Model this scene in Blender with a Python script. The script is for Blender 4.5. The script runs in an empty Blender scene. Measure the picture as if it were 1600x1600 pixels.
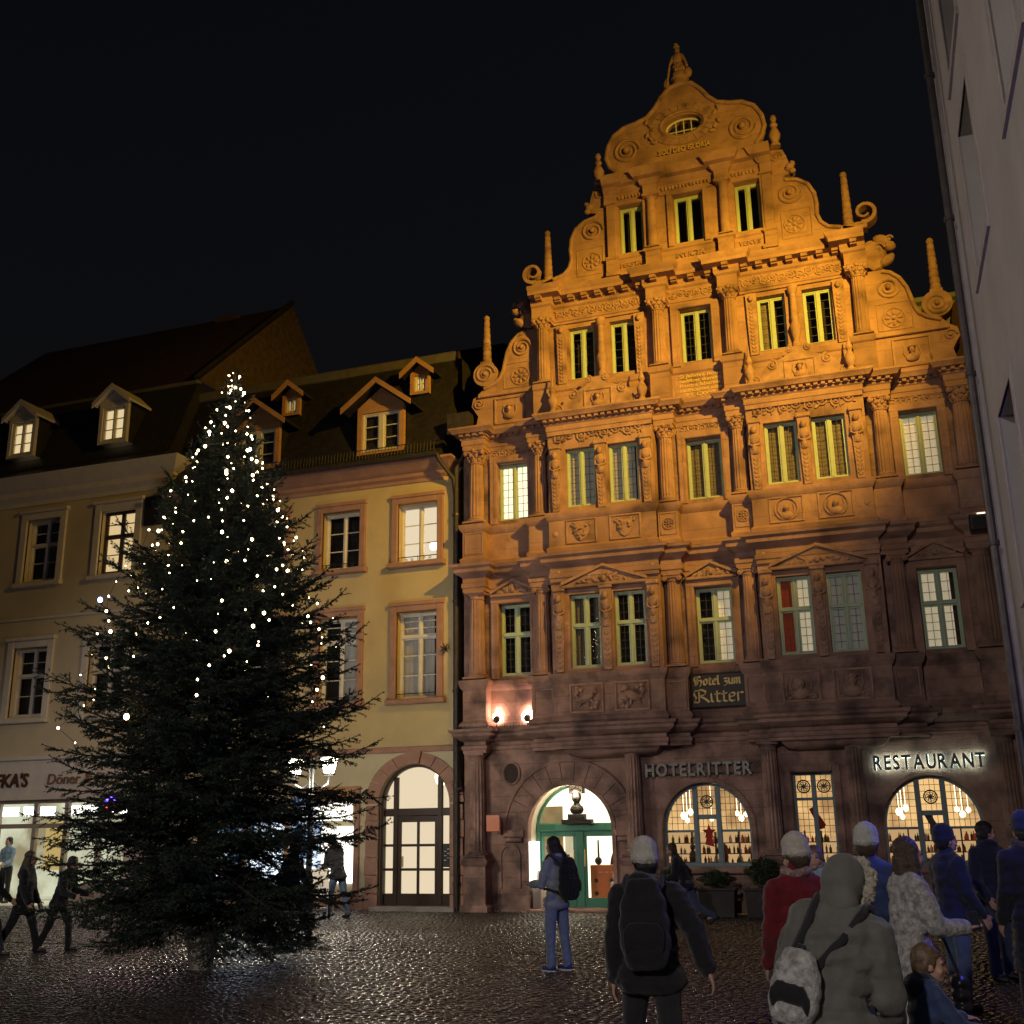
import bpy, bmesh, math, random
import numpy as np
from math import sin, cos, pi, radians, sqrt, atan2
from mathutils import Vector, Matrix, noise
random.seed(7); rng = np.random.default_rng(7)
SC = bpy.context.scene
COL = SC.collection

# ------------------------------------------------------------------ camera
CAM_H = 1.75
F_PX, PITCH, ROLL, YAW = 1741.0, radians(15.96), radians(-0.85), radians(-19.74)
fw = Vector((sin(YAW)*cos(PITCH), cos(YAW)*cos(PITCH), sin(PITCH)))
rt0 = Vector((cos(YAW), -sin(YAW), 0)); up0 = rt0.cross(fw)
rt = rt0*cos(ROLL)+up0*sin(ROLL); up = up0*cos(ROLL)-rt0*sin(ROLL)
cd = bpy.data.cameras.new('camera'); cam = bpy.data.objects.new('camera', cd); COL.objects.link(cam)
cd.sensor_width = 36; cd.lens = 36*F_PX/1600; cd.clip_start = 0.1; cd.clip_end = 600
cam.matrix_world = Matrix(((rt.x, up.x, -fw.x, 0), (rt.y, up.y, -fw.y, 0), (rt.z, up.z, -fw.z, CAM_H), (0, 0, 0, 1)))
SC.camera = cam

# ------------------------------------------------------------------ night sky
W = bpy.data.worlds.new('World'); SC.world = W; W.use_nodes = True
nt = W.node_tree; bg = nt.nodes['Background']
sky = nt.nodes.new('ShaderNodeTexSky'); sky.sky_type = 'NISHITA'; sky.sun_disc = False
sky.sun_elevation = radians(-3.6); sky.sun_rotation = radians(200); sky.altitude = 100
nt.links.new(sky.outputs[0], bg.inputs[0]); bg.inputs[1].default_value = 0.15
SC.view_settings.view_transform = 'Standard'; SC.view_settings.look = 'None'
SC.view_settings.exposure = 0.0; SC.view_settings.gamma = 1.0; SC.view_settings.use_curve_mapping = False
SC.render.resolution_x = 1024; SC.render.resolution_y = 1024

# ------------------------------------------------------------------ lamps of the square
def lamp(name, kind, loc, energy, color, target=None, **kw):
    ld = bpy.data.lights.new(name, kind); ld.energy = energy; ld.color = color
    for k, v in kw.items(): setattr(ld, k, v)
    o = bpy.data.objects.new(name, ld); COL.objects.link(o); o.location = loc
    if target is not None:
        o.rotation_euler = (Vector(target)-Vector(loc)).to_track_quat('-Z', 'Y').to_euler()
    return o
SODIUM = (1.0, 0.56, 0.05)
FLOOD_AT = (2.3, 15.55, 15.0)
lamp('floodlight_beam_gable', 'SPOT', FLOOD_AT, 5600, SODIUM, (-4.2, 25, 11.8), spot_size=radians(55), spot_blend=0.55, shadow_soft_size=0.09)
lamp('floodlight_beam_wide', 'SPOT', FLOOD_AT, 4300, SODIUM, (-4.0, 25, 14.5), spot_size=radians(88), spot_blend=1.0, shadow_soft_size=0.09)
lamp('floodlight_beam_street', 'SPOT', (2.5, 15.55, 15.3), 3500, SODIUM, (-12.8, 25, 10.8), spot_size=radians(50), spot_blend=0.75, shadow_soft_size=0.09)

# ------------------------------------------------------------------ helpers
ALL = []
def link(o, parent=None):
    COL.objects.link(o)
    if parent is not None: o.parent = parent
    return o
def tag(o, label, cat, group=None, kind=None):
    if label: o['label'] = label
    if cat: o['category'] = cat
    if group: o['group'] = group
    if kind: o['kind'] = kind
    return o
def empty(name, loc=(0, 0, 0), rz=0.0, label=None, cat=None, group=None):
    o = bpy.data.objects.new(name, None); COL.objects.link(o); o.location = loc; o.rotation_euler = (0, 0, rz)
    o.empty_display_size = 0.2
    return tag(o, label, cat, group)

class MB:
    """collects shapes in (u right, d towards the square, z up); y = -d"""
    def __init__(s): s.v = []; s.f = []
    def add(s, vs, fs):
        n = len(s.v); s.v.extend(vs); s.f.extend([tuple(i+n for i in f) for f in fs])
    def box(s, u0, u1, d0, d1, z0, z1, ch=0.0):
        if ch <= 0:
            s.add([(u0, -d0, z0), (u1, -d0, z0), (u1, -d1, z0), (u0, -d1, z0), (u0, -d0, z1), (u1, -d0, z1), (u1, -d1, z1), (u0, -d1, z1)],
                  [(0, 1, 2, 3), (7, 6, 5, 4), (1, 0, 4, 5), (3, 2, 6, 7), (0, 3, 7, 4), (2, 1, 5, 6)])
        else:
            a = ch
            s.add([(u0, -d0, z0), (u1, -d0, z0), (u1, -d0, z1), (u0, -d0, z1),
                   (u0, -(d1-a), z0), (u1, -(d1-a), z0), (u1, -(d1-a), z1), (u0, -(d1-a), z1),
                   (u0+a, -d1, z0+a), (u1-a, -d1, z0+a), (u1-a, -d1, z1-a), (u0+a, -d1, z1-a)],
                  [(3, 2, 1, 0), (0, 1, 5, 4), (1, 2, 6, 5), (2, 3, 7, 6), (3, 0, 4, 7),
                   (4, 5, 9, 8), (5, 6, 10, 9), (6, 7, 11, 10), (7, 4, 8, 11), (8, 9, 10, 11)])
    def prism(s, poly, d0, d1, ch=0.0):
        """polygon in (u,z), counter-clockwise seen from the square, extruded d0..d1"""
        a = sum(poly[i-1][0]*poly[i][1]-poly[i][0]*poly[i-1][1] for i in range(len(poly)))
        if a < 0: poly = poly[::-1]
        n = len(poly)
        vs = [(u, -d0, z) for u, z in poly]+[(u, -d1, z) for u, z in poly]
        s.add(vs, [tuple(range(n-1, -1, -1)), tuple(range(n, 2*n))]+[(i, (i+1) % n, n+(i+1) % n, n+i) for i in range(n)])
    def quad(s, a, b, c, d): s.add([a, b, c, d], [(0, 1, 2, 3)])
    def tube(s, pts, rad, seg=8, cap=True, flat=None):
        pts = [Vector(p) for p in pts]; n = len(pts)
        if not hasattr(rad, '__len__'): rad = [rad]*n
        vs = []; prev = None
        for i, p in enumerate(pts):
            t = (pts[min(i+1, n-1)]-pts[max(i-1, 0)])
            t = t.normalized() if t.length > 1e-9 else Vector((0, 0, 1))
            if prev is None:
                a = Vector((0, 0, 1)) if abs(t.z) < .9 else Vector((1, 0, 0)); x = t.cross(a).normalized()
            else:
                x = (prev-t*prev.dot(t))
                x = x.normalized() if x.length > 1e-6 else t.orthogonal().normalized()
            prev = x; y = t.cross(x)
            for k in range(seg):
                an = 2*pi*k/seg; q = p+(x*cos(an)+y*sin(an))*rad[i]; vs.append((q.x, q.y, q.z))
        fs = [(i*seg+k, i*seg+(k+1) % seg, (i+1)*seg+(k+1) % seg, (i+1)*seg+k) for i in range(n-1) for k in range(seg)]
        if cap: fs += [tuple(range(seg-1, -1, -1)), tuple(range((n-1)*seg, n*seg))]
        s.add(vs, fs)
    def lathe(s, prof, cu, cd_, seg=20, flute=0, fd=0.0, a0=0.0, a1=2*pi):
        """profile (r,z) about a vertical axis at (cu,cd_)"""
        full = abs(a1-a0-2*pi) < 1e-6; m = seg if full else seg+1
        vs = []
        for r, z in prof:
            for k in range(m):
                an = a0+(a1-a0)*k/seg
                rr = r
                if flute and fd: rr = r-fd*(0.5+0.5*cos(flute*an))
                vs.append((cu+rr*cos(an), -cd_+rr*sin(an), z))
        n = len(prof)
        fs = [(i*m+k, i*m+(k+1) % m, (i+1)*m+(k+1) % m, (i+1)*m+k) for i in range(n-1) for k in range(m if full else seg)]
        if full: fs += [tuple(range(m-1, -1, -1)), tuple(range((n-1)*m, n*m))]
        s.add(vs, fs)
    def ell(s, c, r, seg=10, ring=6, rot=None):
        vs = []; fs = []
        for i in range(1, ring):
            th = pi*i/ring
            for k in range(seg):
                an = 2*pi*k/seg; p = Vector((r[0]*sin(th)*cos(an), r[1]*sin(th)*sin(an), r[2]*cos(th)))
                if rot is not None: p = rot @ p
                vs.append((c[0]+p.x, c[1]+p.y, c[2]+p.z))
        t = Vector((0, 0, r[2])); b = Vector((0, 0, -r[2]))
        if rot is not None: t = rot @ t; b = rot @ b
        nt_ = len(vs); vs += [(c[0]+t.x, c[1]+t.y, c[2]+t.z), (c[0]+b.x, c[1]+b.y, c[2]+b.z)]
        for i in range(ring-2):
            for k in range(seg): fs.append((i*seg+k, (i+1)*seg+k, (i+1)*seg+(k+1) % seg, i*seg+(k+1) % seg))
        for k in range(seg):
            fs.append((nt_, k, (k+1) % seg)); fs.append((nt_+1, (ring-2)*seg+(k+1) % seg, (ring-2)*seg+k))
        s.add(vs, fs)
    def e(s, u, d, z, ru, rd, rz, rot=0.0, seg=9, ring=6):
        """ellipsoid in facade coordinates, rotated in the facade plane"""
        s.ell((u, -d, z), (ru, rd, rz), seg, ring, Matrix.Rotation(-rot, 3, 'Y') if rot else None)
    def cap(s, p0, p1, r0, r1, seg=10, hemi=3):
        p0 = Vector(p0); p1 = Vector(p1); t = (p1-p0); L = t.length
        t = t/L if L > 1e-6 else Vector((0, 0, 1))
        pts = []; rad = []
        for i in range(hemi+1):
            a = (pi/2)*(1-i/hemi); pts.append(p0-t*r0*sin(a)); rad.append(max(r0*cos(a), 1e-4))
        for i in range(hemi+1):
            a = (pi/2)*(i/hemi); pts.append(p1+t*r1*sin(a)); rad.append(max(r1*cos(a), 1e-4))
        if L < 1e-6: pts[hemi+1] = p0+t*1e-4
        s.tube(pts, rad, seg)
    def sweep(s, path, prof, caps=True):
        """closed-back moulding: path (u,d) left to right, profile (offset,z) bottom to top"""
        n = len(path); m = len(prof); nr = []
        for i in range(n):
            ns = []
            for a, b in ((i-1, i), (i, i+1)):
                if a >= 0 and b < n:
                    du, dd = path[b][0]-path[a][0], path[b][1]-path[a][1]; L = sqrt(du*du+dd*dd); ns.append((-dd/L, du/L))
            if len(ns) == 1: nr.append(ns[0])
            else:
                k = 1+ns[0][0]*ns[1][0]+ns[0][1]*ns[1][1]; nr.append(((ns[0][0]+ns[1][0])/k, (ns[0][1]+ns[1][1])/k))
        vs = [(path[i][0]+nr[i][0]*o, -(path[i][1]+nr[i][1]*o), z) for i in range(n) for o, z in prof]
        fs = [(i*m+j, (i+1)*m+j, (i+1)*m+j+1, i*m+j+1) for i in range(n-1) for j in range(m-1)]
        if caps: fs += [tuple(range(m)), tuple(range(n*m-1, (n-1)*m-1, -1))]
        s.add(vs, fs)
    def spiral(s, u, z, d, r, turns=2.0, a0=0.0, sgn=1, th=0.02, r_in=0.12, seg=6, n=None):
        n = n or int(14*turns)+4; pts = []; rad = []
        for i in range(n+1):
            t = i/n; rr = r*(1-t*(1-r_in)); a = a0+sgn*2*pi*turns*t
            pts.append((u+rr*cos(a), -d, z+rr*sin(a))); rad.append(th*(1-.45*t))
        s.tube(pts, rad, seg)
        s.e(u, d, z, th*1.5, th*1.3, th*1.5)
    def ring(s, u, z, d, r, th, seg=20, rz=None):
        rz = rz or r
        s.tube([(u+r*cos(2*pi*i/seg), -d, z+rz*sin(2*pi*i/seg)) for i in range(seg+1)], th, 6, cap=False)
    def mirror(s):
        o = MB(); o.v = s.v+[(-x, y, z) for x, y, z in s.v]; n = len(s.v)
        o.f = s.f+[tuple(i+n for i in f[::-1]) for f in s.f]; return o
    def mesh(s, name, mat=None, smooth=35):
        me = bpy.data.meshes.new(name); me.from_pydata(s.v, [], s.f); me.update()
        if mat is not None: me.materials.append(mat)
        if smooth:
            me.polygons.foreach_set('use_smooth', [True]*len(me.polygons))
            try: me.set_sharp_from_angle(angle=radians(smooth))
            except Exception: pass
        return me
    def build(s, name, mat=None, parent=None, smooth=35):
        return link(bpy.data.objects.new(name, s.mesh(name, mat, smooth)), parent)

def steps(segs):
    """[(u0,u1,d)...] contiguous -> polyline"""
    out = []
    for u0, u1, d in segs:
        for p in ((u0, d), (u1, d)):
            if not out or abs(out[-1][0]-p[0])+abs(out[-1][1]-p[1]) > 1e-6: out.append(p)
    res = [out[0]]
    for i in range(1, len(out)-1):
        a, b, c = res[-1], out[i], out[i+1]
        if abs((b[0]-a[0])*(c[1]-b[1])-(b[1]-a[1])*(c[0]-b[0])) > 1e-9: res.append(b)
    res.append(out[-1]); return res
def sym(segs):
    """right half [(u0,u1,d)] from the axis outwards -> full"""
    l = [(-b, -a, d) for a, b, d in segs[::-1]]
    m = l[:-1]+[(l[-1][0], segs[0][1], segs[0][2])]+segs[1:]
    return steps(m)

def wall_holes(mb, u0, u1, z0, z1, d, holes, th=0.35, arches=()):
    """front face with rectangular holes and reveals; arches = (u,z_bottom,half_width,z_spring,rise)"""
    rects = list(holes)+[(a[0]-a[2], a[0]+a[2], a[1], a[3]+a[4]) for a in arches]
    us = sorted({u0, u1, *[h[0] for h in rects], *[h[1] for h in rects]}); zs = sorted({z0, z1, *[h[2] for h in rects], *[h[3] for h in rects]})
    us = [u for u in us if u0-1e-6 <= u <= u1+1e-6]; zs = [z for z in zs if z0-1e-6 <= z <= z1+1e-6]
    for i in range(len(us)-1):
        for j in range(len(zs)-1):
            cu, cz = (us[i]+us[i+1])/2, (zs[j]+zs[j+1])/2
            if any(h[0] < cu < h[1] and h[2] < cz < h[3] for h in rects): continue
            mb.quad((us[i], -d, zs[j]), (us[i+1], -d, zs[j]), (us[i+1], -d, zs[j+1]), (us[i], -d, zs[j+1]))
    b = d-th
    for h in holes:
        a0, a1, c0, c1 = h
        mb.quad((a0, -d, c0), (a0, -d, c1), (a0, -b, c1), (a0, -b, c0)); mb.quad((a1, -d, c1), (a1, -d, c0), (a1, -b, c0), (a1, -b, c1))
        mb.quad((a0, -d, c1), (a1, -d, c1), (a1, -b, c1), (a0, -b, c1)); mb.quad((a1, -d, c0), (a0, -d, c0), (a0, -b, c0), (a1, -b, c0))
    for (u, zb, hw, zs_, rise) in arches:
        N = 20; pts = [(u-hw*cos(pi*i/N), zs_+rise*sin(pi*i/N)) for i in range(N+1)]; top = zs_+rise
        for i in range(N):
            (x0, y0), (x1, y1) = pts[i], pts[i+1]
            mb.quad((x0, -d, y0), (x1, -d, y1), (x1, -d, top), (x0, -d, top))
            mb.quad((x0, -b, y0), (x1, -b, y1), (x1, -d, y1), (x0, -d, y0))
        mb.quad((u-hw, -d, zb), (u-hw, -d, zs_), (u-hw, -b, zs_), (u-hw, -b, zb)); mb.quad((u+hw, -d, zs_), (u+hw, -d, zb), (u+hw, -b, zb), (u+hw, -b, zs_))
        mb.quad((u+hw, -d, zb), (u-hw, -d, zb), (u-hw, -b, zb), (u+hw, -b, zb))
    # outer returns
    mb.quad((u0, -d, z0), (u0, -d, z1), (u0, -b, z1), (u0, -b, z0)); mb.quad((u1, -d, z1), (u1, -d, z0), (u1, -b, z0), (u1, -b, z1))
    mb.quad((u0, -d, z1), (u1, -d, z1), (u1, -b, z1), (u0, -b, z1))

def text_mesh(name, body, size, mat, parent, loc, depth=0.02, bold=0.0, shear=0.0, sx=1.0, width=None, align='LEFT'):
    cu = bpy.data.curves.new(name, 'FONT'); cu.body = body; cu.size = size; cu.extrude = depth/2; cu.offset = bold; cu.shear = shear; cu.align_x = align
    cu.resolution_u = 3
    o = bpy.data.objects.new(name, cu); COL.objects.link(o)
    dg = bpy.context.evaluated_depsgraph_get(); me = bpy.data.meshes.new_from_object(o.evaluated_get(dg))
    bpy.data.objects.remove(o); bpy.data.curves.remove(cu)
    if width:
        xs = [v.co.x for v in me.vertices]; k = width/(max(xs)-min(xs)); x0 = min(xs)
        for v in me.vertices: v.co.x = (v.co.x-x0)*k
    me.name = name; me.materials.clear(); me.materials.append(mat)
    o = bpy.data.objects.new(name, me); link(o, parent); o.location = loc; o.rotation_euler = (pi/2, 0, 0); o.scale = (sx, 1, 1)
    return o
# ------------------------------------------------------------------ materials
def mat(name, base, rough=0.7, var=0.0, vscale=3.0, bump=0.0, bscale=40.0, spec=0.5, metal=0.0, dark=None, dscale=0.6, dthr=(0.5, 0.7), emit=None, estr=0.0, rvar=0.0, coat=0.0, stretch=None, sheen=0.0, joints=None):
    m = bpy.data.materials.new(name); m.use_nodes = True; n = m.node_tree.nodes; L = m.node_tree.links
    b = n['Principled BSDF']; b.inputs['Base Color'].default_value = (*base, 1); b.inputs['Roughness'].default_value = rough
    b.inputs['Specular IOR Level'].default_value = spec; b.inputs['Metallic'].default_value = metal
    if coat: b.inputs['Coat Weight'].default_value = coat
    if sheen: b.inputs['Sheen Weight'].default_value = sheen
    tc = n.new('ShaderNodeTexCoord'); vec = tc.outputs['Object']
    if stretch:
        mp = n.new('ShaderNodeMapping'); mp.inputs['Scale'].default_value = stretch; L.new(vec, mp.inputs[0]); vec = mp.outputs[0]
    col = None
    if var or dark:
        t = n.new('ShaderNodeTexNoise'); t.inputs['Scale'].default_value = vscale; t.inputs['Detail'].default_value = 6; t.inputs['Roughness'].default_value = .6; L.new(vec, t.inputs['Vector'])
        r = n.new('ShaderNodeValToRGB'); r.color_ramp.elements[0].position = .3; r.color_ramp.elements[1].position = .72
        r.color_ramp.elements[0].color = (*[max(0, c*(1-var)) for c in base], 1); r.color_ramp.elements[1].color = (*[min(1, c*(1+var)) for c in base], 1)
        L.new(t.outputs['Fac'], r.inputs[0]); col = r.outputs[0]
        if dark:
            t2 = n.new('ShaderNodeTexNoise'); t2.inputs['Scale'].default_value = dscale; t2.inputs['Detail'].default_value = 5; L.new(vec, t2.inputs['Vector'])
            r2 = n.new('ShaderNodeValToRGB'); r2.color_ramp.elements[0].position = dthr[0]; r2.color_ramp.elements[1].position = dthr[1]
            mx = n.new('ShaderNodeMix'); mx.data_type = 'RGBA'; L.new(t2.outputs['Fac'], r2.inputs[0]); L.new(r2.outputs[0], mx.inputs['Factor'])
            L.new(col, mx.inputs['A']); mx.inputs['B'].default_value = (*dark, 1); col = mx.outputs['Result']
        L.new(col, b.inputs['Base Color'])
    if rvar:
        t3 = n.new('ShaderNodeTexNoise'); t3.inputs['Scale'].default_value = vscale*2; L.new(vec, t3.inputs['Vector'])
        mr = n.new('ShaderNodeMapRange'); mr.inputs['To Min'].default_value = max(.02, rough-rvar); mr.inputs['To Max'].default_value = min(1, rough+rvar); L.new(t3.outputs['Fac'], mr.inputs['Value']); L.new(mr.outputs[0], b.inputs['Roughness'])
    if bump:
        t4 = n.new('ShaderNodeTexNoise'); t4.inputs['Scale'].default_value = bscale; t4.inputs['Detail'].default_value = 4; L.new(vec, t4.inputs['Vector'])
        bp = n.new('ShaderNodeBump'); bp.inputs['Strength'].default_value = bump; bp.inputs['Distance'].default_value = 0.02; hgt = t4.outputs['Fac']
        if joints:      # fine courses of the ashlar, seen only as hairline joints
            sx = n.new('ShaderNodeSeparateXYZ'); cx = n.new('ShaderNodeCombineXYZ'); L.new(tc.outputs['Object'], sx.inputs[0]); L.new(sx.outputs['X'], cx.inputs['X']); L.new(sx.outputs['Z'], cx.inputs['Y'])
            br = n.new('ShaderNodeTexBrick'); br.inputs['Scale'].default_value = 1.0; br.inputs['Brick Width'].default_value = joints[0]; br.inputs['Row Height'].default_value = joints[1]; br.inputs['Mortar Size'].default_value = .007; br.inputs['Mortar Smooth'].default_value = .3; L.new(cx.outputs[0], br.inputs['Vector'])
            sb = n.new('ShaderNodeMath'); sb.operation = 'MULTIPLY_ADD'; L.new(br.outputs['Fac'], sb.inputs[0]); sb.inputs[1].default_value = -.9; L.new(hgt, sb.inputs[2]); hgt = sb.outputs[0]
        L.new(hgt, bp.inputs['Height']); L.new(bp.outputs[0], b.inputs['Normal'])
    if emit:
        b.inputs['Emission Color'].default_value = (*emit, 1); b.inputs['Emission Strength'].default_value = estr
    return m
def glow(name, color, strength, blotch=None, bscale=3.0, lo=0.35, small=False):
    """light coming out of a lit room; blotch = colour of the things standing in it"""
    m = bpy.data.materials.new(name); m.use_nodes = True; n = m.node_tree.nodes; L = m.node_tree.links
    if small: m.cycles.emission_sampling = 'NONE'
    n.remove(n['Principled BSDF']); e = n.new('ShaderNodeEmission'); e.inputs[0].default_value = (*color, 1); e.inputs[1].default_value = strength
    L.new(e.outputs[0], n['Material Output'].inputs[0])
    if blotch:
        tc = n.new('ShaderNodeTexCoord'); t = n.new('ShaderNodeTexNoise'); t.inputs['Scale'].default_value = bscale; t.inputs['Detail'].default_value = 5; L.new(tc.outputs['Object'], t.inputs['Vector'])
        r = n.new('ShaderNodeValToRGB'); r.color_ramp.elements[0].position = .38; r.color_ramp.elements[1].position = .62
        r.color_ramp.elements[0].color = (*[c*lo for c in blotch], 1); r.color_ramp.elements[1].color = (*color, 1); L.new(t.outputs['Fac'], r.inputs[0]); L.new(r.outputs[0], e.inputs[0])
    return m
def glass_mat(name, tint=(1, 1, 1), rough=0.02, wob=0.08):
    m = bpy.data.materials.new(name); m.use_nodes = True; n = m.node_tree.nodes; L = m.node_tree.links
    n.remove(n['Principled BSDF']); t = n.new('ShaderNodeBsdfTransparent'); t.inputs[0].default_value = (*tint, 1)
    g = n.new('ShaderNodeBsdfGlossy'); g.inputs['Roughness'].default_value = rough
    fr = n.new('ShaderNodeFresnel'); fr.inputs[0].default_value = 1.5
    ge = n.new('ShaderNodeNewGeometry'); ml = n.new('ShaderNodeMath'); ml.operation = 'MULTIPLY_ADD'; L.new(ge.outputs['Backfacing'], ml.inputs[0]); ml.inputs[1].default_value = -1; ml.inputs[2].default_value = 1
    m2 = n.new('ShaderNodeMath'); m2.operation = 'MULTIPLY'; L.new(fr.outputs[0], m2.inputs[0]); L.new(ml.outputs[0], m2.inputs[1])   # only the outer face of a pane mirrors
    mx = n.new('ShaderNodeMixShader'); L.new(m2.outputs[0], mx.inputs[0]); L.new(t.outputs[0], mx.inputs[1]); L.new(g.outputs[0], mx.inputs[2]); L.new(mx.outputs[0], n['Material Output'].inputs[0])
    tc = n.new('ShaderNodeTexCoord'); no = n.new('ShaderNodeTexNoise'); no.inputs['Scale'].default_value = 2.5; L.new(tc.outputs['Object'], no.inputs['Vector'])
    bp = n.new('ShaderNodeBump'); bp.inputs['Strength'].default_value = wob; L.new(no.outputs['Fac'], bp.inputs['Height']); L.new(bp.outputs[0], g.inputs['Normal'])
    return m
M = {}
M['stone'] = mat('red_sandstone', (.42, .25, .185), .85, .3, 2.6, .8, 45, .25, dark=(.15, .09, .075), dscale=1.3, dthr=(.5, .72), joints=(.95, .42))
M['stone2'] = mat('red_sandstone_carved', (.43, .265, .195), .85, .28, 6.0, .8, 60, .25, dark=(.18, .11, .085), dscale=3.0, dthr=(.5, .72))
M['stone_worn'] = mat('red_sandstone_weathered', (.36, .22, .175), .85, .35, 2.2, .9, 38, .25, dark=(.13, .085, .075), dscale=1.8, dthr=(.45, .68), joints=(.8, .36))
M['stone_pink'] = mat('pink_sandstone_trim', (.4, .23, .17), .8, .18, 3, .4, 60, .25)
M['plaster_y'] = mat('ochre_plaster', (.56, .45, .24), .9, .1, 1.2, .25, 80, .2, dark=(.42, .34, .2), dscale=.5, dthr=(.55, .8))
M['plaster_y2'] = mat('pale_ochre_plaster', (.6, .54, .36), .9, .08, 1.5, .25, 80, .2)
M['plaster_c'] = mat('cream_plaster', (.55, .47, .31), .9, .1, .9, .25, 80, .2, dark=(.45, .38, .27), dscale=.4, dthr=(.5, .8))
M['plaster_g'] = mat('grey_plaster', (.36, .33, .31), .9, .12, .8, .3, 60, .2, dark=(.27, .25, .24), dscale=.45, dthr=(.5, .75))
M['trim_w'] = mat('off_white_trim', (.6, .55, .47), .7, .1, 3, .2, 60, .3)
M['trim_g'] = mat('grey_stone_trim', (.33, .29, .27), .8, .15, 3, .3, 60, .3)
M['green'] = mat('pale_green_paint', (.42, .52, .36), .45, .08, 6, .05, 90, .4)
M['green_d'] = mat('bottle_green_paint', (.05, .2, .13), .4, .1, 6, .05, 90, .4)
M['blue_g'] = mat('grey_blue_paint', (.16, .24, .27), .45, .1, 6, .05, 90, .4)
M['white_p'] = mat('white_window_paint', (.7, .67, .58), .5, .06, 6, .05, 90, .4)
M['brown'] = mat('dark_brown_wood', (.05, .028, .02), .45, .3, 8, .15, 40, .4, stretch=(6, 6, 1))
M['slate'] = mat('dark_slate', (.022, .02, .02), .6, .4, 6, .5, 25, .4)
M['tile'] = mat('old_roof_tile', (.05, .025, .019), .8, .4, 6, .7, 22, .3)
M['rubble'] = mat('rubble_gable', (.1, .07, .045), .9, .4, 5, .5, 14, .2)
M['copper'] = mat('dull_copper_pipe', (.07, .06, .055), .5, .3, 8, .1, 40, .5, metal=.4)
M['iron'] = mat('black_iron', (.02, .02, .022), .5, .2, 10, .1, 60, .5)
M['lead'] = mat('lead_came', (.05, .05, .05), .6)
M['gold'] = mat('gilt_letter', (.72, .5, .17), .45, .15, 12, .1, 60, .5, metal=.15)
M['sign_k'] = mat('black_sign_board', (.035, .028, .02), .5, .3, 9, .1, 50, .4)
M['letter_g'] = mat('grey_metal_letter', (.22, .22, .19), .45, .15, 9, .05, 50, .5, metal=.3)
M['letter_d'] = mat('dark_metal_letter', (.05, .065, .055), .5, .15, 9, .05, 50, .5)
M['dark_room'] = mat('unlit_room', (.022, .017, .013), .9, .5, 2)
M['glass'] = glass_mat('window_glass')
M['curtain'] = mat('net_curtain', (.2, .17, .13), .9, .15, 4, .2, 30, .2, stretch=(8, 1, .4))
M['curtain_lit'] = mat('lit_net_curtain', (.6, .55, .44), .9, .15, 4, .2, 30, .2, emit=(.75, .63, .42), estr=.4, stretch=(8, 1, .4))  # room light behind the cloth put in as emission
M['curtain_dim'] = mat('dimly_lit_net_curtain', (.3, .28, .25), .9, .15, 4, .2, 30, .2, emit=(.5, .47, .4), estr=.1, stretch=(8, 1, .4))  # faint room light put in as weak emission
M['curtain_red'] = mat('lit_red_curtain', (.3, .05, .025), .9, .2, 4, .2, 30, .2, emit=(.5, .08, .03), estr=.07, stretch=(8, 1, .4))  # red cloth; room light behind it put in as weak emission
M['lit_white'] = glow('lit_room_white', (1.0, .86, .55), 1.5, small=True)
M['lit_warm'] = glow('lit_room_warm', (1.0, .72, .36), .75, small=True)
M['lit_cream'] = glow('lit_room_cream', (1.0, .74, .42), .55, small=True)
M['lit_dorm'] = glow('lit_attic', (1.0, .78, .42), .8, small=True)
M['lit_rest'] = glow('lit_restaurant', (1.0, .62, .25), .95, (.9, .5, .2), 1.3, .5, small=True)
M['lit_bar'] = glow('lit_bar_shelves', (1.0, .62, .28), .55, small=True)
M['lit_hall'] = glow('lit_hall', (1.0, .82, .56), .85)
M['lobby'] = glow('lit_lobby', (1.0, .88, .62), 2.0)
M['lampglow'] = glow('lamp_glow', (1.0, .85, .55), 4.0, small=True)
M['spotglow'] = glow('ledge_lamp_glow', (1.0, .6, .42), 22.0)
M['sheet'] = mat('pale_painted_wall', (.6, .55, .42), .9, .1, 2)
M['kerb'] = mat('dull_lead_kerb', (.12, .11, .09), .7, .2, 4, .2, 40, .3)
M['bronze'] = mat('dark_bronze', (.03, .026, .022), .7, .3, 8, .2, 40, .3)
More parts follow.
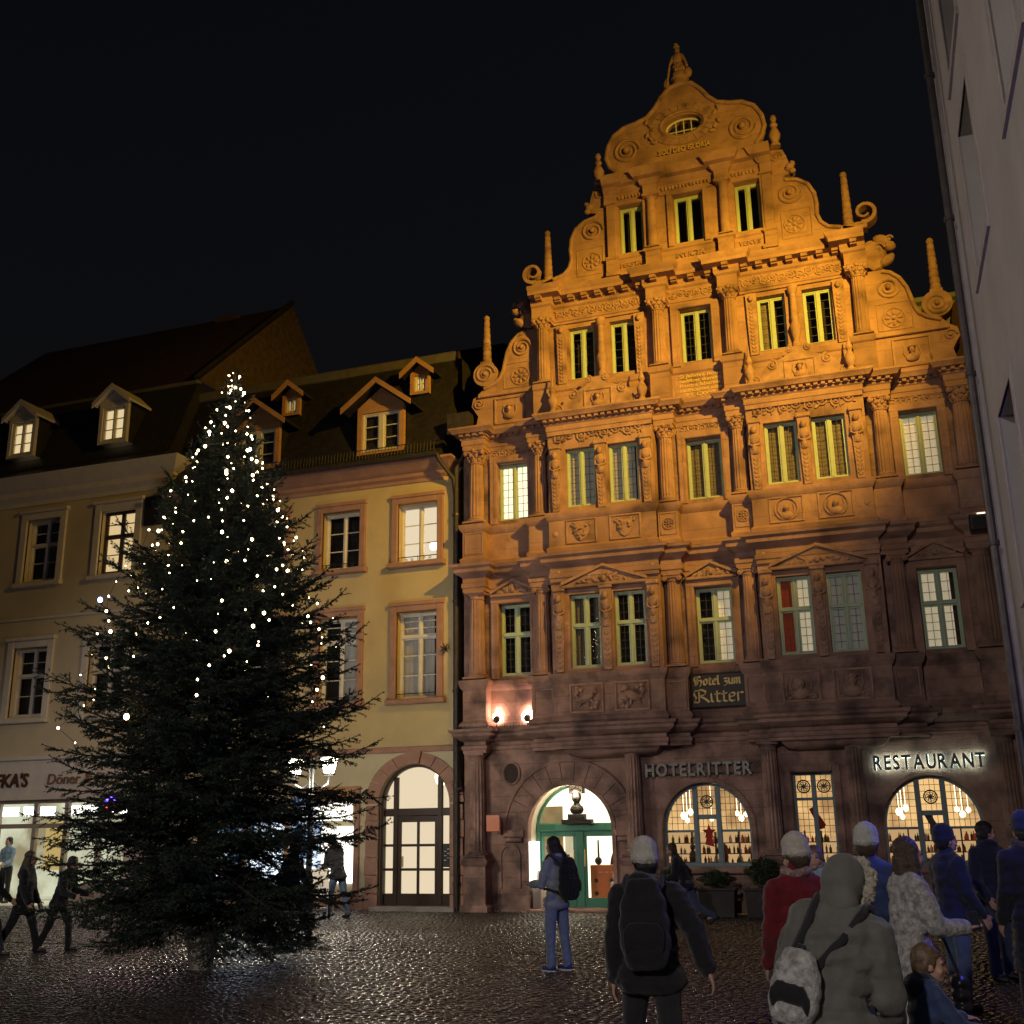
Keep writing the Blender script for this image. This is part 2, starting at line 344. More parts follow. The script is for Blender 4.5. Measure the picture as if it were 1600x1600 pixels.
# ------------------------------------------------------------------ ground
def px_of(x, y, z=0.0):
    v = Vector((x, y, z-CAM_H)); k = v.dot(fw)
    return (800+F_PX*v.dot(rt)/k, 800-F_PX*v.dot(up)/k) if k > .1 else (-9999, 9999)
M['ground'] = mat('wet_earth_joint', (.02, .017, .014), .5, .3, 3, .3, 30, .5)
M['cobble'] = mat('wet_cobble', (.05, .042, .038), .2, .45, 5.0, .3, 45, .6, rvar=.1)
g = MB(); g.box(-150, 150, -150, 150, -.3, -.03); gr = g.build('ground', M['ground'], None, 0); tag(gr, 'dark wet ground under the square and the street', 'ground', kind='structure')
sq = MB(); sq.box(-40, 8, -30, 20, -.028, -.022)
sq = sq.build('cobbled_square', M['ground'], None, 0); tag(sq, 'wet cobbled square in front of the houses', 'pavement', kind='structure')
def stone_template(a, b, h, dome, seed):
    r_ = random.Random(seed); vs = []
    for j in range(3):
        for i in range(3):
            c = (i == 1)+(j == 1)
            vs.append(((i-1)*a*.36*(1+r_.uniform(-.12, .12)), (j-1)*b*.36*(1+r_.uniform(-.12, .12)), h-dome*(0 if c == 2 else (.35 if c == 1 else 1))+r_.uniform(-.002, .002)))
    ring = [0, 1, 2, 5, 8, 7, 6, 3]
    out = [(-1, -1), (0, -1), (1, -1), (1, 0), (1, 1), (0, 1), (-1, 1), (-1, 0)]
    for x, y in out: vs.append((x*a*.47*(1+r_.uniform(-.06, .06)), y*b*.47*(1+r_.uniform(-.06, .06)), h-.022))
    fs = [(0, 1, 4, 3), (1, 2, 5, 4), (3, 4, 7, 6), (4, 5, 8, 7)]
    for k in range(8): fs.append((9+k, 9+(k+1) % 8, ring[(k+1) % 8], ring[k]))
    return vs, fs
def make_cobbles():
    pitch = .105; items = []; y = 8.2; row = 0
    rr = random.Random(3)
    while y < 24.95:
        b = pitch*(1+rr.uniform(-.08, .08)); x = -26+rr.random()*.1
        if abs(y-16.6) < pitch*.55: y += b*1.1
        while x < 3.2:
            a = rr.choice((.085, .1, .115, .13))*(1+rr.uniform(-.08, .08))
            yy = y+.025*sin(x*1.3+row*.05)+.012*sin(x*5.1)
            p = px_of(x+a/2, yy)
            if -25 < p[0] < 1625 and p[1] < 1630: items.append((x+a/2, yy, a, b, p[1]))
            x += a*1.02
        y += b*1.02; row += 1
    items.sort(key=lambda t: -t[4])
    tm = [stone_template(1, 1, 0, 0, s) for s in range(8)]
    TV = [np.array(v) for v, f in tm]; TF = np.array(tm[0][1]); nv = len(TV[0]); z_jit = np.random.default_rng(5)
    def verts(it, k):
        x, y, a, b, _ = it; V = TV[k].copy(); V[:, 0] *= a; V[:, 1] *= b
        q = V[:9]; q0 = tm[k][0]
        cc = np.array([0 if (i == 1 and j == 1) else (.35 if (i == 1 or j == 1) else 1) for j in range(3) for i in range(3)])
        tx, ty = z_jit.normal(0, .035, 2); dz = z_jit.normal(0, .0028)
        V[:, 2] = 0; V[:9, 2] = -.009*cc; V[9:, 2] = -.026
        V[:, 2] += V[:, 0]*tx+V[:, 1]*ty+dz-.002
        V[9:, 2] = -.027
        return V
    near = items[:300]; rest = items[300:]
    meshes = []
    for k in range(10):
        V = verts((0, 0, .108, .105, 0), k % 8); me = bpy.data.meshes.new('cobblestone'); me.from_pydata([tuple(v) for v in V], [], [tuple(f) for f in TF]); me.materials.append(M['cobble'])
        me.polygons.foreach_set('use_smooth', [True]*len(me.polygons)); meshes.append(me)
    for i, it in enumerate(near):
        o = bpy.data.objects.new('cobblestone', meshes[rr.randrange(10)]); COL.objects.link(o); o.parent = sq
        o.location = (it[0], it[1], 0); o.scale = (it[2]/.108, it[3]/.105, 1)
    n = len(rest); VV = np.empty((n*nv, 3)); ks = rng.integers(0, 8, n)
    for i, it in enumerate(rest):
        V = verts(it, ks[i]); V[:, 0] += it[0]; V[:, 1] += it[1]; VV[i*nv:(i+1)*nv] = V
    FF = (TF[None, :, :]+(np.arange(n)*nv)[:, None, None]).reshape(-1, 4)
    me = bpy.data.meshes.new('cobblestones'); me.vertices.add(len(VV)); me.vertices.foreach_set('co', VV.ravel())
    me.loops.add(FF.size); me.loops.foreach_set('vertex_index', FF.ravel().astype(np.int32)); me.polygons.add(len(FF))
    me.polygons.foreach_set('loop_start', np.arange(0, FF.size, 4, dtype=np.int32)); me.polygons.foreach_set('use_smooth', np.ones(len(FF), bool)); me.update(calc_edges=True)
    me.materials.append(M['cobble']); o = link(bpy.data.objects.new('cobblestones', me), sq); o['kind'] = 'stuff'
make_cobbles()
# ------------------------------------------------------------------ the gabled hotel
HX, HY = -4.14, 25.0
hotel = empty('gabled_hotel', (HX, HY, 0), 0, 'tall red sandstone hotel with stepped scroll gable lit orange by floodlight', 'building')
ST, ST2, SW = M['stone'], M['stone2'], M['stone_worn']

def room(parent, u0, u1, d0, d1, z0, z1, m, name='interior'):
    b = MB(); A = lambda u, d, z: (u, -d, z)
    b.quad(A(u0, d0, z0), A(u1, d0, z0), A(u1, d0, z1), A(u0, d0, z1)); b.quad(A(u0, d1, z0), A(u0, d0, z0), A(u0, d0, z1), A(u0, d1, z1))
    b.quad(A(u1, d0, z0), A(u1, d1, z0), A(u1, d1, z1), A(u1, d0, z1)); b.quad(A(u0, d0, z1), A(u1, d0, z1), A(u1, d1, z1), A(u0, d1, z1)); b.quad(A(u0, d1, z0), A(u1, d1, z0), A(u1, d0, z0), A(u0, d0, z0))
    return b.build(name, m, parent, 0)
def drape(parent, u0, u1, d, z0, z1, m, n=26, amp=.018, ph=0.0, name='curtain'):
    b = MB(); vs = []
    for i in range(n+1):
        t = i/n; a = amp*sin(t*(u1-u0)*42+ph+sin(t*9)); vs += [(u0+(u1-u0)*t, -(d+a), z0), (u0+(u1-u0)*t, -(d+a*.7), z1)]
    b.add(vs, [(2*i, 2*i+2, 2*i+3, 2*i+1) for i in range(n)]); return b.build(name, m, parent, 80)
def casement(parent, u, z0, z1, w, d, light='dark', transom=None, fm=None, lead=True, back=.34, fr=.05, mull=.075, bars=(), name='window', leaves=2, half=None, lamp_at=None):
    """window: frame (mesh) > panes, leading, interior or curtain"""
    fm = fm or M['green']; a, b = u-w/2, u+w/2
    f = MB(); f.box(a, a+fr, d-.09, d, z0, z1, .008); f.box(b-fr, b, d-.09, d, z0, z1, .008); f.box(a+fr, b-fr, d-.09, d-.001, z1-fr, z1, .008); f.box(a+fr, b-fr, d-.09, d-.001, z0, z0+fr*1.15, .008)
    zs = [z0+fr*1.15, z1-fr]
    if transom: f.box(a+fr, b-fr, d-.09, d+.015, transom-.035, transom+.035, .01); zs = [zs[0], transom-.035, transom+.035, zs[1]]
    us = [(a+fr, b-fr)]
    if leaves == 2: f.box(u-mull/2, u+mull/2, d-.09, d+.006, z0+fr*1.15, z1-fr, .012); us = [(a+fr, u-mull/2), (u+mull/2, b-fr)]
    win_cells = [(x0, x1, zs[i], zs[i+1]) for i in range(0, len(zs), 2) for x0, x1 in us]
    for (x0, x1, y0, y1) in win_cells:      # leaf frames, one step back
        l = .028
        f.box(x0, x0+l, d-.08, d-.02, y0, y1); f.box(x1-l, x1, d-.08, d-.02, y0, y1); f.box(x0+l, x1-l, d-.08, d-.021, y1-l, y1); f.box(x0+l, x1-l, d-.08, d-.021, y0, y0+l)
        for t in bars: f.box(x0+l, x1-l, d-.06, d-.026, y0+(y1-y0)*t-.011, y0+(y1-y0)*t+.011)
    fo = f.build(name, fm, parent)
    for (x0, x1, y0, y1) in win_cells:
        p = MB(); p.box(x0+.027, x1-.027, d-.055, d-.05, y0+.027, y1-.027); p.build('pane', M['glass'], fo, 0)
    if lead:
        g_ = MB()
        for (x0, x1, y0, y1) in win_cells:
            nx = max(1, round((x1-x0)/.17)); ny = max(2, round((y1-y0)/.2))
            for i in range(1, nx): xx = x0+(x1-x0)*i/nx; g_.box(xx-.005, xx+.005, d-.062, d-.046, y0+.026, y1-.026)
            for j in range(1, ny): yy = y0+(y1-y0)*j/ny; g_.box(x0+.026, x1-.026, d-.061, d-.047, yy-.005, yy+.005)
        g_.build('leading', M['lead'], fo, 0)
    e = .12; m = {'dark': M['dark_room'], 'white': M['lit_white'], 'warm': M['lit_warm'], 'cream': M['lit_cream'], 'dorm': M['lit_dorm'], 'hall': M['lit_hall']}
    if light in m:
        i_ = -e if light == 'dark' else .004; room(fo, a+i_, b-i_, d-.09-back, d-.092, z0+(.004 if light != 'dark' else -.02), z1-(.004 if light != 'dark' else -.02), m[light])
    else:
        cm = {'curtain': 'curtain', 'lit': 'curtain_lit', 'dim': 'curtain_dim', 'red': 'curtain_red'}[light]
        room(fo, a+.004, b-.004, d-.09-back, d-.092, z0+.004, z1-.004, M['dark_room'])
        if half == 'L': drape(fo, a, u, d-.16, z0, z1, M[cm], ph=u)
        elif half == 'R': drape(fo, u+.02, b, d-.16, z0, z1, M[cm], ph=u)
        elif half == 'split': drape(fo, a, a+w*.36, d-.16, z0, z1, M[cm], ph=u); drape(fo, b-w*.3, b, d-.16, z0, z1, M[cm], ph=u)
        elif half == 'redL': drape(fo, a, u, d-.16, z0, z1, M['curtain_red'], ph=u); drape(fo, u, b, d-.17, z0, z1, M['curtain_lit'], ph=u)
        elif half == 'gapR': drape(fo, a, b-w*.2, d-.16, z0, z1, M[cm], ph=u)
        else: drape(fo, a, b, d-.16, z0, z1, M[cm], ph=u)
    if lamp_at:
        s = MB(); s.e(lamp_at[0], d-.09-back+.12, lamp_at[1], lamp_at[2], .05, lamp_at[2]); s.build('room_lamp', M['lampglow'], fo)
    return fo

# ---- ornaments
def o_frieze(mb, u0, u1, z, h, d, seed=0, th=.022):
    r_ = random.Random(seed); n = max(2, round((u1-u0)/(h*.82))); st = (u1-u0)/n
    for i in range(n):
        s = 1 if i % 2 else -1; cu = u0+st*(i+.5); cz = z+s*h*.06; r = min(st*.46, h*.43)
        mb.spiral(cu, cz, d+.012, r, 1.6, pi/2*s+r_.uniform(-.4, .4), s, th, .15, 5)
        for k in range(4):
            a = r_.uniform(0, 6.28); mb.e(cu+r*1.05*cos(a), d+.008, min(max(cz+r*1.1*sin(a), z-h*.45), z+h*.45), r*.34, .022, r*.15, a+r_.uniform(-.5, .5), 7, 5)
        mb.e(u0+st*i, d+.01, z-s*h*.28, st*.2, .025, h*.1, s*.6, 7, 5)
def o_rosette(mb, u, z, d, r):
    mb.ring(u, z, d+.01, r, .018, 18); mb.e(u, d+.02, z, r*.22, .035, r*.22)
    for k in range(8): a = k*pi/4; mb.e(u+r*.58*cos(a), d+.012, z+r*.58*sin(a), r*.3, .03, r*.16, a, 7, 5)
def o_bust(mb, u, z, d, h, hat=True):
    mb.e(u, d+.03, z-h*.26, h*.3, .07, h*.2); mb.e(u, d+.06, z+h*.08, h*.13, .08, h*.17); mb.e(u, d+.05, z-h*.1, h*.08, .05, h*.1)
    if hat: mb.e(u, d+.06, z+h*.22, h*.2, .09, h*.06, .12); mb.e(u, d+.06, z+h*.26, h*.13, .07, h*.07)
    mb.e(u, d+.12, z+h*.06, h*.035, .03, h*.06)
    mb.tube([(u-h*.3, -d-.02, z+h*.3), (u-h*.36, -d-.03, z), (u-h*.2, -d-.02, z-h*.34)], .016, 5); mb.tube([(u+h*.3, -d-.02, z+h*.3), (u+h*.36, -d-.03, z), (u+h*.2, -d-.02, z-h*.34)], .016, 5)
def o_crest(mb, u, z, d, h, seed):
    r_ = random.Random(seed)
    mb.prism([(u-h*.34, z+h*.36), (u-h*.38, z), (u-h*.2, z-h*.34), (u, z-h*.46), (u+h*.2, z-h*.34), (u+h*.38, z), (u+h*.34, z+h*.36), (u, z+h*.3)], d, d+.03)
    for k in range(9): mb.e(u+r_.uniform(-.26, .26)*h, d+.04, z+r_.uniform(-.3, .3)*h, h*r_.uniform(.06, .14), .04, h*r_.uniform(.04, .09), r_.uniform(0, 3), 7, 5)
    mb.spiral(u-h*.38, z+h*.3, d+.03, h*.12, 1.3, 0, 1, .016); mb.spiral(u+h*.38, z+h*.3, d+.03, h*.12, 1.3, pi, -1, .016)
def o_beast(mb, u, z, d, h, sg):
    """heraldic animal with rosettes in the corners"""
    mb.e(u, d+.04, z, h*.34, .07, h*.15, sg*.5); mb.e(u+sg*h*.26, d+.06, z+h*.26, h*.13, .07, h*.12, .3); mb.e(u+sg*h*.34, d+.07, z+h*.2, h*.1, .05, h*.05, -.3*sg)
    for a, b in ((.22, -.2), (.06, -.34), (-.24, -.3), (-.33, -.08)): mb.cap((u+sg*h*a*.7, -d-.04, z+b*h*.4), (u+sg*h*a*1.25, -d-.03, z+b*h), .035, .018, 6, 2)
    mb.tube([(u-sg*h*.3, -d-.03, z-h*.05), (u-sg*h*.42, -d-.04, z+h*.15), (u-sg*h*.3, -d-.03, z+h*.34)], [.025, .03, .015], 6)
    for (a, b) in ((-.36, .36), (-.2, .3), (-.36, .2), (.34, -.34), (.2, -.38), (.38, -.2)): mb.e(u+sg*a*h, d+.03, z+b*h, h*.09, .05, h*.09)
def panel_frame(mb, u0, u1, z0, z1, d, w=.05, t=.03):
    mb.box(u0, u1, d, d+t, z1-w, z1, .01); mb.box(u0, u1, d, d+t, z0, z0+w, .01); mb.box(u0, u0+w, d, d+t, z0+w, z1-w, .01); mb.box(u1-w, u1, d, d+t, z0+w, z1-w, .01)
def column(u, d, z0, z1, r, style='doric', flute=14, mm=None):
    mm = mm or ST; hb = r*.75; hc = r*(1.9 if style == 'cor' else 1.0)
    c = MB(); n = 7; pr = [(r*(1-.14*(i/n)**1.6), z0+hb+(z1-hc-z0-hb)*i/n) for i in range(n+1)]
    c.lathe(pr, u, d, flute*5 if flute else 24, flute, r*.11 if flute else 0)
    o = c.build('column', mm, hotel, 40)
    b = MB(); b.lathe([(r*1.32, z0+hb*.3), (r*1.38, z0+hb*.42), (r*1.32, z0+hb*.58), (r*1.12, z0+hb*.66), (r*1.2, z0+hb*.82), (r*1.08, z0+hb*1.02)], u, d, 22); b.box(u-r*1.4, u+r*1.4, d-r*1.4, d+r*1.4, z0, z0+hb*.3, .01)
    b.build('column_base', mm, o)
    k = MB(); zt = z1; rt_ = r*.86
    if style == 'cor':
        k.lathe([(rt_*1.08, zt-hc), (rt_*1.12, zt-hc+.03), (rt_*.98, zt-hc+.05), (rt_*1.05, zt-hc*.5), (rt_*1.35, zt-hc*.14)], u, d, 18)
        for lay, (zz, rr, ph) in enumerate(((zt-hc*.72, rt_*1.12, 0), (zt-hc*.45, rt_*1.25, pi/8))):
            for q in range(8):
                a = q*pi/4+ph; ca, sa = cos(a), sin(a)
                k.ell((u+rr*ca, -d+rr*sa, zz), (.035, .05, hc*.19), 7, 5, Matrix.Rotation(a, 3, 'Z') @ Matrix.Rotation(.3, 3, 'Y')); k.ell((u+rr*1.18*ca, -d+rr*1.18*sa, zz+hc*.17), (.035, .04, .03), 6, 4)
        for su in (-1, 1):
            for sd in (1,): k.spiral(u+su*rt_*1.25, zt-hc*.25, d+rt_*1.1, rt_*.38, 1.4, pi/2, su, .03, .2, 6); k.e(u+su*rt_*1.3, d+rt_*1.1, zt-hc*.27, .06, .06, .07)
        k.e(u, d+rt_*1.35, zt-hc*.12, .05, .04, .05)
        k.box(u-rt_*1.5, u+rt_*1.5, d-rt_*1.3, d+rt_*1.35, zt-hc*.14, zt, .012)
    elif style == 'ionic':
        k.lathe([(rt_*1.02, zt-hc), (rt_*1.12, zt-hc+.03), (rt_*1.02, zt-hc+.05), (rt_*1.25, zt-hc*.5)], u, d, 20); k.box(u-rt_*1.15, u+rt_*1.15, d-rt_, d+rt_*1.15, zt-hc*.55, zt-hc*.25, .012)
        for su in (-1, 1): k.spiral(u+su*rt_*1.2, zt-hc*.55, d+rt_*1.1, rt_*.42, 1.7, pi/2, su, .026, .15, 6); k.e(u+su*rt_*1.2, d+rt_*.6, zt-hc*.55, rt_*.38, rt_*.6, rt_*.38)
        k.box(u-rt_*1.4, u+rt_*1.4, d-rt_*1.2, d+rt_*1.3, zt-hc*.25, zt, .012)
    else:
        k.lathe([(rt_*1.0, zt-hc), (rt_*1.1, zt-hc+.03), (rt_*1.0, zt-hc+.06), (rt_*1.02, zt-hc*.55), (rt_*1.35, zt-hc*.28)], u, d, 20); k.box(u-rt_*1.42, u+rt_*1.42, d-rt_*1.3, d+rt_*1.42, zt-hc*.28, zt, .012)
    k.build('capital', mm, o)
    return o

# ---- plan of the front: ressauts at columns and the two oriels
ORI = .56
PLAN = sym([(0, .62, .03), (.62, 1.1, .36), (1.1, 3.7, ORI), (3.7, 4.28, .36), (4.28, 5.42, .03), (5.42, 6.0, .38), (6.0, 6.12, .03)])
# main wall
WIN_O = [(-4.8, .8), (0.0, .84), (4.8, .8)]
holes = [(u-w/2, u+w/2, 5.3, 7.04) for u, w in WIN_O]+[(u-w/2, u+w/2, 9.15, 10.63) for u, w in WIN_O]+[(1.41, 2.27, .85, 2.86)]
DOOR = (-3.56, .0, 1.06, 1.74, 1.06); AW1 = (-.47, .95, .97, 1.72, .99); AW3 = (4.16, .95, .97, 1.74, .99)
wl = MB(); wall_holes(wl, -6.12, 6.62, 0, 11.6, 0.0, holes, .4, [DOOR, AW1, AW3])
wall = wl.build('wall', SW, hotel, 0)
# oriel walls
for s in (-1, 1):
    ow = MB(); hs = []
    for c in (1.84, 2.9):
        hs += [(s*c-.37, s*c+.37, 5.3, 7.03), (s*c-.37, s*c+.37, 9.15, 10.62)]
    a, b = sorted((s*1.1, s*3.7)); wall_holes(ow, a, b, 5.1, 11.2, ORI-.06, hs, .38)
    o = ow.build('oriel', ST, hotel, 0)
    cb = MB()  # rounded corbel carrying the oriel
    cb.sweep([(a+.2, 0), (a+.2, .44), (b-.2, .44), (b-.2, 0)], [(-.43, 3.3), (-.3, 3.31), (-.12, 3.36), (-.03, 3.45), (0, 3.56), (0, 3.74)]); cb.build('oriel_corbel', SW, hotel)
# horizontal bands
bandA = MB(); bandA.sweep(PLAN, [(-.2, 3.5), (.0, 3.5), (.0, 3.56), (.03, 3.58), (.03, 3.66), (-.02, 3.69), (-.02, 3.76), (.06, 3.79), (.12, 3.84), (.2, 3.88), (.2, 3.94), (.26, 3.98), (.28, 4.04), (.05, 4.06), (.09, 4.12), (.05, 4.2), (0, 4.24), (0, 4.95), (.04, 5.0), (.07, 5.06), (.09, 5.14), (.09, 5.19), (-.2, 5.22)])
bandA.build('base_entablature', SW, hotel, 30)
bandB = MB(); bandB.sweep(PLAN, [(-.2, 7.34), (0, 7.34), (0, 7.42), (.025, 7.44), (.025, 7.54), (0, 7.56), (0, 7.68), (.05, 7.72), (.12, 7.76), (.17, 7.8), (.18, 7.88), (.25, 7.93), (.27, 8.0), (.04, 8.04), (.06, 8.14), (0, 8.2), (0, 8.82), (.04, 8.87), (.08, 8.95), (.08, 9.02), (-.2, 9.05)])
bandB.build('first_floor_entablature', ST, hotel, 30)
bandC = MB(); bandC.sweep(PLAN, [(-.2, 10.98), (0, 10.98), (0, 11.08), (.02, 11.1), (.02, 11.22), (.05, 11.25), (.05, 11.29), (.09, 11.3), (.09, 11.36), (.2, 11.37), (.23, 11.42), (.28, 11.47), (.28, 11.51), (0, 11.53)])
bandC.build('main_cornice', ST, hotel, 30)
dn = MB()   # dentil course under the main cornice
for (u0, d0), (u1, d1) in zip(PLAN[:-1], PLAN[1:]):
    if abs(d0-d1) < 1e-6:
        n = int((u1-u0+.16)/.16)
        for i in range(n): x = u0-.08+(u1-u0+.16)*(i+.5)/n; dn.box(x-.045, x+.045, d0+.08, d0+.165, 11.3, 11.37)
dn.build('dentil_course', ST, hotel, 0)['kind'] = 'stuff'
# columns
for s in (-1, 1):
    for u, d, r in ((5.7, .2, .2), (4.02, .19, .17), (.86, .19, .17)):
        column(s*u, d, 5.22, 7.34, r, 'ionic' if u < 5 else 'doric'); column(s*u, d, 9.05, 10.98, r, 'cor')
for u in (-5.72, -2.0, 1.0, 2.74, 5.66):
    column(u, .17, 1.18, 3.5, .19, 'doric', 14, SW)
    p = MB(); p.sweep([(u-.27, 0), (u-.27, .42), (u+.27, .42), (u+.27, 0)], [(.06, 0), (.06, .12), (0, .17), (0, .98), (.05, 1.03), (.07, 1.1), (.0, 1.17), (-.2, 1.18)]); p.build('pedestal', SW, hotel)
# window surrounds, flat pilaster strips between columns and windows
for u, w in WIN_O:
    for z0, z1 in ((5.22, 7.2), (9.05, 10.8)):
        tr = MB()
        for s in (-1, 1): tr.box(u+s*(w/2+.1)-.095, u+s*(w/2+.1)+.095, 0, .07, z0, z1, .015); tr.box(u+s*(w/2+.06)-.012, u+s*(w/2+.06)+.012, .05, .085, z0, z1)
        tr.box(u-w/2-.2, u+w/2+.2, 0, .078, z1-.15, z1+.02, .015)
        tr.build('window_surround', ST, hotel)
# pediments
def pediment(u, w, z, h, d, seed):
    p = MB(); p.box(u-w/2, u+w/2, d-.02, d+.09, z, z+.07, .015)
    for s in (-1, 1): p.prism([(u+s*w/2, z+.07), (u, z+h), (u, z+h+.07), (u+s*(w/2), z+.14)], d-.02, d+.1)
    p.prism([(u-w/2+.05, z+.07), (u+w/2-.05, z+.07), (u, z+h)], d-.02, d+.03)
    r_ = random.Random(seed)
    for k in range(14):
        t = r_.uniform(-.8, .8); hh = (1-abs(t))*h*.75
        p.e(u+t*w*.42, d+.045, z+.1+r_.random()*max(hh-.08, .02), r_.uniform(.05, .1)*min(1, w), .035, r_.uniform(.025, .05), r_.uniform(0, 3), 7, 5)
    p.e(u, d+.06, z+.17, .06, .05, .08); p.spiral(u-w*.16, z+.15, d+.04, .07, 1.3, 0, 1, .016); p.spiral(u+w*.16, z+.15, d+.04, .07, 1.3, pi, -1, .016)
    p.build('pediment', ST2, hotel)
for i, (u, w) in enumerate(WIN_O): pediment(u, 1.16, 7.2, .36, .07, i)
for s in (-1, 1): pediment(s*2.4, 2.05, 7.16, .46, ORI-.02, 9+s)
# friezes, second floor
for u, w in WIN_O:
    f = MB(); o_frieze(f, u-.62, u+.62, 10.9, .3, .0, int(u*10)+50); f.build('scroll_frieze', ST2, hotel)
for s in (-1, 1):
    f = MB(); o_frieze(f, s*2.4-1.15, s*2.4+1.15, 10.95, .36, ORI-.05, 70+s); f.build('scroll_frieze', ST2, hotel)
# herm pilasters on the oriels
for s in (-1, 1):
    for z0, z1 in ((5.22, 7.2), (9.05, 10.72)):
        for c in (1.27, 2.37, 3.5):
            w = .13 if c != 2.37 else .14; u = s*c; dd = ORI-.06; H = z1-z0
            h = MB(); h.prism([(u-w*.6, z0), (u+w*.6, z0), (u+w, z1), (u-w, z1)], dd-.02, dd+.09); h.box(u-w*1.15, u+w*1.15, dd-.02, dd+.13, z1-.1, z1, .015)
            h.e(u, dd+.14, z1-.28, .07, .08, .1); h.e(u, dd+.11, z1-.48, .11, .07, .14); h.e(u, dd+.1, z1-.72, .08, .06, .14)
            for k in range(7):
                for t in (-1, 1): h.e(u+t*.035, dd+.085, z0+H*(.06+.06*k), .022, .03, .055, -t*.55, 7, 5)
            for t in (-1, 1): h.cap((u+t*.1, -dd-.1, z1-.42), (u+t*.13, -dd-.1, z1-.6), .035, .028, 6, 2); h.cap((u+t*.13, -dd-.1, z1-.6), (u+t*.04, -dd-.15, z1-.66), .028, .022, 6, 2); h.spiral(u+t*.06, z0+H*.52, dd+.09, .055, 1.2, pi/2, t, .016)
            h.prism([(u-.09, z1-.78), (u+.09, z1-.78), (u+.05, z0+H*.5), (u-.05, z0+H*.5)], dd+.05, dd+.12)
            h.build('herm_pilaster', ST2, hotel)
    # sill shelf of each oriel storey
# parapet panels
for s in (-1, 1):
    for k, c in enumerate((1.84, 2.9)):
        u = s*c
        p = MB(); panel_frame(p, u-.4, u+.4, 4.28, 4.94, ORI, .045, .035)
        if s < 0: o_beast(p, u, 4.61, ORI-.01, .62, 1 if k else -1)
        else: o_bust(p, u, 4.62, ORI-.01, .62, k == 1); p.spiral(u-.24, 4.38, ORI+.03, .07, 1.3, 0, 1, .02); p.spiral(u+.24, 4.38, ORI+.03, .07, 1.3, pi, -1, .02); p.cap((u-.3, -ORI-.04, 4.42), (u-.3, -ORI-.04, 4.8), .03, .02, 6, 2)
        p.build('relief_panel', ST2, hotel)
        p = MB(); panel_frame(p, u-.38, u+.38, 8.22, 8.82, ORI, .04, .03)
        if s < 0: o_crest(p, u, 8.52, ORI, .52, k)
        else: o_bust(p, u, 8.5, ORI-.01, .5, False); p.ring(u, 8.52, ORI+.02, .25, .018)
        p.build('relief_panel', ST2, hotel)
for u0, u1, z0, z1, d in ((-.55, -.05, 4.3, 4.92, .03), (3.75, 4.22, 4.3, 4.9, .36), (-4.22, -3.76, 4.3, 4.9, .36), (.66, 1.06, 4.3, 4.9, .36), (-1.06, -.66, 4.3, 4.9, .36), (-1.06, -.66, 8.26, 8.8, .36), (.66, 1.06, 8.26, 8.8, .36), (-5.95, -5.47, 8.26, 8.8, .38)):
    p = MB(); panel_frame(p, u0, u1, z0, z1, d, .03, .018)
    if abs(u0+u1) < 1.8 and z0 > 8: o_rosette(p, (u0+u1)/2, 8.53, d, .13)
    p.build('pedestal_panel', ST2, hotel)
for s in (-1, 1):
    for uu, zz, r in ((1.25, 7.56, .05), (3.5, 7.56, .06), (3.55, 8.5, .07)): p = MB(); p.e(s*uu, ORI, zz, r, .03, r); p.build('stone_boss', ST2, hotel)
# ---- windows of the storeys
L1 = {-4.8: ('dark', None), 0.0: ('lit', 'R'), 4.8: ('lit', 'gapR')}
L2 = {-4.8: ('white', None), 0.0: ('curtain', None), 4.8: ('lit', None)}
for u, w in WIN_O:
    casement(hotel, u, 5.3, 7.04, w, -.16, L1[u][0], 6.3, half=L1[u][1])
    casement(hotel, u, 9.15, 10.63, w, -.16, L2[u][0], None, half=L2[u][1], lamp_at=(4.6, 10.32, .1) if u > 4 else None)
LO1 = {-2.9: ('curtain', 'split'), -1.84: ('dark', None), 1.84: ('red', 'redL'), 2.9: ('dim', None)}
LO2 = {-2.9: ('dim', None), -1.84: ('dim', 'gapR'), 1.84: ('curtain', None), 2.9: ('curtain', None)}
for u in (-2.9, -1.84, 1.84, 2.9):
    casement(hotel, u, 5.3, 7.03, .74, ORI-.2, LO1[u][0], 6.3, half=LO1[u][1], back=.2)
    casement(hotel, u, 9.15, 10.62, .74, ORI-.2, LO2[u][0], None, half=LO2[u][1], back=.2)

# ---- gable, first stage (z 11.5 .. 15.05)
G1W = [(-2.9, .68), (-1.82, .68), (0, .76), (1.82, .68), (2.9, .68)]
gw = MB(); wall_holes(gw, -4.05, 4.05, 11.5, 15.0, 0.0, [(u-w/2, u+w/2, 12.62, 14.02) for u, w in G1W], .4); gw.build('gable_wall', ST, hotel, 0)
for u, w in G1W: casement(hotel, u, 12.62, 14.02, w, -.16, 'curtain' if u in (1.82,) else 'dark', None, half='L' if u == 1.82 else None)
P1 = sym([(0, .64, .04), (.64, 1.12, .34), (1.12, 3.6, .06), (3.6, 4.1, .34)])
b = MB(); b.sweep(P1, [(-.3, 11.5), (0, 11.5), (.05, 11.52), (.05, 11.64), (0, 11.68), (0, 12.3), (.04, 12.34), (.06, 12.42), (.06, 12.47), (-.3, 12.5)]); b.build('gable_plinth', ST, hotel, 30)
b = MB(); b.sweep(P1, [(-.3, 14.14), (0, 14.14), (0, 14.2), (.03, 14.22), (.03, 14.26), (0, 14.28), (0, 14.58), (.05, 14.62), (.07, 14.68), (.07, 14.8), (.3, 14.81), (.3, 14.9), (.36, 14.97), (.38, 15.03), (.05, 15.05), (.05, 15.18), (-.3, 15.2)]); b.build('gable_cornice', ST, hotel, 30)
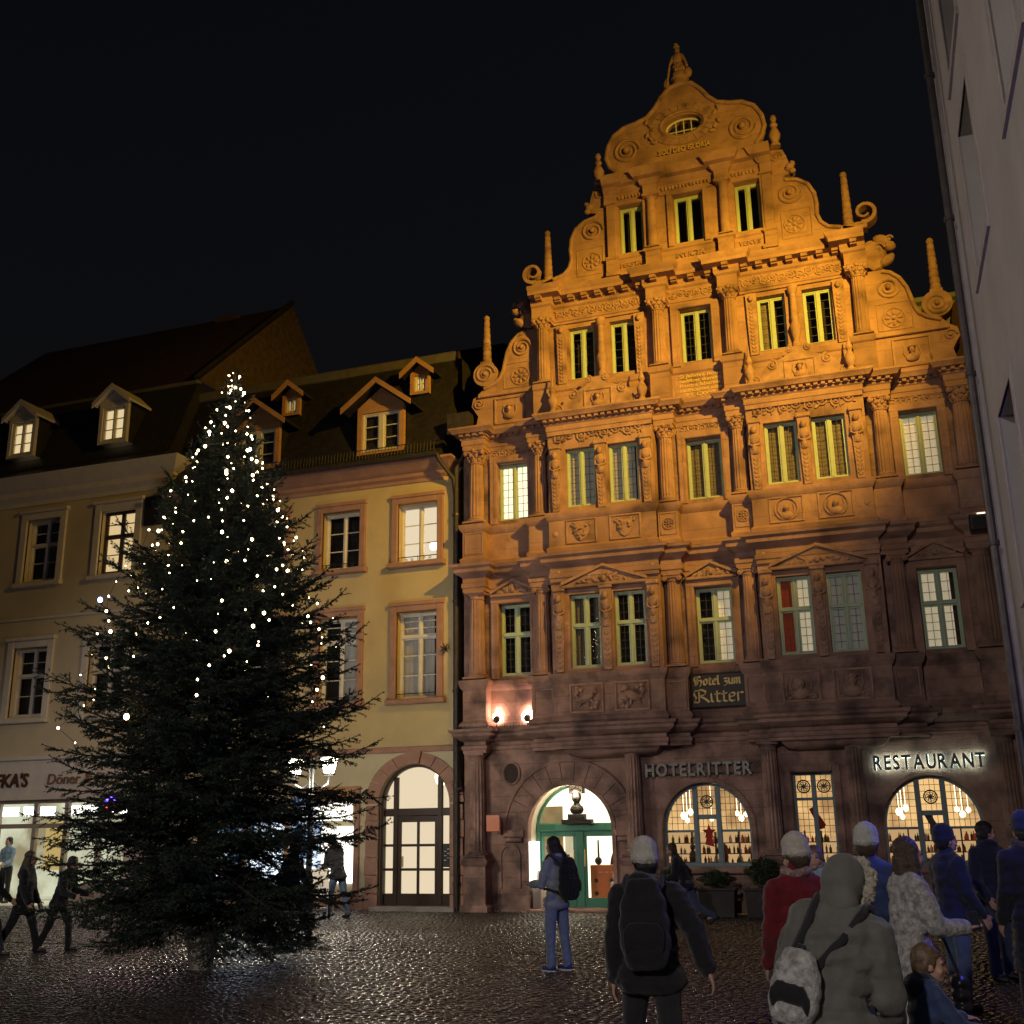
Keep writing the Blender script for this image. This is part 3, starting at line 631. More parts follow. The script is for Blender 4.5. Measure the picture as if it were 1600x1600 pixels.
# brackets of the big cornice, one by one
mm_ = MB(); mm_.prism([(-.075, 0), (.075, 0), (.075, .12), (-.075, .12)], 0, .15); mm_.prism([(-.075, .04), (.075, .04), (.075, .12), (-.075, .12)], .15, .21)
mme = mm_.mesh('modillion', ST, 0)
for (u0, d0), (u1, d1) in zip(P1[:-1], P1[1:]):
    if abs(d0-d1) < 1e-6:
        n = max(1, int((u1-u0)/.34)) if u1-u0 > .6 else 1
        for i in range(n):
            o = link(bpy.data.objects.new('modillion', mme), hotel); o.location = (u0+(u1-u0)*(i+.5)/n, -(d0+.06), 14.69)
for s in (-1, 1):
    column(s*3.86, .18, 12.5, 14.3, .165, 'cor'); column(s*.88, .18, 12.5, 14.3, .165, 'cor')
    f = MB(); o_frieze(f, s*2.36-1.18, s*2.36+1.18, 14.43, .26, .06, 90+s); f.build('scroll_frieze', ST2, hotel)
    # baluster between the paired windows, flanking strips
    f = MB(); u = s*2.36; f.lathe([(.1, 12.5), (.11, 12.62), (.07, 12.7), (.12, 12.95), (.14, 13.05), (.08, 13.2), (.1, 13.3), (.085, 13.36), (.075, 13.9), (.11, 13.95), (.13, 14.1)], u, .1, 14)
    f.build('baluster', ST2, hotel)
    for c in (1.38, 3.4):
        f = MB(); f.prism([(s*c-.1, 12.5), (s*c+.1, 12.5), (s*c+.13, 14.1), (s*c-.13, 14.1)], 0, .1)
        for k in range(12):
            for t in (-1, 1): f.e(s*c+t*.035, .1, 12.6+.1*k, .022, .03, .05, -t*.55, 7, 5)
        f.e(s*c, .14, 13.95, .06, .06, .08)
        f.build('herm_pilaster', ST2, hotel)
f = MB(); o_frieze(f, -.6, .6, 14.43, .26, .04, 95); f.build('scroll_frieze', ST2, hotel)
f = MB()
for s in (-1, 1): f.box(s*.5-.1, s*.5+.1, 0, .09, 12.5, 14.14, .015)
f.box(-.6, .6, 0, .1, 14.02, 14.15, .015); f.build('window_surround', ST, hotel)
# crest on top of each oriel
for s in (-1, 1):
    u = s*2.4; c = MB(); D = ORI-.16
    c.prism([(u-1.2, 11.5), (u+1.2, 11.5), (u+1.18, 11.62), (u+.95, 11.72), (u+.78, 12.0), (u+.5, 12.12), (u+.28, 12.22), (u+.12, 12.42), (u-.12, 12.42), (u-.28, 12.22), (u-.5, 12.12), (u-.78, 12.0), (u-.95, 11.72), (u-1.18, 11.62)], D-.22, D+.06)
    panel_frame(c, u-.36, u+.36, 11.58, 12.1, D+.06, .045, .03); o_bust(c, u, 11.83, D+.05, .46, True)
    for q, zz, rr in ((.62, 12.02, .12), (1.02, 11.66, .13), (.22, 12.36, .09)):
        for t in (-1, 1): c.spiral(u+t*q, zz, D+.07, rr, 1.8, pi/2, t, .028, .12, 6)
    c.build('oriel_crest', ST2, hotel)
    for t in (-1, 1):
        v = MB(); x = u+t*1.12; v.lathe([(.1, 11.5), (.1, 11.6), (.06, 11.66), (.12, 11.8), (.13, 11.88), (.07, 12.0), (.05, 12.05), (.085, 12.12), (.03, 12.3), (.012, 12.55)], x, ORI+.02, 12); v.build('finial', ST2, hotel)
# wings of the first stage (outline of the scroll, thick slabs)
WR = [(4.02, 11.5), (5.75, 11.5), (5.78, 11.75), (5.72, 12.0), (5.9, 12.3), (5.86, 12.5), (5.7, 12.6), (5.55, 12.78), (5.25, 12.9), (5.1, 13.02), (5.01, 13.22), (4.97, 13.41), (4.9, 13.7), (4.76, 13.97), (4.58, 14.14), (4.4, 14.2), (4.02, 14.2)]
for s in (-1, 1):
    w = MB(); w.prism([(s*a, b) for a, b in WR], -.36, -.02)
    w.box(min(s*4.1, s*5.7), max(s*4.1, s*5.7), -.1, .06, 12.48, 12.6, .015); w.box(min(s*4.1, s*5.6), max(s*4.1, s*5.6), -.1, .03, 11.52, 11.64, .015)
    w.build('gable_wing', ST, hotel)
    q = MB(); q.tube([(s*a, -.0, b-.05) for a, b in WR[7:16]], .05, 8); o_rosette(q, s*4.55, 12.95, -.02, .24); panel_frame(q, s*4.6-.42, s*4.6+.36, 12.64, 13.34, -.02, .025, .02)
    q.spiral(s*4.5, 13.72, .0, .26, 2.4, 0, -s, .035, .1, 6); q.e(s*4.5, .03, 13.72, .06, .07, .06)
    q.spiral(s*5.7, 12.33, .0, .14, 1.7, 0, s, .028)
    panel_frame(q, s*4.85-.42, s*4.85+.42, 11.7, 12.42, -.02, .05, .04); o_bust(q, s*4.85, 12.04, -.02, .5, True); q.build('wing_relief', ST2, hotel)
    v = MB(); v.lathe([(.31, 0)], 0, 0) if False else None
    # big disc volute
    n = 26; v.prism([(s*5.5+.33*cos(2*pi*i/n), 13.12+.33*sin(2*pi*i/n)) for i in range(n)], -.36, .04); v.spiral(s*5.5, 13.12, .05, .27, 2.3, 0, -s, .032, .1, 6); v.e(s*5.5, .06, 13.12, .06, .07, .06); v.build('volute', ST2, hotel)
    ob = MB(); z = 13.42; ob.box(s*5.52-.14, s*5.52+.14, -.3, -.02, z, z+.1, .012)
    for i in range(7): a = .125-.007*i; b_ = .118-.007*i; zz = z+.1+i*.172; ob.lathe([(a, zz), (a, zz+.12), (b_*.9, zz+.135), (b_*.9, zz+.16), (a*.96, zz+.172)], s*5.52, -.16, 12)
    ob.e(s*5.52, -.16, z+1.36, .085, .085, .085); ob.build('obelisk', ST2, hotel)
    # beast console beside the outer column
    k = MB(); x = s*4.36
    k.e(x-s*.1, -.1, 14.62, .3, .2, .42, s*.3); k.e(x+s*.12, -.06, 14.95, .22, .18, .14, -s*.5); k.e(x+s*.28, -.05, 14.78, .14, .15, .12); k.e(x+s*.18, -.05, 14.42, .2, .17, .12, s*.6); k.e(x+s*.3, -.05, 14.52, .07, .1, .07); k.spiral(x+s*.02, 14.72, .06, .15, 1.5, 0, s, .03); k.spiral(x+s*.28, 14.93, .05, .09, 1.3, 0, s, .025)
    k.build('beast_console', ST2, hotel)
# ---- gable, second stage (15.2 .. 17.95)
G2W = [(-1.48, .62), (0, .74), (1.48, .62)]
gw = MB(); wall_holes(gw, -2.1, 2.1, 15.1, 17.9, 0.0, [(u-w/2, u+w/2, 15.85, 17.2) for u, w in G2W], .4); gw.build('gable_wall', ST, hotel, 0)
for u, w in G2W: casement(hotel, u, 15.85, 17.2, w, -.16, 'dark', None, lead=False)
P2 = sym([(0, .72, .03), (.72, 1.1, .2), (1.1, 1.84, .03), (1.84, 2.14, .12)])
b = MB(); b.sweep(P2, [(-.2, 15.2), (.06, 15.2), (.06, 15.3), (0, 15.34), (0, 15.66), (.04, 15.69), (.05, 15.74), (-.2, 15.77)]); b.build('gable_plinth', ST, hotel, 30)
b = MB(); b.sweep(P2, [(-.2, 17.26), (.02, 17.26), (.02, 17.31), (-.01, 17.33), (-.01, 17.55), (.04, 17.58), (.08, 17.64), (.08, 17.7), (.2, 17.74), (.26, 17.84), (.3, 17.9), (.3, 17.95), (-.2, 17.98)]); b.build('gable_cornice', ST, hotel, 30)
for u0, u1 in ((-1.8, -1.12), (-.66, .66), (1.12, 1.8)):
    f = MB()
    for i in range(int((u1-u0)/.09)): f.e(u0+.05+i*.09, .05, 17.43, .04, .03, .06, .3*(-1)**i, 6, 4)
    f.build('leaf_frieze', ST2, hotel)
for u, w in G2W:
    f = MB()
    for s in (-1, 1): f.box(u+s*(w/2+.09)-.07, u+s*(w/2+.09)+.07, 0, .07, 15.77, 17.26, .012)
    f.box(u-w/2-.16, u+w/2+.16, 0, .076, 17.2, 17.28, .012)
    f.build('window_surround', ST, hotel)
for s in (-1, 1):
    column(s*.92, .08, 15.77, 17.26, .13, 'doric', 0)
    p = MB(); p.box(s*1.98-.12, s*1.98+.12, 0, .1, 15.77, 17.26, .015); p.build('pilaster', ST, hotel)
WR2 = [(2.06, 15.1), (4.06, 15.1), (4.06, 15.4), (3.64, 15.52), (3.35, 15.6), (3.19, 15.76), (3.12, 15.98), (3.14, 16.25), (3.11, 16.55), (2.98, 16.84), (2.73, 17.02), (2.45, 17.08), (2.38, 17.16), (2.55, 17.2), (2.66, 17.34), (2.55, 17.5), (2.5, 17.7), (2.42, 17.9), (2.06, 17.95)]
for s in (-1, 1):
    w = MB(); w.prism([(s*a, b) for a, b in WR2], -.36, -.02); w.build('gable_wing', ST, hotel)
    q = MB(); q.tube([(s*(a-.03), 0, b-.04) for a, b in WR2[3:12]], .05, 8); q.spiral(s*2.5, 16.66, 0, .3, 2.4, 0, -s, .035, .1, 6); q.e(s*2.5, .04, 16.66, .07, .08, .07); o_rosette(q, s*2.55, 15.8, -.02, .24); panel_frame(q, s*2.6-.36, s*2.6+.36, 15.42, 16.2, -.02, .025, .02)
    q.spiral(s*2.26, 17.72, .0, .15, 2, 0, s, .03); q.e(s*2.56, .0, 17.36, .12, .1, .1, .5); q.e(s*2.62, .0, 17.24, .09, .09, .07); q.e(s*2.63, .0, 17.45, .08, .09, .06, -.6)
    q.build('wing_relief', ST2, hotel)
    ob = MB(); z = 15.42; ob.box(s*3.78-.14, s*3.78+.14, -.3, -.02, z-.05, z+.12, .012)
    for i in range(8): a = .125-.006*i; b_ = .118-.006*i; zz = z+.12+i*.165; ob.lathe([(a, zz), (a, zz+.115), (b_*.9, zz+.13), (b_*.9, zz+.152), (a*.96, zz+.165)], s*3.78, -.16, 12)
    ob.e(s*3.78, -.16, z+1.52, .085, .085, .085); ob.build('obelisk', ST2, hotel)
    # open hook scroll
    h = MB(); pts = []; n = 30
    for i in range(n+1):
        t = i/n; a = -pi*.62+t*2*pi*1.22; rr = .33*(1-t*.62); pts.append((s*(4.17+rr*cos(a)), 15.8+rr*sin(a)))
    inner = [(s*(4.17+(.33*(1-i/n*.62)-.1*(1-.5*i/n))*cos(-pi*.62+i/n*2*pi*1.22)), 15.8+(.33*(1-i/n*.62)-.1*(1-.5*i/n))*sin(-pi*.62+i/n*2*pi*1.22)) for i in range(n+1)]
    for i in range(n):
        h.prism([pts[i], pts[i+1], inner[i+1], inner[i]], -.34, -.02)
    h.box(min(s*3.86, s*4.2), max(s*3.86, s*4.2), -.32, -.04, 15.38, 15.56, .012); h.build('hook_scroll', ST2, hotel)
    v = MB(); v.lathe([(.13, 17.97), (.13, 18.05), (.07, 18.1), (.13, 18.22), (.15, 18.32), (.1, 18.45), (.06, 18.52), (.1, 18.6), (.05, 18.68), (.085, 18.78), (.06, 18.86), (.01, 18.9)], s*2.27, .02, 14); v.build('finial', ST2, hotel)
# ---- top piece with oval window
TP = [(0, 20.5), (.3, 20.44), (.52, 20.2), (.7, 19.92), (.92, 19.7), (1.23, 19.6), (1.55, 19.54), (1.83, 19.36), (2.0, 19.05), (2.05, 18.72), (1.96, 18.45), (1.82, 18.28), (1.86, 17.95)]
OV = (.49, .28, 19.24)
def half_top(s):
    n = 14; ov = [(s*OV[0]*sin(pi*i/n), OV[2]-OV[1]*cos(pi*i/n)) for i in range(n+1)]
    return [(s*a, b) for a, b in TP]+[(0, 17.95)]+ov
t = MB()
for s in (-1, 1): t.prism(half_top(s), -.42, -.02)
t.build('gable_head', ST, hotel, 30)
t = MB(); t.tube([(a, .0, b-.05) for a, b in [(-x, y) for x, y in TP[:0:-1]]+TP], .06, 8)
for s in (-1, 1):
    t.spiral(s*1.5, 18.78, .0, .36, 2.6, 0, -s, .045, .1, 6); t.e(s*1.5, .05, 18.78, .09, .1, .09)
    for k in range(6): t.e(s*(.75+.09*(k % 3)), .02, 18.85+.13*k, .09, .05, .05, s*k, 7, 5)
t.ring(0, OV[2], .0, .58, .05, 30, .37); t.build('head_relief', ST2, hotel)
for i in range(22):   # stones of the oval surround
    a = 2*pi*i/22; a2 = 2*pi*(i+.93)/22; q = MB()
    q.prism([(.62*cos(a), OV[2]+.4*sin(a)), (.62*cos(a2), OV[2]+.4*sin(a2)), (.86*cos(a2), OV[2]+.6*sin(a2)), (.86*cos(a), OV[2]+.6*sin(a))], -.05, .012); q.build('voussoir', ST2, hotel, 0)
ow = MB(); ow.ring(0, OV[2], -.2, .46, .03, 28, .255)
for x in (-.2, 0, .2): ow.box(x-.012, x+.012, -.21, -.18, OV[2]-.25, OV[2]+.25)
ow.box(-.46, .46, -.21, -.182, OV[2]-.09, OV[2]-.07)
fo = ow.build('oval_window', M['white_p'], hotel); q = MB(); q.prism([(.47*cos(2*pi*i/24), OV[2]+.26*sin(2*pi*i/24)) for i in range(24)], -.215, -.212); q.build('pane', M['glass'], fo, 0)
q = MB(); q.prism([(.6*cos(2*pi*i/24), OV[2]+.36*sin(2*pi*i/24)) for i in range(24)], -.6, -.43); q.build('interior', M['dark_room'], fo, 0)
# knight on the top
k = MB(); k.lathe([(.26, 20.42), (.26, 20.5), (.2, 20.55), (.19, 20.66), (.24, 20.72)], -.02, -.2, 14)
k.ell((-.02, .2, 20.86), (.2, .15, .17)); k.ell((-.04, .2, 21.1), (.17, .13, .16)); k.ell((-.05, .2, 21.36), (.14, .11, .22)); k.ell((-.05, .2, 21.62), (.075, .08, .1)); k.ell((-.06, .2, 21.74), (.09, .09, .05)); k.ell((-.08, .2, 21.82), (.06, .05, .05))
k.cap((-.17, .2, 21.45), (-.24, .12, 21.2), .05, .04); k.cap((.06, .2, 21.45), (.15, .12, 21.2), .055, .045); k.cap((.15, .12, 21.2), (.2, .05, 21.0), .045, .04); k.ell((-.38, .18, 20.62), (.08, .05, .2)); k.ell((.2, .15, 20.85), (.12, .1, .16)); k.cap((-.25, .12, 21.2), (-.36, .15, 20.6), .03, .03)
for q in range(5): k.ell((-.1+.05*q, .1, 20.98+.03*(q % 2)), (.045, .05, .09))
k.build('knight_statue', ST2, hotel)
# writing carved and gilt
text_mesh('inscription', 'SOLI DEO GLORIA', .2, M['gold'], hotel, (-.66, -.045, 18.42), .02, .003, .12, width=1.34)
text_mesh('inscription', 'INVICTA', .2, ST2, hotel, (-.36, -.055, 15.42), .03, .003, .2, width=.72)
text_mesh('inscription', 'VENVS', .17, ST2, hotel, (1.22, -.055, 15.43), .03, .003, .2, width=.52)
text_mesh('inscription', 'PERSTA', .17, ST2, hotel, (-1.78, -.055, 15.43), .03, .003, .2, width=.56)
for i, (s_, w_) in enumerate((('Si Jehova non', .94), ('aedificet domum', 1.0), ('Frustra laborant', 1.0), ('aedificantes eam', 1.0), ('P S  CXXVII', .7))):
    text_mesh('inscription', s_, .125, M['gold'], hotel, (-.47+(1.0-w_)/2*(i == 4), -.055, 12.19-.122*i), .015, .003, .1, width=w_)
b = MB(); b.box(-.58, .62, .03, .045, 11.5, 12.3, .005); b.build('inscription_tablet', ST2, hotel)
# ------------------------------------------------------------------ hotel, ground floor
def arch_pts(u, hw, zs, rise, n=22): return [(u-hw*cos(pi*i/n), zs+rise*sin(pi*i/n)) for i in range(n+1)]
def arch_ring(mb, u, zb, hw, zs, rise, w, d0, d1, sw=None, n=22):
    """frame strip inside an arched opening"""
    o = [(u-hw, zb)]+arch_pts(u, hw, zs, rise, n)+[(u+hw, zb)]; i_ = [(u-hw+w, zb)]+arch_pts(u, hw-w, zs, rise-w, n)+[(u+hw-w, zb)]
    for k in range(len(o)-1): mb.prism([o[k], i_[k], i_[k+1], o[k+1]], d0, d1)
def arch_h(u, hw, zs, rise, x):
    t = (x-u)/hw; return zs+rise*sqrt(max(0, 1-t*t))
# stone ring of the doorway, stone by stone
u, zb, hw, zs, ri = DOOR
nv_ = 13
for k in range(nv_):
    a0, a1 = pi*k/nv_, pi*(k+.96)/nv_; q = MB(); ro = .46
    q.prism([(u-hw*cos(a0), zs+ri*sin(a0)), (u-hw*cos(a1), zs+ri*sin(a1)), (u-(hw+ro)*cos(a1), zs+(ri+ro)*sin(a1)), (u-(hw+ro)*cos(a0), zs+(ri+ro)*sin(a0))], -.02, .035+.006*(k % 2)); q.build('voussoir', SW, hotel, 0)
q = MB(); arch_ring(q, u, 1.7, hw+.5, zs, ri+.5, .05, 0, .07); arch_ring(q, u, 0.0, hw+.02, zs, ri+.02, .09, -.02, .06); q.build('arch_moulding', SW, hotel)
for s in (-1, 1):
    q = MB(); x = u+s*(hw+.26); q.box(x-.24, x+.24, -.02, .16, 1.6, 1.76, .03); q.box(x-.2, x+.2, -.02, .1, 1.5, 1.6, .02); q.build('impost', SW, hotel)
q = MB(); n = 12; nx = -5.0     # little seat niche and the oval niche, flat plates for carved recesses, framed in stone
arch_ring(q, nx, .5, .26, 1.2, .26, .06, 0, .035); q.build('niche_frame', SW, hotel)
q = MB(); q.prism([(nx-.2, .5)]+arch_pts(nx, .2, 1.2, .2, 10)+[(nx+.2, .5)], .0, .006); q.build('seat_niche', M['stone_worn'], hotel)
q = MB(); q.ring(-4.93, 3.03, .02, .2, .03, 20, .25); q.build('niche_frame', SW, hotel)
q = MB(); q.prism([(-4.93+.19*cos(2*pi*i/20), 3.03+.24*sin(2*pi*i/20)) for i in range(20)], .0, .008); q.build('oval_niche', mat('shaded_niche', (.05, .035, .03), .95, .2, 6), hotel)  # flat disc, its dark colour standing in for shade in the recess
pl = MB(); pl.box(-5.42, -5.1, .385, .405, 1.74, 2.1, .004); pl.build('plaque', mat('orange_plaque', (.62, .12, .02), .4, .1, 5), hotel)
# doorway: recessed green glazed door, lobby behind
D0 = -.75
rv = MB(); o_ = [(u-hw, 0)]+arch_pts(u, hw, zs, ri, 22)+[(u+hw, 0)]
for k in range(len(o_)-1): rv.quad((o_[k][0], .4, o_[k][1]), (o_[k+1][0], .4, o_[k+1][1]), (o_[k+1][0], .85, o_[k+1][1]), (o_[k][0], .85, o_[k][1]))
rv.build('door_reveal', M['sheet'], hotel, 0)
dr = MB(); W2 = hw-.02
dr.box(u-W2, u+W2, D0-.08, D0+.03, 1.72, 1.9, .02)
for x0, x1 in ((-W2, -W2+.1), (-.1, .1), (W2-.1, W2)): dr.box(u+x0, u+x1, D0-.08, D0+.02, .04, 1.72, .015)
for x0, x1 in ((-W2+.1, -.1), (.1, W2-.1)):
    dr.box(u+x0, u+x1, D0-.07, D0, .04, .26, .015); dr.box(u+x0, u+x1, D0-.07, D0-.002, 1.6, 1.72, .015)
    for t in (x0, x1-.06): dr.box(u+t, u+t+.06, D0-.065, D0-.01, .26, 1.6)
arch_ring(dr, u, 1.9, W2, 1.74, ri-.02, .05, D0-.08, D0+.01)
dro = dr.build('hotel_door', M['green_d'], hotel)
for x0, x1 in ((-W2+.16, -.16), (.16, W2-.16)):
    q = MB(); q.box(u+x0, u+x1, D0-.045, D0-.04, .26, 1.6); q.build('pane', M['glass'], dro, 0)
q = MB(); q.prism([(u-W2+.05, 1.9)]+[p for p in arch_pts(u, W2-.05, 1.74, ri-.07, 22) if p[1] > 1.92]+[(u+W2-.05, 1.9)], D0-.05, D0-.045); q.build('pane', M['glass'], dro, 0)
for s in (-1, 1):
    q = MB(); q.cap((u+s*.13, -D0-.06, .95), (u+s*.13, -D0-.06, 1.3), .014, .014, 8, 2); q.build('door_handle', M['gold'], dro)
st = MB(); st.box(u-hw, u+hw, D0-.1, .05, -.02, .05, .02); st.build('door_step', SW, hotel)
bu = MB(); bu.box(u-.36, u+.36, D0+.03, D0+.25, 1.88, 1.98, .01); bu.box(u-.2, u+.2, D0+.05, D0+.25, 1.98, 2.1, .01); bu.ell((u, -D0-.15, 2.2), (.17, .11, .13)); bu.ell((u, -D0-.15, 2.32), (.08, .07, .08)); bu.ell((u, -D0-.15, 2.48), (.12, .11, .15)); bu.ell((u, -D0-.13, 2.62), (.16, .13, .07)); bu.ell((u, -D0-.27, 2.46), (.03, .03, .05)); bu.box(u-.17, u+.17, D0+.02, D0+.2, 2.56, 2.76, .02)
bu.build('bust', M['bronze'], hotel)
room(hotel, u-1.5, u+1.4, -3.2, -.86, .03, 2.95, M['lobby'], 'lobby')
q = MB(); q.box(u-1.5, u-.62, -1.5, -1.44, .05, 2.3, .01); q.build('lobby_screen', mat('lobby_joinery', (.35, .27, .16), .6, .2, 5), hotel)
q = MB(); q.box(u-.52, u-.12, -1.3, -1.26, .9, 1.6, .01); q.build('lobby_curtain', M['curtain_lit'], hotel)
ct = MB(); ct.box(u+.16, u+.98, -1.35, -1.0, .05, .96, .01); co = ct.build('reception_desk', mat('orange_lacquer', (.5, .13, .035), .4, .15, 6), hotel)
q = MB()
for x in (.3, .66):
    for z in (.34, .62): q.prism([(u+x+.05*cos(2*pi*i/12), z+.05*sin(2*pi*i/12)) for i in range(12)], -1.0, -.99)
q.build('desk_hole', M['iron'], co)
q = MB()
for x in (.36, .5, .64): q.box(u+x, u+x+.09, -1.0, -.99, .8, .81)
q.build('desk_handle', M['white_p'], co)
q = MB(); q.ell((u+.32, 1.15, 1.05), (.09, .06, .09)); q.cap((u+.3, 1.25, .96), (u+.3, 1.25, 1.5), .03, .02); q.build('lobby_vase', M['iron'], hotel)
q = MB(); n = 10
for i in range(n):
    a0, a1 = pi*.5+i*pi*.5/n, pi*.5+(i+1)*pi*.5/n; q.prism([(u+1.25+.75*cos(a0), .9+.75*sin(a0)), (u+1.25+.75*cos(a1), .9+.75*sin(a1)), (u+1.25+.62*cos(a1), .9+.62*sin(a1)), (u+1.25+.62*cos(a0), .9+.62*sin(a0))], -1.6, -1.5)
q.prism([(u+.63, .9), (u+1.2, .9), (u+1.2, 1.5), (u+.85, 1.35)], -1.62, -1.52); q.build('lobby_arch', M['brown'], hotel)
mc = MB(); mc.box(u-hw+.0, u-hw+.09, -.72, -.2, .55, 1.5, .01); mc.build('menu_case', glow('menu_case_light', (1, .95, .82), 3.0), hotel)
for s in (-1, 1):
    q = MB(); x = u+s*(hw-.14); q.box(x-.1, x+.1, -.66, -.3, .03, .62, .015); q.ell((x, .48, .74), (.09, .1, .13)); q.build('door_stand', M['trim_w'], hotel)
lamp('doorway_lamp', 'POINT', (HX+u, HY+.45, 2.55), 45, (1, .84, .6), shadow_soft_size=.08)
# arched restaurant windows
def medallion(parent, uu, z, r, d):
    q = MB(); q.ring(uu, z, d, r, .016, 22); q.ring(uu, z, d, r*.72, .008, 18)
    for k in range(8): a = k*pi/4; q.e(uu+r*.42*cos(a), d, z+r*.42*sin(a), r*.26, .006, r*.1, a+.6, 6, 4)
    q.prism([(uu+r*.3*cos(2*pi*i/8), z+r*.3*sin(2*pi*i/8)) for i in range(8)], d-.004, d+.004); q.build('glass_medallion', M['iron'], parent)
def grid(parent, cells, d, sx, sy, arch=None):
    q = MB()
    for x0, x1, y0, y1 in cells:
        nx = max(1, round((x1-x0)/sx)); ny = max(1, round((y1-y0)/sy))
        for i in range(1, nx):
            x = x0+(x1-x0)*i/nx; yt = y1 if not arch else min(y1, arch(x)); 
            if yt > y0: q.box(x-.005, x+.005, d-.005, d+.005, y0, yt)
        for j in range(1, ny):
            y = y0+(y1-y0)*j/ny; a, b = x0, x1
            if arch:
                xs = [x0+(x1-x0)*t/20 for t in range(21)]; ok = [x for x in xs if arch(x) > y]
                if len(ok) < 2: continue
                a, b = ok[0], ok[-1]
            q.box(a, b, d-.0045, d+.0045, y-.005, y+.005)
    q.build('leading', M['lead'], parent, 0)
BOT = [mat('bottle_green_glass', (.03, .08, .03), .15), mat('bottle_brown_glass', (.12, .05, .015), .15), mat('bottle_clear_glass', (.5, .45, .35), .15), mat('bottle_red_label', (.4, .05, .03), .4)]
def bar_shelves(fo, u, hw, seed):
    rr = random.Random(seed+40); s = MB()
    for z in (.98, 1.2, 1.43): s.box(u-hw, u+hw, -1.14, -.98, z-.02, z)
    for x in (-hw*.5, 0.0, hw*.5): s.box(u+x-.015, u+x+.015, -1.14, -.99, .62, 1.66)
    s.build('bar_shelf', M['brown'], fo, 0)
    for k in range(4):
        q = MB()
        for z in (.98, 1.2, 1.43):
            for i in range(int(hw*7)):
                x = u+rr.uniform(-hw, hw); h = rr.uniform(.11, .18); r = rr.uniform(.022, .034); q.lathe([(r, z), (r, z+h*.6), (r*.35, z+h*.78), (r*.35, z+h)], x, -1.06+rr.uniform(-.03, .03), 7)
        q.build('bottles', BOT[k], fo)['kind'] = 'stuff'
def arch_window(A, seed):
    u, zb, hw, zs, ri = A; d = -.2; fm = M['blue_g']; f = MB()
    arch_ring(f, u, zb, hw-.005, zs, ri-.005, .06, d-.08, d); f.box(u-hw+.06, u+hw-.06, d-.08, d-.002, zb, zb+.07)
    m0, m1 = u-.25, u+.25
    for x in (m0, m1): f.box(x-.055, x+.055, d-.08, d+.02, zb+.07, arch_h(u, hw-.06, zs, ri-.06, x), .01)
    ztr = 1.98; f.box(m0+.055, m1-.055, d-.08, d+.015, ztr-.05, ztr+.05, .01)
    for x0, x1 in ((u-hw+.05, m0-.055), (m1+.055, u+hw-.05)): f.box(x0, x1, d-.07, d-.01, 1.66, 1.71)
    fo = f.build('arched_window', fm, hotel)
    p = MB(); p.prism([(u-hw+.05, zb+.06)]+arch_pts(u, hw-.055, zs, ri-.055, 20)+[(u+hw-.05, zb+.06)], d-.052, d-.047); p.build('pane', M['glass'], fo, 0)
    AH = lambda x: arch_h(u, hw-.06, zs, ri-.06, x)
    grid(fo, [(u-hw+.06, m0-.055, 1.71, 2.8), (m1+.055, u+hw-.06, 1.71, 2.8), (m0+.055, m1-.055, ztr+.05, 2.8), (m0+.055, m1-.055, 1.62, ztr-.05)], d-.045, .11, .13, AH)
    medallion(fo, u, 2.3, .13, d-.03)
    sl = MB(); sl.box(u-hw-.12, u+hw+.12, -.02, .14, zb-.14, zb, .02); sl.build('sill', SW, hotel)
    am = MB(); arch_ring(am, u, zb, hw+.1, zs, ri+.1, .1, -.02, .03); am.build('arch_moulding', SW, hotel)
    r_ = room(fo, u-1.15, u+1.15, -1.9, -.35, .6, 2.95, M['lit_rest'])
    sh = MB(); sh.box(u-1.1, u+1.1, -1.2, -1.15, .62, 1.66); sh.build('bar_wall', M['lit_bar'], fo, 0)
    bar_shelves(fo, u, 1.05, seed)
    rr = random.Random(seed)
    for x, dd, z, r in ((-.66, .9, 2.02, .07), (-.52, 1.0, 2.1, .06), (-.6, 1.0, 1.92, .05), (.6, 1.1, 1.95, .06), (.72, 1.0, 2.03, .05), (.5, 1.2, 2.05, .05), (-.1, 1.3, 1.95, .05)):
        q = MB(); q.ell((u+x, dd, z), (r, r, r*1.25)); q.tube([(u+x, dd, z+r), (u+x, dd, 2.9)], .006, 4); q.build('room_lamp', M['lampglow'], fo)
    for x in (-.6, .1, .75):
        q = MB(); q.box(u+x-.2, u+x+.2, -.9, -.6, 1.0, 1.03); q.tube([(u+x, .75, .6), (u+x, .75, 1.0)], .03, 6); q.build('table', M['brown'], fo)
        q = MB(); q.ell((u+x+.12, .8, 1.12), (.09, .07, .17)); q.ell((u+x+.12, .8, 1.34), (.06, .06, .08)); q.build('seated_guest', M['brown'], fo)
    return fo
w1 = arch_window(AW1, 1); w3 = arch_window(AW3, 2)
M['red_felt'] = mat('red_felt', (.45, .03, .02), .9, .2, 8, .2, 60)
q = MB(); pts = []     # red paper star in the first window
for i in range(10): r = .16 if i % 2 == 0 else .07; a = pi/2+i*pi/5; pts.append((AW1[0]+r*cos(a), 1.66+r*sin(a)))
q.prism(pts, -.32, -.29); q.build('paper_star', M['red_felt'], w1)
q = MB(); q.prism([(AW1[0]-.1, 1.4), (AW1[0]+.1, 1.35), (AW1[0]+.05, 1.6), (AW1[0]-.05, 1.6)], -.32, -.3); q.build('paper_bell', M['red_felt'], w1)
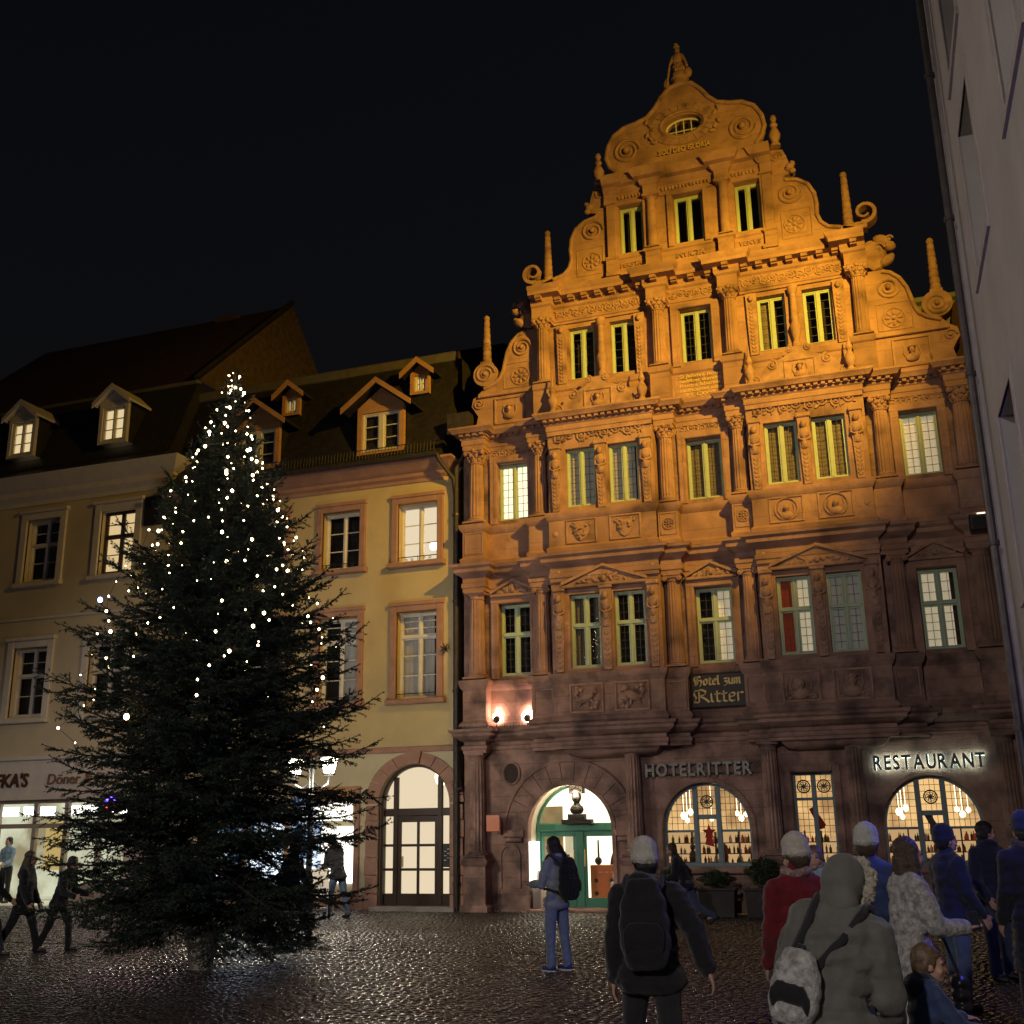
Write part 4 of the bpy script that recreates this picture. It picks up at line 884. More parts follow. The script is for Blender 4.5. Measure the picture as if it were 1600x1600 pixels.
def stocking(parent, cu, cz, s, m):
    q = MB(); q.prism([(cu-.2*s, cz+.3*s), (cu+.02*s, cz+.4*s), (cu+.12*s, cz+.1*s), (cu+.32*s, cz-.22*s), (cu+.26*s, cz-.34*s), (cu+.02*s, cz-.42*s), (cu-.06*s, cz-.38*s), (cu-.04*s, cz-.06*s)], -.34, -.29); q.build('stocking', m, parent)
# square restaurant window
u0, u1, zb, zt = 1.41, 2.27, .85, 2.86; uc = (u0+u1)/2; d = -.2
f = MB(); f.box(u0, u0+.06, d-.08, d, zb, zt, .01); f.box(u1-.06, u1, d-.08, d, zb, zt, .01); f.box(u0+.06, u1-.06, d-.08, d-.002, zt-.06, zt, .01); f.box(u0+.06, u1-.06, d-.08, d-.002, zb, zb+.08, .01); f.box(uc-.05, uc+.05, d-.08, d+.015, zb+.08, zt-.06, .01); f.box(u0+.06, u1-.06, d-.08, d+.005, 2.28, 2.34, .01)
fo = f.build('restaurant_window', M['blue_g'], hotel)
for x0, x1 in ((u0+.06, uc-.05), (uc+.05, u1-.06)):
    for y0, y1 in ((zb+.08, 2.28), (2.34, zt-.06)): q = MB(); q.box(x0, x1, d-.052, d-.047, y0, y1); q.build('pane', M['glass'], fo, 0)
    medallion(fo, (x0+x1)/2, 2.57, .13, d-.03)
grid(fo, [(u0+.06, uc-.05, 1.5, 2.28), (uc+.05, u1-.06, 1.5, 2.28), (u0+.06, uc-.05, 2.34, zt-.06), (uc+.05, u1-.06, 2.34, zt-.06)], d-.045, .1, .13)
room(fo, u0-.3, u1+.3, -1.6, -.35, .6, 3.0, M['lit_rest']); stocking(fo, uc-.02, 1.92, .62, M['red_felt'])
q = MB(); q.box(u0-.3, u1+.3, -1.2, -1.15, .62, 1.5); q.build('bar_wall', M['lit_bar'], fo, 0); bar_shelves(fo, uc, .7, 9)
stocking(w3, AW3[0]-.05, 1.78, .6, mat('grey_felt', (.12, .1, .1), .9, .2, 8))
q = MB(); q.box(u0-.16, u0, 0, .06, zb, zt+.14, .012); q.box(u1, u1+.16, 0, .06, zb, zt+.14, .012); q.box(u0, u1, 0, .058, zt, zt+.14, .012); q.box(u0-.2, u1+.2, -.02, .14, zb-.14, zb, .02); q.build('window_surround', SW, hotel)
# lettering over the windows
sg = empty('metal_lettering', (HX-1.72, HY-.16, 2.86), 0, 'grey metal letters reading HOTEL RITTER over the first arched window', 'sign')
def letters(parent, body, width, size, m, bold):
    w0 = text_mesh('letter', body, size, m, parent, (0, 0, 0), .05, bold, width=width); me = w0.data
    xs = np.array([v.co.x for v in me.vertices]); bpy.data.objects.remove(w0)
    # one mesh per letter: split by position
    cuts = []; x = 0
    tmp = []
    for ch in body:
        cu = bpy.data.curves.new('l', 'FONT'); cu.body = ch; cu.size = size; cu.extrude = .025; cu.offset = bold; cu.resolution_u = 3
        o = bpy.data.objects.new('l', cu); COL.objects.link(o); dg = bpy.context.evaluated_depsgraph_get(); mm2 = bpy.data.meshes.new_from_object(o.evaluated_get(dg)); bpy.data.objects.remove(o); bpy.data.curves.remove(cu)
        vx = [v.co.x for v in mm2.vertices]; tmp.append((mm2, min(vx), max(vx)))
    gap = size*.13; tot = sum(b-a for _, a, b in tmp)+gap*(len(tmp)-1); k = width/tot; x = 0
    for mm2, a, b in tmp:
        for v in mm2.vertices: v.co.x = (v.co.x-a)*k
        # serifs: thin feet at the ends of the uprights
        mm2.materials.clear(); mm2.materials.append(m); mm2.name = 'letter'
        o = link(bpy.data.objects.new('letter', mm2), parent); o.location = (x*k if False else x, 0, 0); o.rotation_euler = (pi/2, 0, 0); x += (b-a)*k+gap*k
letters(sg, 'HOTELRITTER', 2.34, .38, M['letter_g'], .012)
b = MB(); b.box(0, 2.34, -.16, -.06, .02, .05); b.box(0, 2.34, -.16, -.06, .22, .25); b.build('mounting_rail', M['iron'], sg)
sg2 = empty('backlit_lettering', (HX+3.12, HY-.115, 2.86), 0, 'dark letters reading RESTAURANT with pale backlight over the last arched window', 'sign')
letters(sg2, 'RESTAURANT', 2.16, .4, M['letter_d'], .012)
LB = glow('pale_backlight', (.7, 1.0, .85), 9.0)
for ch in [c for c in sg2.children]:
    m2 = ch.data.copy(); m2.name = 'backlight'; m2.materials.clear(); m2.materials.append(LB); o = link(bpy.data.objects.new('backlight', m2), ch); o.scale = (.97, .97, .2); o.location = (.004, .004, -.045)
# gilt blackletter board: strokes of a broad pen
bl = empty('hanging_board', (HX, HY-.08, 0), 0, 'black board with gilt blackletter Hotel zum Ritter between the oriels', 'sign')
b = MB(); b.box(-.6, .62, 0, .06, 4.3, 5.06, .01); b.build('board', M['sign_k'], bl); b = MB(); panel_frame(b, -.6, .62, 4.3, 5.06, .06, .025, .02); b.build('board_frame', M['brown'], bl)
def nib(mb, pts, w, d, t=.012, ang=.72):
    dx, dz = cos(ang)*w/2, sin(ang)*w/2
    for (x0, z0), (x1, z1) in zip(pts[:-1], pts[1:]):
        P = [(x0-dx, z0-dz), (x0+dx, z0+dz), (x1+dx, z1+dz), (x1-dx, z1-dz)]
        a = sum(P[i-1][0]*P[i][1]-P[i][0]*P[i-1][1] for i in range(4))
        if abs(a) < 1e-6: continue
        mb.prism(P, d, d+t)
GL = {  # strokes on a 1 x 1 body, x-height 1
 'H': ([[(.1, 1.45), (.0, 1.1), (.15, .5), (.1, 0)], [(.15, 1.3), (.5, 1.5), (.7, 1.3)], [(.35, 1.2), (.35, .1)], [(.35, .75), (.7, .85), (.8, .5), (.62, -.2)], [(0, 0), (.35, .1)]], .95),
 'R': ([[(.1, 1.45), (.0, 1.0), (.15, .5), (.0, .05)], [(.05, 1.3), (.45, 1.5), (.75, 1.25), (.7, .9), (.35, .75)], [(.32, 1.25), (.32, 0)], [(.4, .72), (.7, .4), (.95, .0)], [(0, .05), (.3, .0)]], 1.0),
 'o': ([[(.08, .85), (.08, .15), (.25, 0)], [(.08, .85), (.28, 1), (.42, .85), (.42, .15), (.25, 0)]], .55),
 't': ([[(.15, 1.25), (.15, .12), (.3, 0), (.4, .08)], [(0, .9), (.36, .95)]], .42),
 'e': ([[(.4, .6), (.42, .85), (.28, 1), (.08, .85), (.08, .15), (.25, 0), (.42, .12)], [(.08, .5), (.4, .62)]], .52),
 'l': ([[(.1, 1.5), (.1, .12), (.25, 0)]], .3),
 'z': ([[(.05, .95), (.38, .95), (.1, .55), (.38, .4), (.3, -.1), (.05, -.25)]], .48),
 'u': ([[(.05, 1), (.1, .15), (.25, 0), (.42, .15)], [(.42, 1), (.42, .1), (.52, 0)]], .6),
 'm': ([[(.05, 1), (.08, 0)], [(.08, .85), (.28, 1), (.32, .85), (.32, 0)], [(.32, .85), (.52, 1), (.58, .85), (.58, .1), (.68, 0)]], .75),
 'i': ([[(.08, 1), (.1, .1), (.22, 0)], [(.1, 1.3), (.16, 1.4)]], .3),
 'r': ([[(.08, 1), (.1, 0)], [(.12, .82), (.28, 1), (.42, .9)]], .45)}
def blackletter(word, x, z, h, w):
    tot = sum(GL[c][1] if c != ' ' else .4 for c in word); k = w/tot
    for c in word:
        if c == ' ': x += .4*k; continue
        q = MB()
        for s_ in GL[c][0]: nib(q, [(x+a*k, z+b_*h) for a, b_ in s_], .048 if h < .2 else .062, .07)
        q.build('letter', M['gold'], bl, 0); x += GL[c][1]*k
blackletter('Hotel zum', -.52, 4.8, .13, 1.04); blackletter('Ritter', -.54, 4.42, .19, 1.1)
# flood lamps on the ledge of the left bay, with bird spikes
for i, uu in enumerate((-5.22, -4.46)):
    fl = empty('ledge_lamp', (HX+uu, HY-.2, 4.06), 0, 'small round lamp glowing pink white on the ledge, '+('beside the corner pedestal' if i == 0 else 'beside the left oriel'), 'lamp')
    b = MB(); b.lathe([(.05, 0), (.05, .02), (.015, .03), (.015, .1)], 0, 0, 10); b.cap((0, -.01, .2), (0, .05, .24), .085, .08); b.build('lamp_housing', M['iron'], fl)
    b = MB(); b.ell((0, .085, .26), (.13 if i == 0 else .17, .06, .13 if i == 0 else .15)); b.build('lamp_lens', M['spotglow'], fl)
    lamp('ledge_light', 'POINT', (HX+uu, HY-.13, 4.5), 7, (1, .55, .4), shadow_soft_size=.05)
sp = MB(); rr = random.Random(4)
for i in range(46): x = -5.95+i*.036; sp.tube([(x, -.5 if x < -5.4 else -.14, 4.02), (x+rr.uniform(-.02, .02), -.5-.03 if x < -5.4 else -.16, 4.16)], .004, 3)
tag(sp.build('bird_spikes', M['trim_w'], hotel, 0), None, None, None, 'stuff')
# black floodlight at the right corner
fl = empty('black_floodlight', (HX+5.75, HY-.62, 7.78), 0, 'black box floodlight bracketed to the right corner cornice of the hotel', 'floodlight')
b = MB(); b.box(-.22, .34, -.12, .14, -.18, .16, .03); b.build('lamp_housing', M['iron'], fl); b = MB(); b.box(-.16, .3, .14, .15, -.14, .1); b.build('lamp_glass', mat('smoked_glass', (.03, .03, .035), .15), fl, 0)
b = MB(); b.tube([(.34, 0, 0), (.6, .1, -.02), (.7, .3, 0), (.7, .62, 0)], .025, 8); b.build('bracket', M['iron'], fl)
b = MB(); b.box(-.05, .16, .02, .1, .17, .185); b.build('lamp_strip', glow('lamp_strip_glow', (1, .8, .55), 3), fl, 0)
# downpipes
def pipe(parent, pts, r=.055, m=None, name='downpipe'):
    b = MB(); b.tube(pts, r, 10); o = b.build(name, m or M['copper'], parent)
    zs = np.arange(min(p[2] for p in pts)+.6, max(p[2] for p in pts), 2.2); q = MB()
    for z in zs: q = MB(); q.lathe([(r*1.35, z-.03), (r*1.35, z+.03)], pts[-1][0], -pts[-1][1], 10); q.build('pipe_clamp', m or M['copper'], o)
    return o
pipe(hotel, [(-6.05, .1, 12.0), (-6.0, -.02, 11.2), (-6.28, -.12, 10.6), (-6.28, -.12, .0)], .06)
pipe(hotel, [(6.5, -.1, 11.6), (6.5, -.12, 11.2), (6.5, -.12, 0)], .06)
hb = MB(); hb.prism([(-6.5, 11.55), (-6.02, 11.55), (-5.9, 11.75), (-5.9, 12.1), (-6.5, 12.1)], -.3, .2); hb.build('rain_hopper', M['copper'], hotel)
# body of the house and steep roof behind the gable
bd = MB(); bd.box(-6.12, 6.6, -12, -4.6, 0, 11.5); bd.box(-6.12, -6.05, -4.6, -.4, 0, 11.5); bd.box(6.55, 6.6, -4.6, -.4, 0, 11.5); bd.build('rear_wall', M['plaster_g'], hotel, 0)
rf = MB()
rf.add([(-6.1, .45, 11.5), (6.45, .45, 11.5), (6.45, 12, 11.5), (-6.1, 12, 11.5), (-5.2, 1.2, 12.4), (5.5, 1.2, 12.3), (5.5, 12, 12.3), (-5.2, 12, 12.4), (0, 1.2, 16.9), (0, 12, 16.9)],
       [(0, 1, 5, 4), (4, 5, 8), (1, 2, 6, 5), (5, 6, 9, 8), (0, 4, 7, 3), (4, 8, 9, 7), (2, 3, 7, 6), (6, 7, 9)])
rf.prism([(5.75, 11.5), (6.5, 11.5), (6.08, 13.55), (5.8, 13.2)], -8, -.5)
rf.build('roof', M['tile'], hotel, 0)
vg = MB(); vg.tube([(6.62, -.05, 11.5), (6.1, .1, 13.75)], .05, 6); vg.tube([(6.72, -.05, 11.5), (6.2, .1, 13.75)], .03, 6); vg.box(5.9, 6.8, -.05, .12, 11.42, 11.52, .02); vg.build('roof_verge', M['trim_g'], hotel)
# ------------------------------------------------------------------ yellow house no. 180
YX = -14.8; yh = empty('ochre_house', (YX, HY, 0), 0, 'ochre plaster house with slate mansard roof and round arched door numbered 180', 'building')
PK = M['stone_pink']
a, b_ = -4.4, 4.3
def Y(x): return x-YX
W3 = [(-11.53, 1.1), (-13.72, 1.1), (-15.95, 1.1), (-18.1, 1.1)]
hl = [(Y(x)-w/2, Y(x)+w/2, 8.33, 9.87) for x, w in W3]+[(Y(x)-w/2, Y(x)+w/2, 4.9, 7.05) for x, w in W3]+[(Y(-17.6), Y(-14.0), .35, 2.6)]
YD = (Y(-11.55), 0.0, .93, 2.4, .93)
q = MB(); wall_holes(q, a, b_, 3.72, 10.5, 0, hl, .4); wy = q.build('wall', M['plaster_y'], yh, 0)
q = MB(); wall_holes(q, a, b_, 0.0, 3.6, 0, [hl[-1]], .4, [YD]); q.build('ground_floor_wall', M['plaster_y2'], yh, 0)
q = MB(); q.box(a, b_, -.1, .07, 3.6, 3.74, .015); q.build('belt_course', PK, yh)
q = MB(); q.box(Y(-19.2), Y(-12.86), -.1, .03, 0, .36, .01); q.build('plinth', PK, yh)
lights = {(-11.53, 3): ('hall', None), (-13.72, 3): ('dark', None), (-11.53, 2): ('dim', 'gapR'), (-13.72, 2): ('dim', 'R'), (-15.95, 3): ('dark', None), (-18.1, 3): ('dark', None), (-15.95, 2): ('dark', None), (-18.1, 2): ('dark', None)}
for x, w in W3:
    for fl, z0, z1 in ((3, 8.33, 9.87), (2, 4.9, 7.05)):
        u = Y(x); s = MB()
        s.box(u-w/2-.17, u-w/2, -.05, .07, z0-.02, z1+.19, .015); s.box(u+w/2, u+w/2+.17, -.05, .07, z0-.02, z1+.19, .015); s.box(u-w/2, u+w/2, -.05, .068, z1, z1+.19, .015); s.box(u-w/2-.2, u+w/2+.2, -.02, .1, z1+.15, z1+.25, .015); s.build('window_surround', PK, yh)
        s = MB(); s.box(u-w/2-.24, u+w/2+.24, -.05, .17, z0-.15, z0-.02, .025); s.build('sill', PK, yh)
        li, hf = lights[(x, fl)]
        casement(yh, u, z0, z1, w, -.2, li, None if fl == 3 else z0+(z1-z0)*.72, M['white_p'], False, .34, .055, .06, (.33, .67) if fl == 3 else (.36, .7), half=hf, lamp_at=(u+.22, z0+.5, .12) if (x, fl) == (-11.53, 3) else None)
        s = MB(); zr = z0+.14 if fl == 3 else z0+.12
        s.tube([(u-w/2, .02, zr), (u+w/2, .02, zr)], .012, 6); 
        if fl == 3:
            for t in (-.3, -.15, .15, .3): s.spiral(u+t*w, zr-.06, -.02, .045, 1.2, 0, 1 if t > 0 else -1, .007, .2, 4)
            s.tube([(u, .02, zr-.14), (u, .02, zr+.02)], .01, 5)
        else:
            for t in (-.3, .3): s.tube([(u+t*w, .02, zr-.1), (u+t*w, .02, zr+.08)], .008, 5)
        s.build('window_guard', M['iron'], yh)
# cornice, gutter, snow guard
q = MB(); q.sweep([(a, 0), (b_-.35, 0), (b_-.35, -.2)], [(-.3, 10.42), (.03, 10.42), (.05, 10.5), (.12, 10.56), (.14, 10.64), (.28, 10.72), (.34, 10.82), (.42, 10.88), (.42, 10.94), (-.3, 10.98)]); q.build('cornice', PK, yh, 30)
q = MB(); q.tube([(a, -.5, 10.98), (b_-.3, -.5, 10.98)], .07, 8); q.build('gutter', M['copper'], yh)
q = MB(); rr = random.Random(9)
for z in (11.12, 11.38): q.tube([(a, -.36+.1*(z-11.1), z), (b_-.3, -.36+.1*(z-11.1), z)], .012, 5)
for i in range(90): x = a+.05+i*(b_-.4-a)/90; q.tube([(x, -.37, 11.0), (x, -.33, 11.4)], .008, 4)
q.build('snow_guard', M['iron'], yh, 0)
pipe(yh, [(b_-.3, -.48, 10.96), (b_-.25, -.46, 10.8), (b_+.02, -.14, 10.35), (b_+.05, -.1, 9.9), (b_+.05, -.1, 0)], .055)
# mansard: steep slate part with curved foot, ridge strip, upper tile roof
def slope(mb, u0, u1, prof):
    for (d0, z0), (d1, z1) in zip(prof[:-1], prof[1:]): mb.quad((u0, -d0, z0), (u1, -d0, z0), (u1, -d1, z1), (u0, -d1, z1))
MS = [(.42, 10.98), (.12, 11.3), (-.12, 11.75), (-.4, 12.5), (-.75, 13.4), (-1.15, 14.25)]
q = MB(); slope(q, a, b_-.3, MS); q.build('mansard_roof', M['slate'], yh, 0)
q = MB(); q.sweep([(a, -1.15), (b_-.4, -1.15)], [(0, 14.15), (.1, 14.18), (.12, 14.42), (.0, 14.5)]); q.build('mansard_kerb', M['kerb'], yh)
q = MB(); slope(q, a, b_-.6, [(-1.1, 14.45), (-5.5, 16.6)]); q.quad((b_-.6, 1.1, 14.45), (b_-.6, 9, 14.45), (b_-.6, 9, 16.6), (b_-.6, 5.5, 16.6)); q.build('upper_roof', M['tile'], yh, 0)
q = MB(); q.prism([(0, 0), (1, 0), (1, 1)], 0, .01) if False else None
q = MB()
vs = [(b_-.3, -d, z) for d, z in MS]+[(b_-.3, 6, 14.25), (b_-.3, 6, 10.9)]; q.add(vs, [tuple(range(len(vs)))]); q.build('roof_cheek', M['slate'], yh, 0)
q = MB(); q.box(a, b_, -12, -7, 0, 14.2); q.box(b_-.1, b_-.02, -7, -.4, 0, 10.9); q.build('rear_wall', M['plaster_g'], yh, 0)
def dormer(parent, u, z0, w, h, dfront, roofrise, fm, sidem, roofm, light, over=.2, win=(.5, .9), leaves=2, bars=(.33, .67), wm=None, depth=1.4, mull=.1):
    d = MB(); hw = w/2; ww = win[0]/2*2; iw = win[0]; z1 = z0+h
    wl_ = MB(); wall_holes(wl_, u-hw, u+hw, z0, z1, dfront, [(u-iw/2, u+iw/2, z0+.08, z0+.08+win[1])], .12); wl_.prism([(u-hw, z1), (u+hw, z1), (u, z1+roofrise*.85)], dfront-.1, dfront-.02)
    do = wl_.build('dormer', fm, parent, 0)
    for t in (-1, 1): s = MB(); s.quad((u+t*(hw-.01), -dfront+.05, z0), (u+t*(hw-.01), -dfront+depth, z0+.2), (u+t*(hw-.01), -dfront+depth, z1), (u+t*(hw-.01), -dfront+.05, z1)); s.build('dormer_cheek', sidem, do, 0)
    r = MB(); th = .07
    for t in (-1, 1):
        x0, x1 = u, u+t*(hw+over); za, zb_ = z1+roofrise, z1-.04-over*.3
        P = [(x0, za), (x1, zb_), (x1, zb_+th), (x0, za+th)]
        r.prism(P, dfront-depth, dfront+over*.9)
    r.build('dormer_roof', roofm, do, 0)
    r = MB()
    for t in (-1, 1):
        x0, x1 = u, u+t*(hw+over); za, zb_ = z1+roofrise, z1-.04-over*.3
        r.prism([(x0, za-.08), (x1, zb_-.08), (x1, zb_+th+.01), (x0, za+th+.01)], dfront+over*.9, dfront+over*.9+.04)
    r.build('dormer_barge_board', fm, do, 0)
    casement(do, u, z0+.08, z0+.08+win[1], iw, dfront-.05, light, None, wm or fm, False, .05, .05, mull, bars, 'dormer_window')
    return do
OW = mat('orange_painted_wood', (.5, .27, .12), .7, .15, 5, .2, 40)
dormer(yh, Y(-12.6), 11.32, 1.36, 1.35, .1, .62, OW, M['slate'], M['slate'], 'dark', .34, (1.1, 1.1), 2, (.33, .67), M['white_p'], 1.6, .16)
dormer(yh, Y(-16.35), 11.32, 1.36, 1.35, .1, .62, OW, M['slate'], M['slate'], 'dark', .34, (1.1, 1.1), 2, (.33, .67), M['white_p'], 1.6, .16)
dormer(yh, Y(-11.75), 13.1, .56, .62, -.5, .3, OW, M['slate'], M['slate'], 'dorm', .22, (.34, .46), 2, (.5,), M['white_p'], 1.0, .03)
dormer(yh, Y(-15.72), 13.05, .56, .62, -.5, .3, OW, M['slate'], M['slate'], 'cream', .22, (.36, .46), 1, (), M['white_p'], 1.0, .03)
# arched doorway stone by stone
u, zb, hw, zs, ri = YD
for s in (-1, 1):
    zz = 0.0
    for k, h in enumerate((.36, .42, .4, .44, .4, .36)):
        hh = min(h, 2.4-zz); q = MB(); x0, x1 = u+s*hw, u+s*(hw+.36-.03*(k % 2)); q.box(min(x0, x1), max(x0, x1), -.05, .05+.005*(k % 2), zz+.006, zz+hh-.006, .012); q.build('jamb_stone', PK, yh, 0); zz += hh
n = 10
for k in range(n+1):
    a0, a1 = pi*(k-.5+.03)/n, pi*(k+.5-.03)/n
    a0 = max(a0, .02); a1 = min(a1, pi-.02)
    ro = .36 if k != n//2 else .42
    q = MB(); q.prism([(u-hw*cos(a0), zs+ri*sin(a0)), (u-hw*cos((a0+a1)/2), zs+ri*sin((a0+a1)/2)), (u-hw*cos(a1), zs+ri*sin(a1)), (u-(hw+ro)*cos(a1), zs+(ri+ro*.75)*sin(a1)), (u-(hw+ro)*cos((a0+a1)/2), zs+(ri+ro*.75)*sin((a0+a1)/2)), (u-(hw+ro)*cos(a0), zs+(ri+ro*.75)*sin(a0))], -.05, .05 if k != n//2 else .1); q.build('voussoir', PK, yh, 0)
q = MB(); arch_ring(q, u, .05, hw, zs, ri, .07, -.22, -.1)
d = -.24; A_ = lambda x: arch_h(u, hw-.07, zs, ri-.07, x)
for x in (-.58, .58): q.box(u+x-.06, u+x+.06, d-.02, d+.06, .1, A_(u+x), .01)
q.box(u-hw+.06, u+hw-.06, d-.02, d+.05, 2.12, 2.3, .015); q.box(u-hw+.06, u+hw-.06, d-.02, d+.04, .05, .36, .015)
q.box(u-.52, u-.44, d-.02, d+.03, .36, 2.12); q.box(u+.44, u+.52, d-.02, d+.03, .36, 2.12); q.box(u-.44, u+.44, d-.02, d+.029, 1.98, 2.12); q.box(u-.03, u+.03, d-.02, d+.02, .36, 1.98)
for z in (.9, 1.45):
    q.box(u-.44, u+.44, d-.02, d+.018, z-.03, z+.03)
    for s in (-1, 1): q.box(min(u+s*.64, u+s*(hw-.06)), max(u+s*.64, u+s*(hw-.06)), d-.02, d+.018, z-.03, z+.03)
dd = q.build('house_door', M['brown'], yh)
for x0, x1 in ((-.86, -.64), (-.44, -.03), (.03, .44), (.64, .86)):
    for z0, z1 in ((.36, .87), (.93, 1.42), (1.48, 2.0 if abs(x0) < .5 else 2.12)):
        p = MB(); p.box(u+x0, u+x1, d-.005, d, z0, z1); p.build('pane', M['glass'], dd, 0)
p = MB(); p.prism([(u-hw+.08, 2.3)]+[t for t in arch_pts(u, hw-.08, zs, ri-.08, 20)]+[(u+hw-.08, 2.3)], d-.005, d); p.build('pane', M['glass'], dd, 0)
p = MB(); p.box(u+.64, u+.86, d, d+.03, .95, 1.42); p.build('bell_panel', M['iron'], dd)
p = MB(); rr = random.Random(2)
for k in range(6): p.box(u+.68+.08*(k % 2), u+.74+.08*(k % 2), d+.03, d+.034, 1.1+.05*k, 1.115+.05*k)
p.build('bell_button', M['white_p'], dd, 0)
p = MB(); p.box(u-.4, u-.37, d+.03, d+.07, .95, 1.2); p.build('door_handle', M['gold'], dd)
room(dd, u-1.0, u+1.0, -2.4, -.42, .02, 3.4, M['lit_hall']); p = MB(); p.ell((u+.3, .9, 3.05), (.16, .16, .22)); p.build('room_lamp', M['lampglow'], dd)
p = MB(); p.box(u-hw-.1, u+hw+.2, -.3, .28, -.02, .09, .015); p.build('door_step', M['trim_g'], yh)
text_mesh('house_number', '180', .24, M['trim_w'], yh, (u-1.86, -.012, 2.38), .02, .002, width=.42)
for s in (-1, 1):
    p = MB(); p.cap((u+s*(hw+.3), -.06, 2.66), (u+s*(hw+.3), -.2, 2.7), .03, .03); p.cap((u+s*(hw+.3)-.05, -.2, 2.66), (u+s*(hw+.3)+.05, -.2, 2.74), .03, .03); p.build('iron_hook', M['iron'], yh)
p = MB(); p.cap((Y(-10.72), -.02, 6.02), (Y(-10.72), -.16, 6.05), .03, .04)
for k in range(7): a_ = k*.9; p.cap((Y(-10.72), -.12, 6.05), (Y(-10.72)+.12*cos(a_), -.14, 6.05+.12*sin(a_)), .02, .012, 6, 2)
p.build('wall_ornament', M['iron'], yh)
# shop front left of the door, mostly behind the tree
sh = MB(); u0, u1 = Y(-17.6), Y(-14.0)
for x in (u0, u0+1.2, u0+2.4, u1-.1): sh.box(x, x+.1, -.3, -.2, .35, 2.6, .01)
sh.box(u0, u1, -.3, -.201, 2.05, 2.15, .01); sh.box(u0, u1, -.3, -.202, .35, .5, .01); so = sh.build('shop_window', OW, yh)
q = MB(); q.box(u0, u1, -.255, -.25, .4, 2.6); q.build('pane', M['glass'], so, 0)
M['lit_blue'] = glow('lit_shop_blue_white', (.75, .88, 1.0), 1.8, (.1, .2, .5), 2.2, .3)
M['lit_shopw'] = glow('lit_shop_white', (1.0, .93, .8), 2.6)
room(so, u0-.2, u1+.2, -1.6, -.31, .2, 2.75, M['lit_blue'])
q = MB(); q.box(Y(-14.2), Y(-13.2), -.0, .03, 2.05, 2.5, .01); q.build('lit_sign_box', M['lit_shopw'], yh, 0); q = MB(); q.box(Y(-14.2), Y(-13.1), -.0, .04, 2.5, 2.85, .01); q.build('shop_fascia', OW, yh)
q = MB(); q.box(Y(-13.12), Y(-12.98), -.0, .08, .36, 2.85, .01); q.build('shop_pilaster', PK, yh)
q = MB(); q.box(Y(-14.0), Y(-13.15), 0, .05, .6, 1.9, .01); q.build('lit_menu_board', M['lit_shopw'], yh, 0)

# ------------------------------------------------------------------ cream house at the left
LX = -24.0; lh = empty('cream_house', (LX, HY, 0), 0, 'cream plaster house with tall pale framed windows and two white gabled attic dormers', 'building')
X = lambda x: x-LX
a, b_ = X(-30), X(-19.2)
LW = [(-26.5, 1.2), (-23.55, 1.2), (-20.9, 1.2)]
hl = [(X(x)-w/2, X(x)+w/2, 8.9, 10.75) for x, w in LW]+[(X(x)-w/2, X(x)+w/2, 5.0, 6.95) for x, w in LW]
q = MB(); wall_holes(q, a, b_, 3.9, 11.3, 0, hl, .4); q.build('wall', M['plaster_c'], lh, 0)
lg = {(-23.55, 0): 'dark', (-20.9, 0): 'warm', (-26.5, 0): 'dark', (-23.55, 1): 'dark', (-20.9, 1): 'dark', (-26.5, 1): 'dark'}
for x, w in LW:
    for k, (z0, z1) in enumerate(((8.9, 10.75), (5.0, 6.95))):
        u = X(x); s = MB(); e_ = .22
        s.box(u-w/2-e_, u-w/2, -.05, .06, z0-.05, z1+.2, .015); s.box(u+w/2, u+w/2+e_, -.05, .06, z0-.05, z1+.2, .015); s.box(u-w/2, u+w/2, -.05, .058, z1, z1+.2, .015); s.box(u-w/2-.28, u+w/2+.28, -.02, .12, z1+.2, z1+.3, .02); s.build('window_surround', M['trim_w'], lh)
        s = MB(); s.box(u-w/2-.26, u+w/2+.26, -.05, .14, z0-.18, z0-.05, .02); s.build('sill', M['trim_w'], lh)
        casement(lh, u, z0, z1, w, -.18, lg[(x, k)], z0+(z1-z0)*.6, M['trim_w'] if lg[(x, k)] == 'dark' else M['brown'], False, .34, .06, .06, (.5,) if True else ())
q = MB(); q.box(a, b_, -.1, .05, 7.75, 7.83, .01); q.build('string_course', M['trim_w'], lh); q = MB(); q.box(a, b_, -.1, .08, 3.8, 3.92, .02); q.build('belt_course', M['trim_w'], lh)
q = MB(); q.sweep([(a, 0), (b_, 0), (b_, -.6)], [(-.3, 11.2), (.03, 11.2), (.06, 11.32), (.2, 11.45), (.22, 11.6), (.4, 11.75), (.5, 11.9), (.55, 12.0), (-.3, 12.05)]); q.build('cornice', M['trim_w'], lh, 30)
q = MB(); slope(q, a, b_, [(.55, 12.02), (.2, 12.25), (0, 12.6), (-.6, 14.0), (-.95, 14.75)]); vs = [(b_, -d, z) for d, z in [(.55, 12.02), (.2, 12.25), (0, 12.6), (-.6, 14.0), (-.95, 14.75)]]+[(b_, 5, 14.75), (b_, 5, 12)]; q.add(vs, [tuple(range(len(vs)))]); q.build('mansard_roof', M['slate'], lh, 0)
q = MB(); q.box(a, b_, -1.1, -.88, 14.72, 14.84, .02); q.build('mansard_kerb', M['kerb'], lh)
q = MB(); slope(q, a, b_, [(-.95, 14.84), (-6, 19.6)]); q.build('upper_roof', M['tile'], lh, 0)
q = MB(); q.add([(b_, .95, 14.84), (b_, 6, 19.6), (b_, 11, 14.84)], [(0, 1, 2)]); q.build('gable_wall', M['rubble'], lh, 0)
q = MB(); q.tube([(b_-.02, .85, 14.9), (b_-.02, 6, 19.75)], .09, 6); q.build('verge', M['slate'], lh)
q = MB()
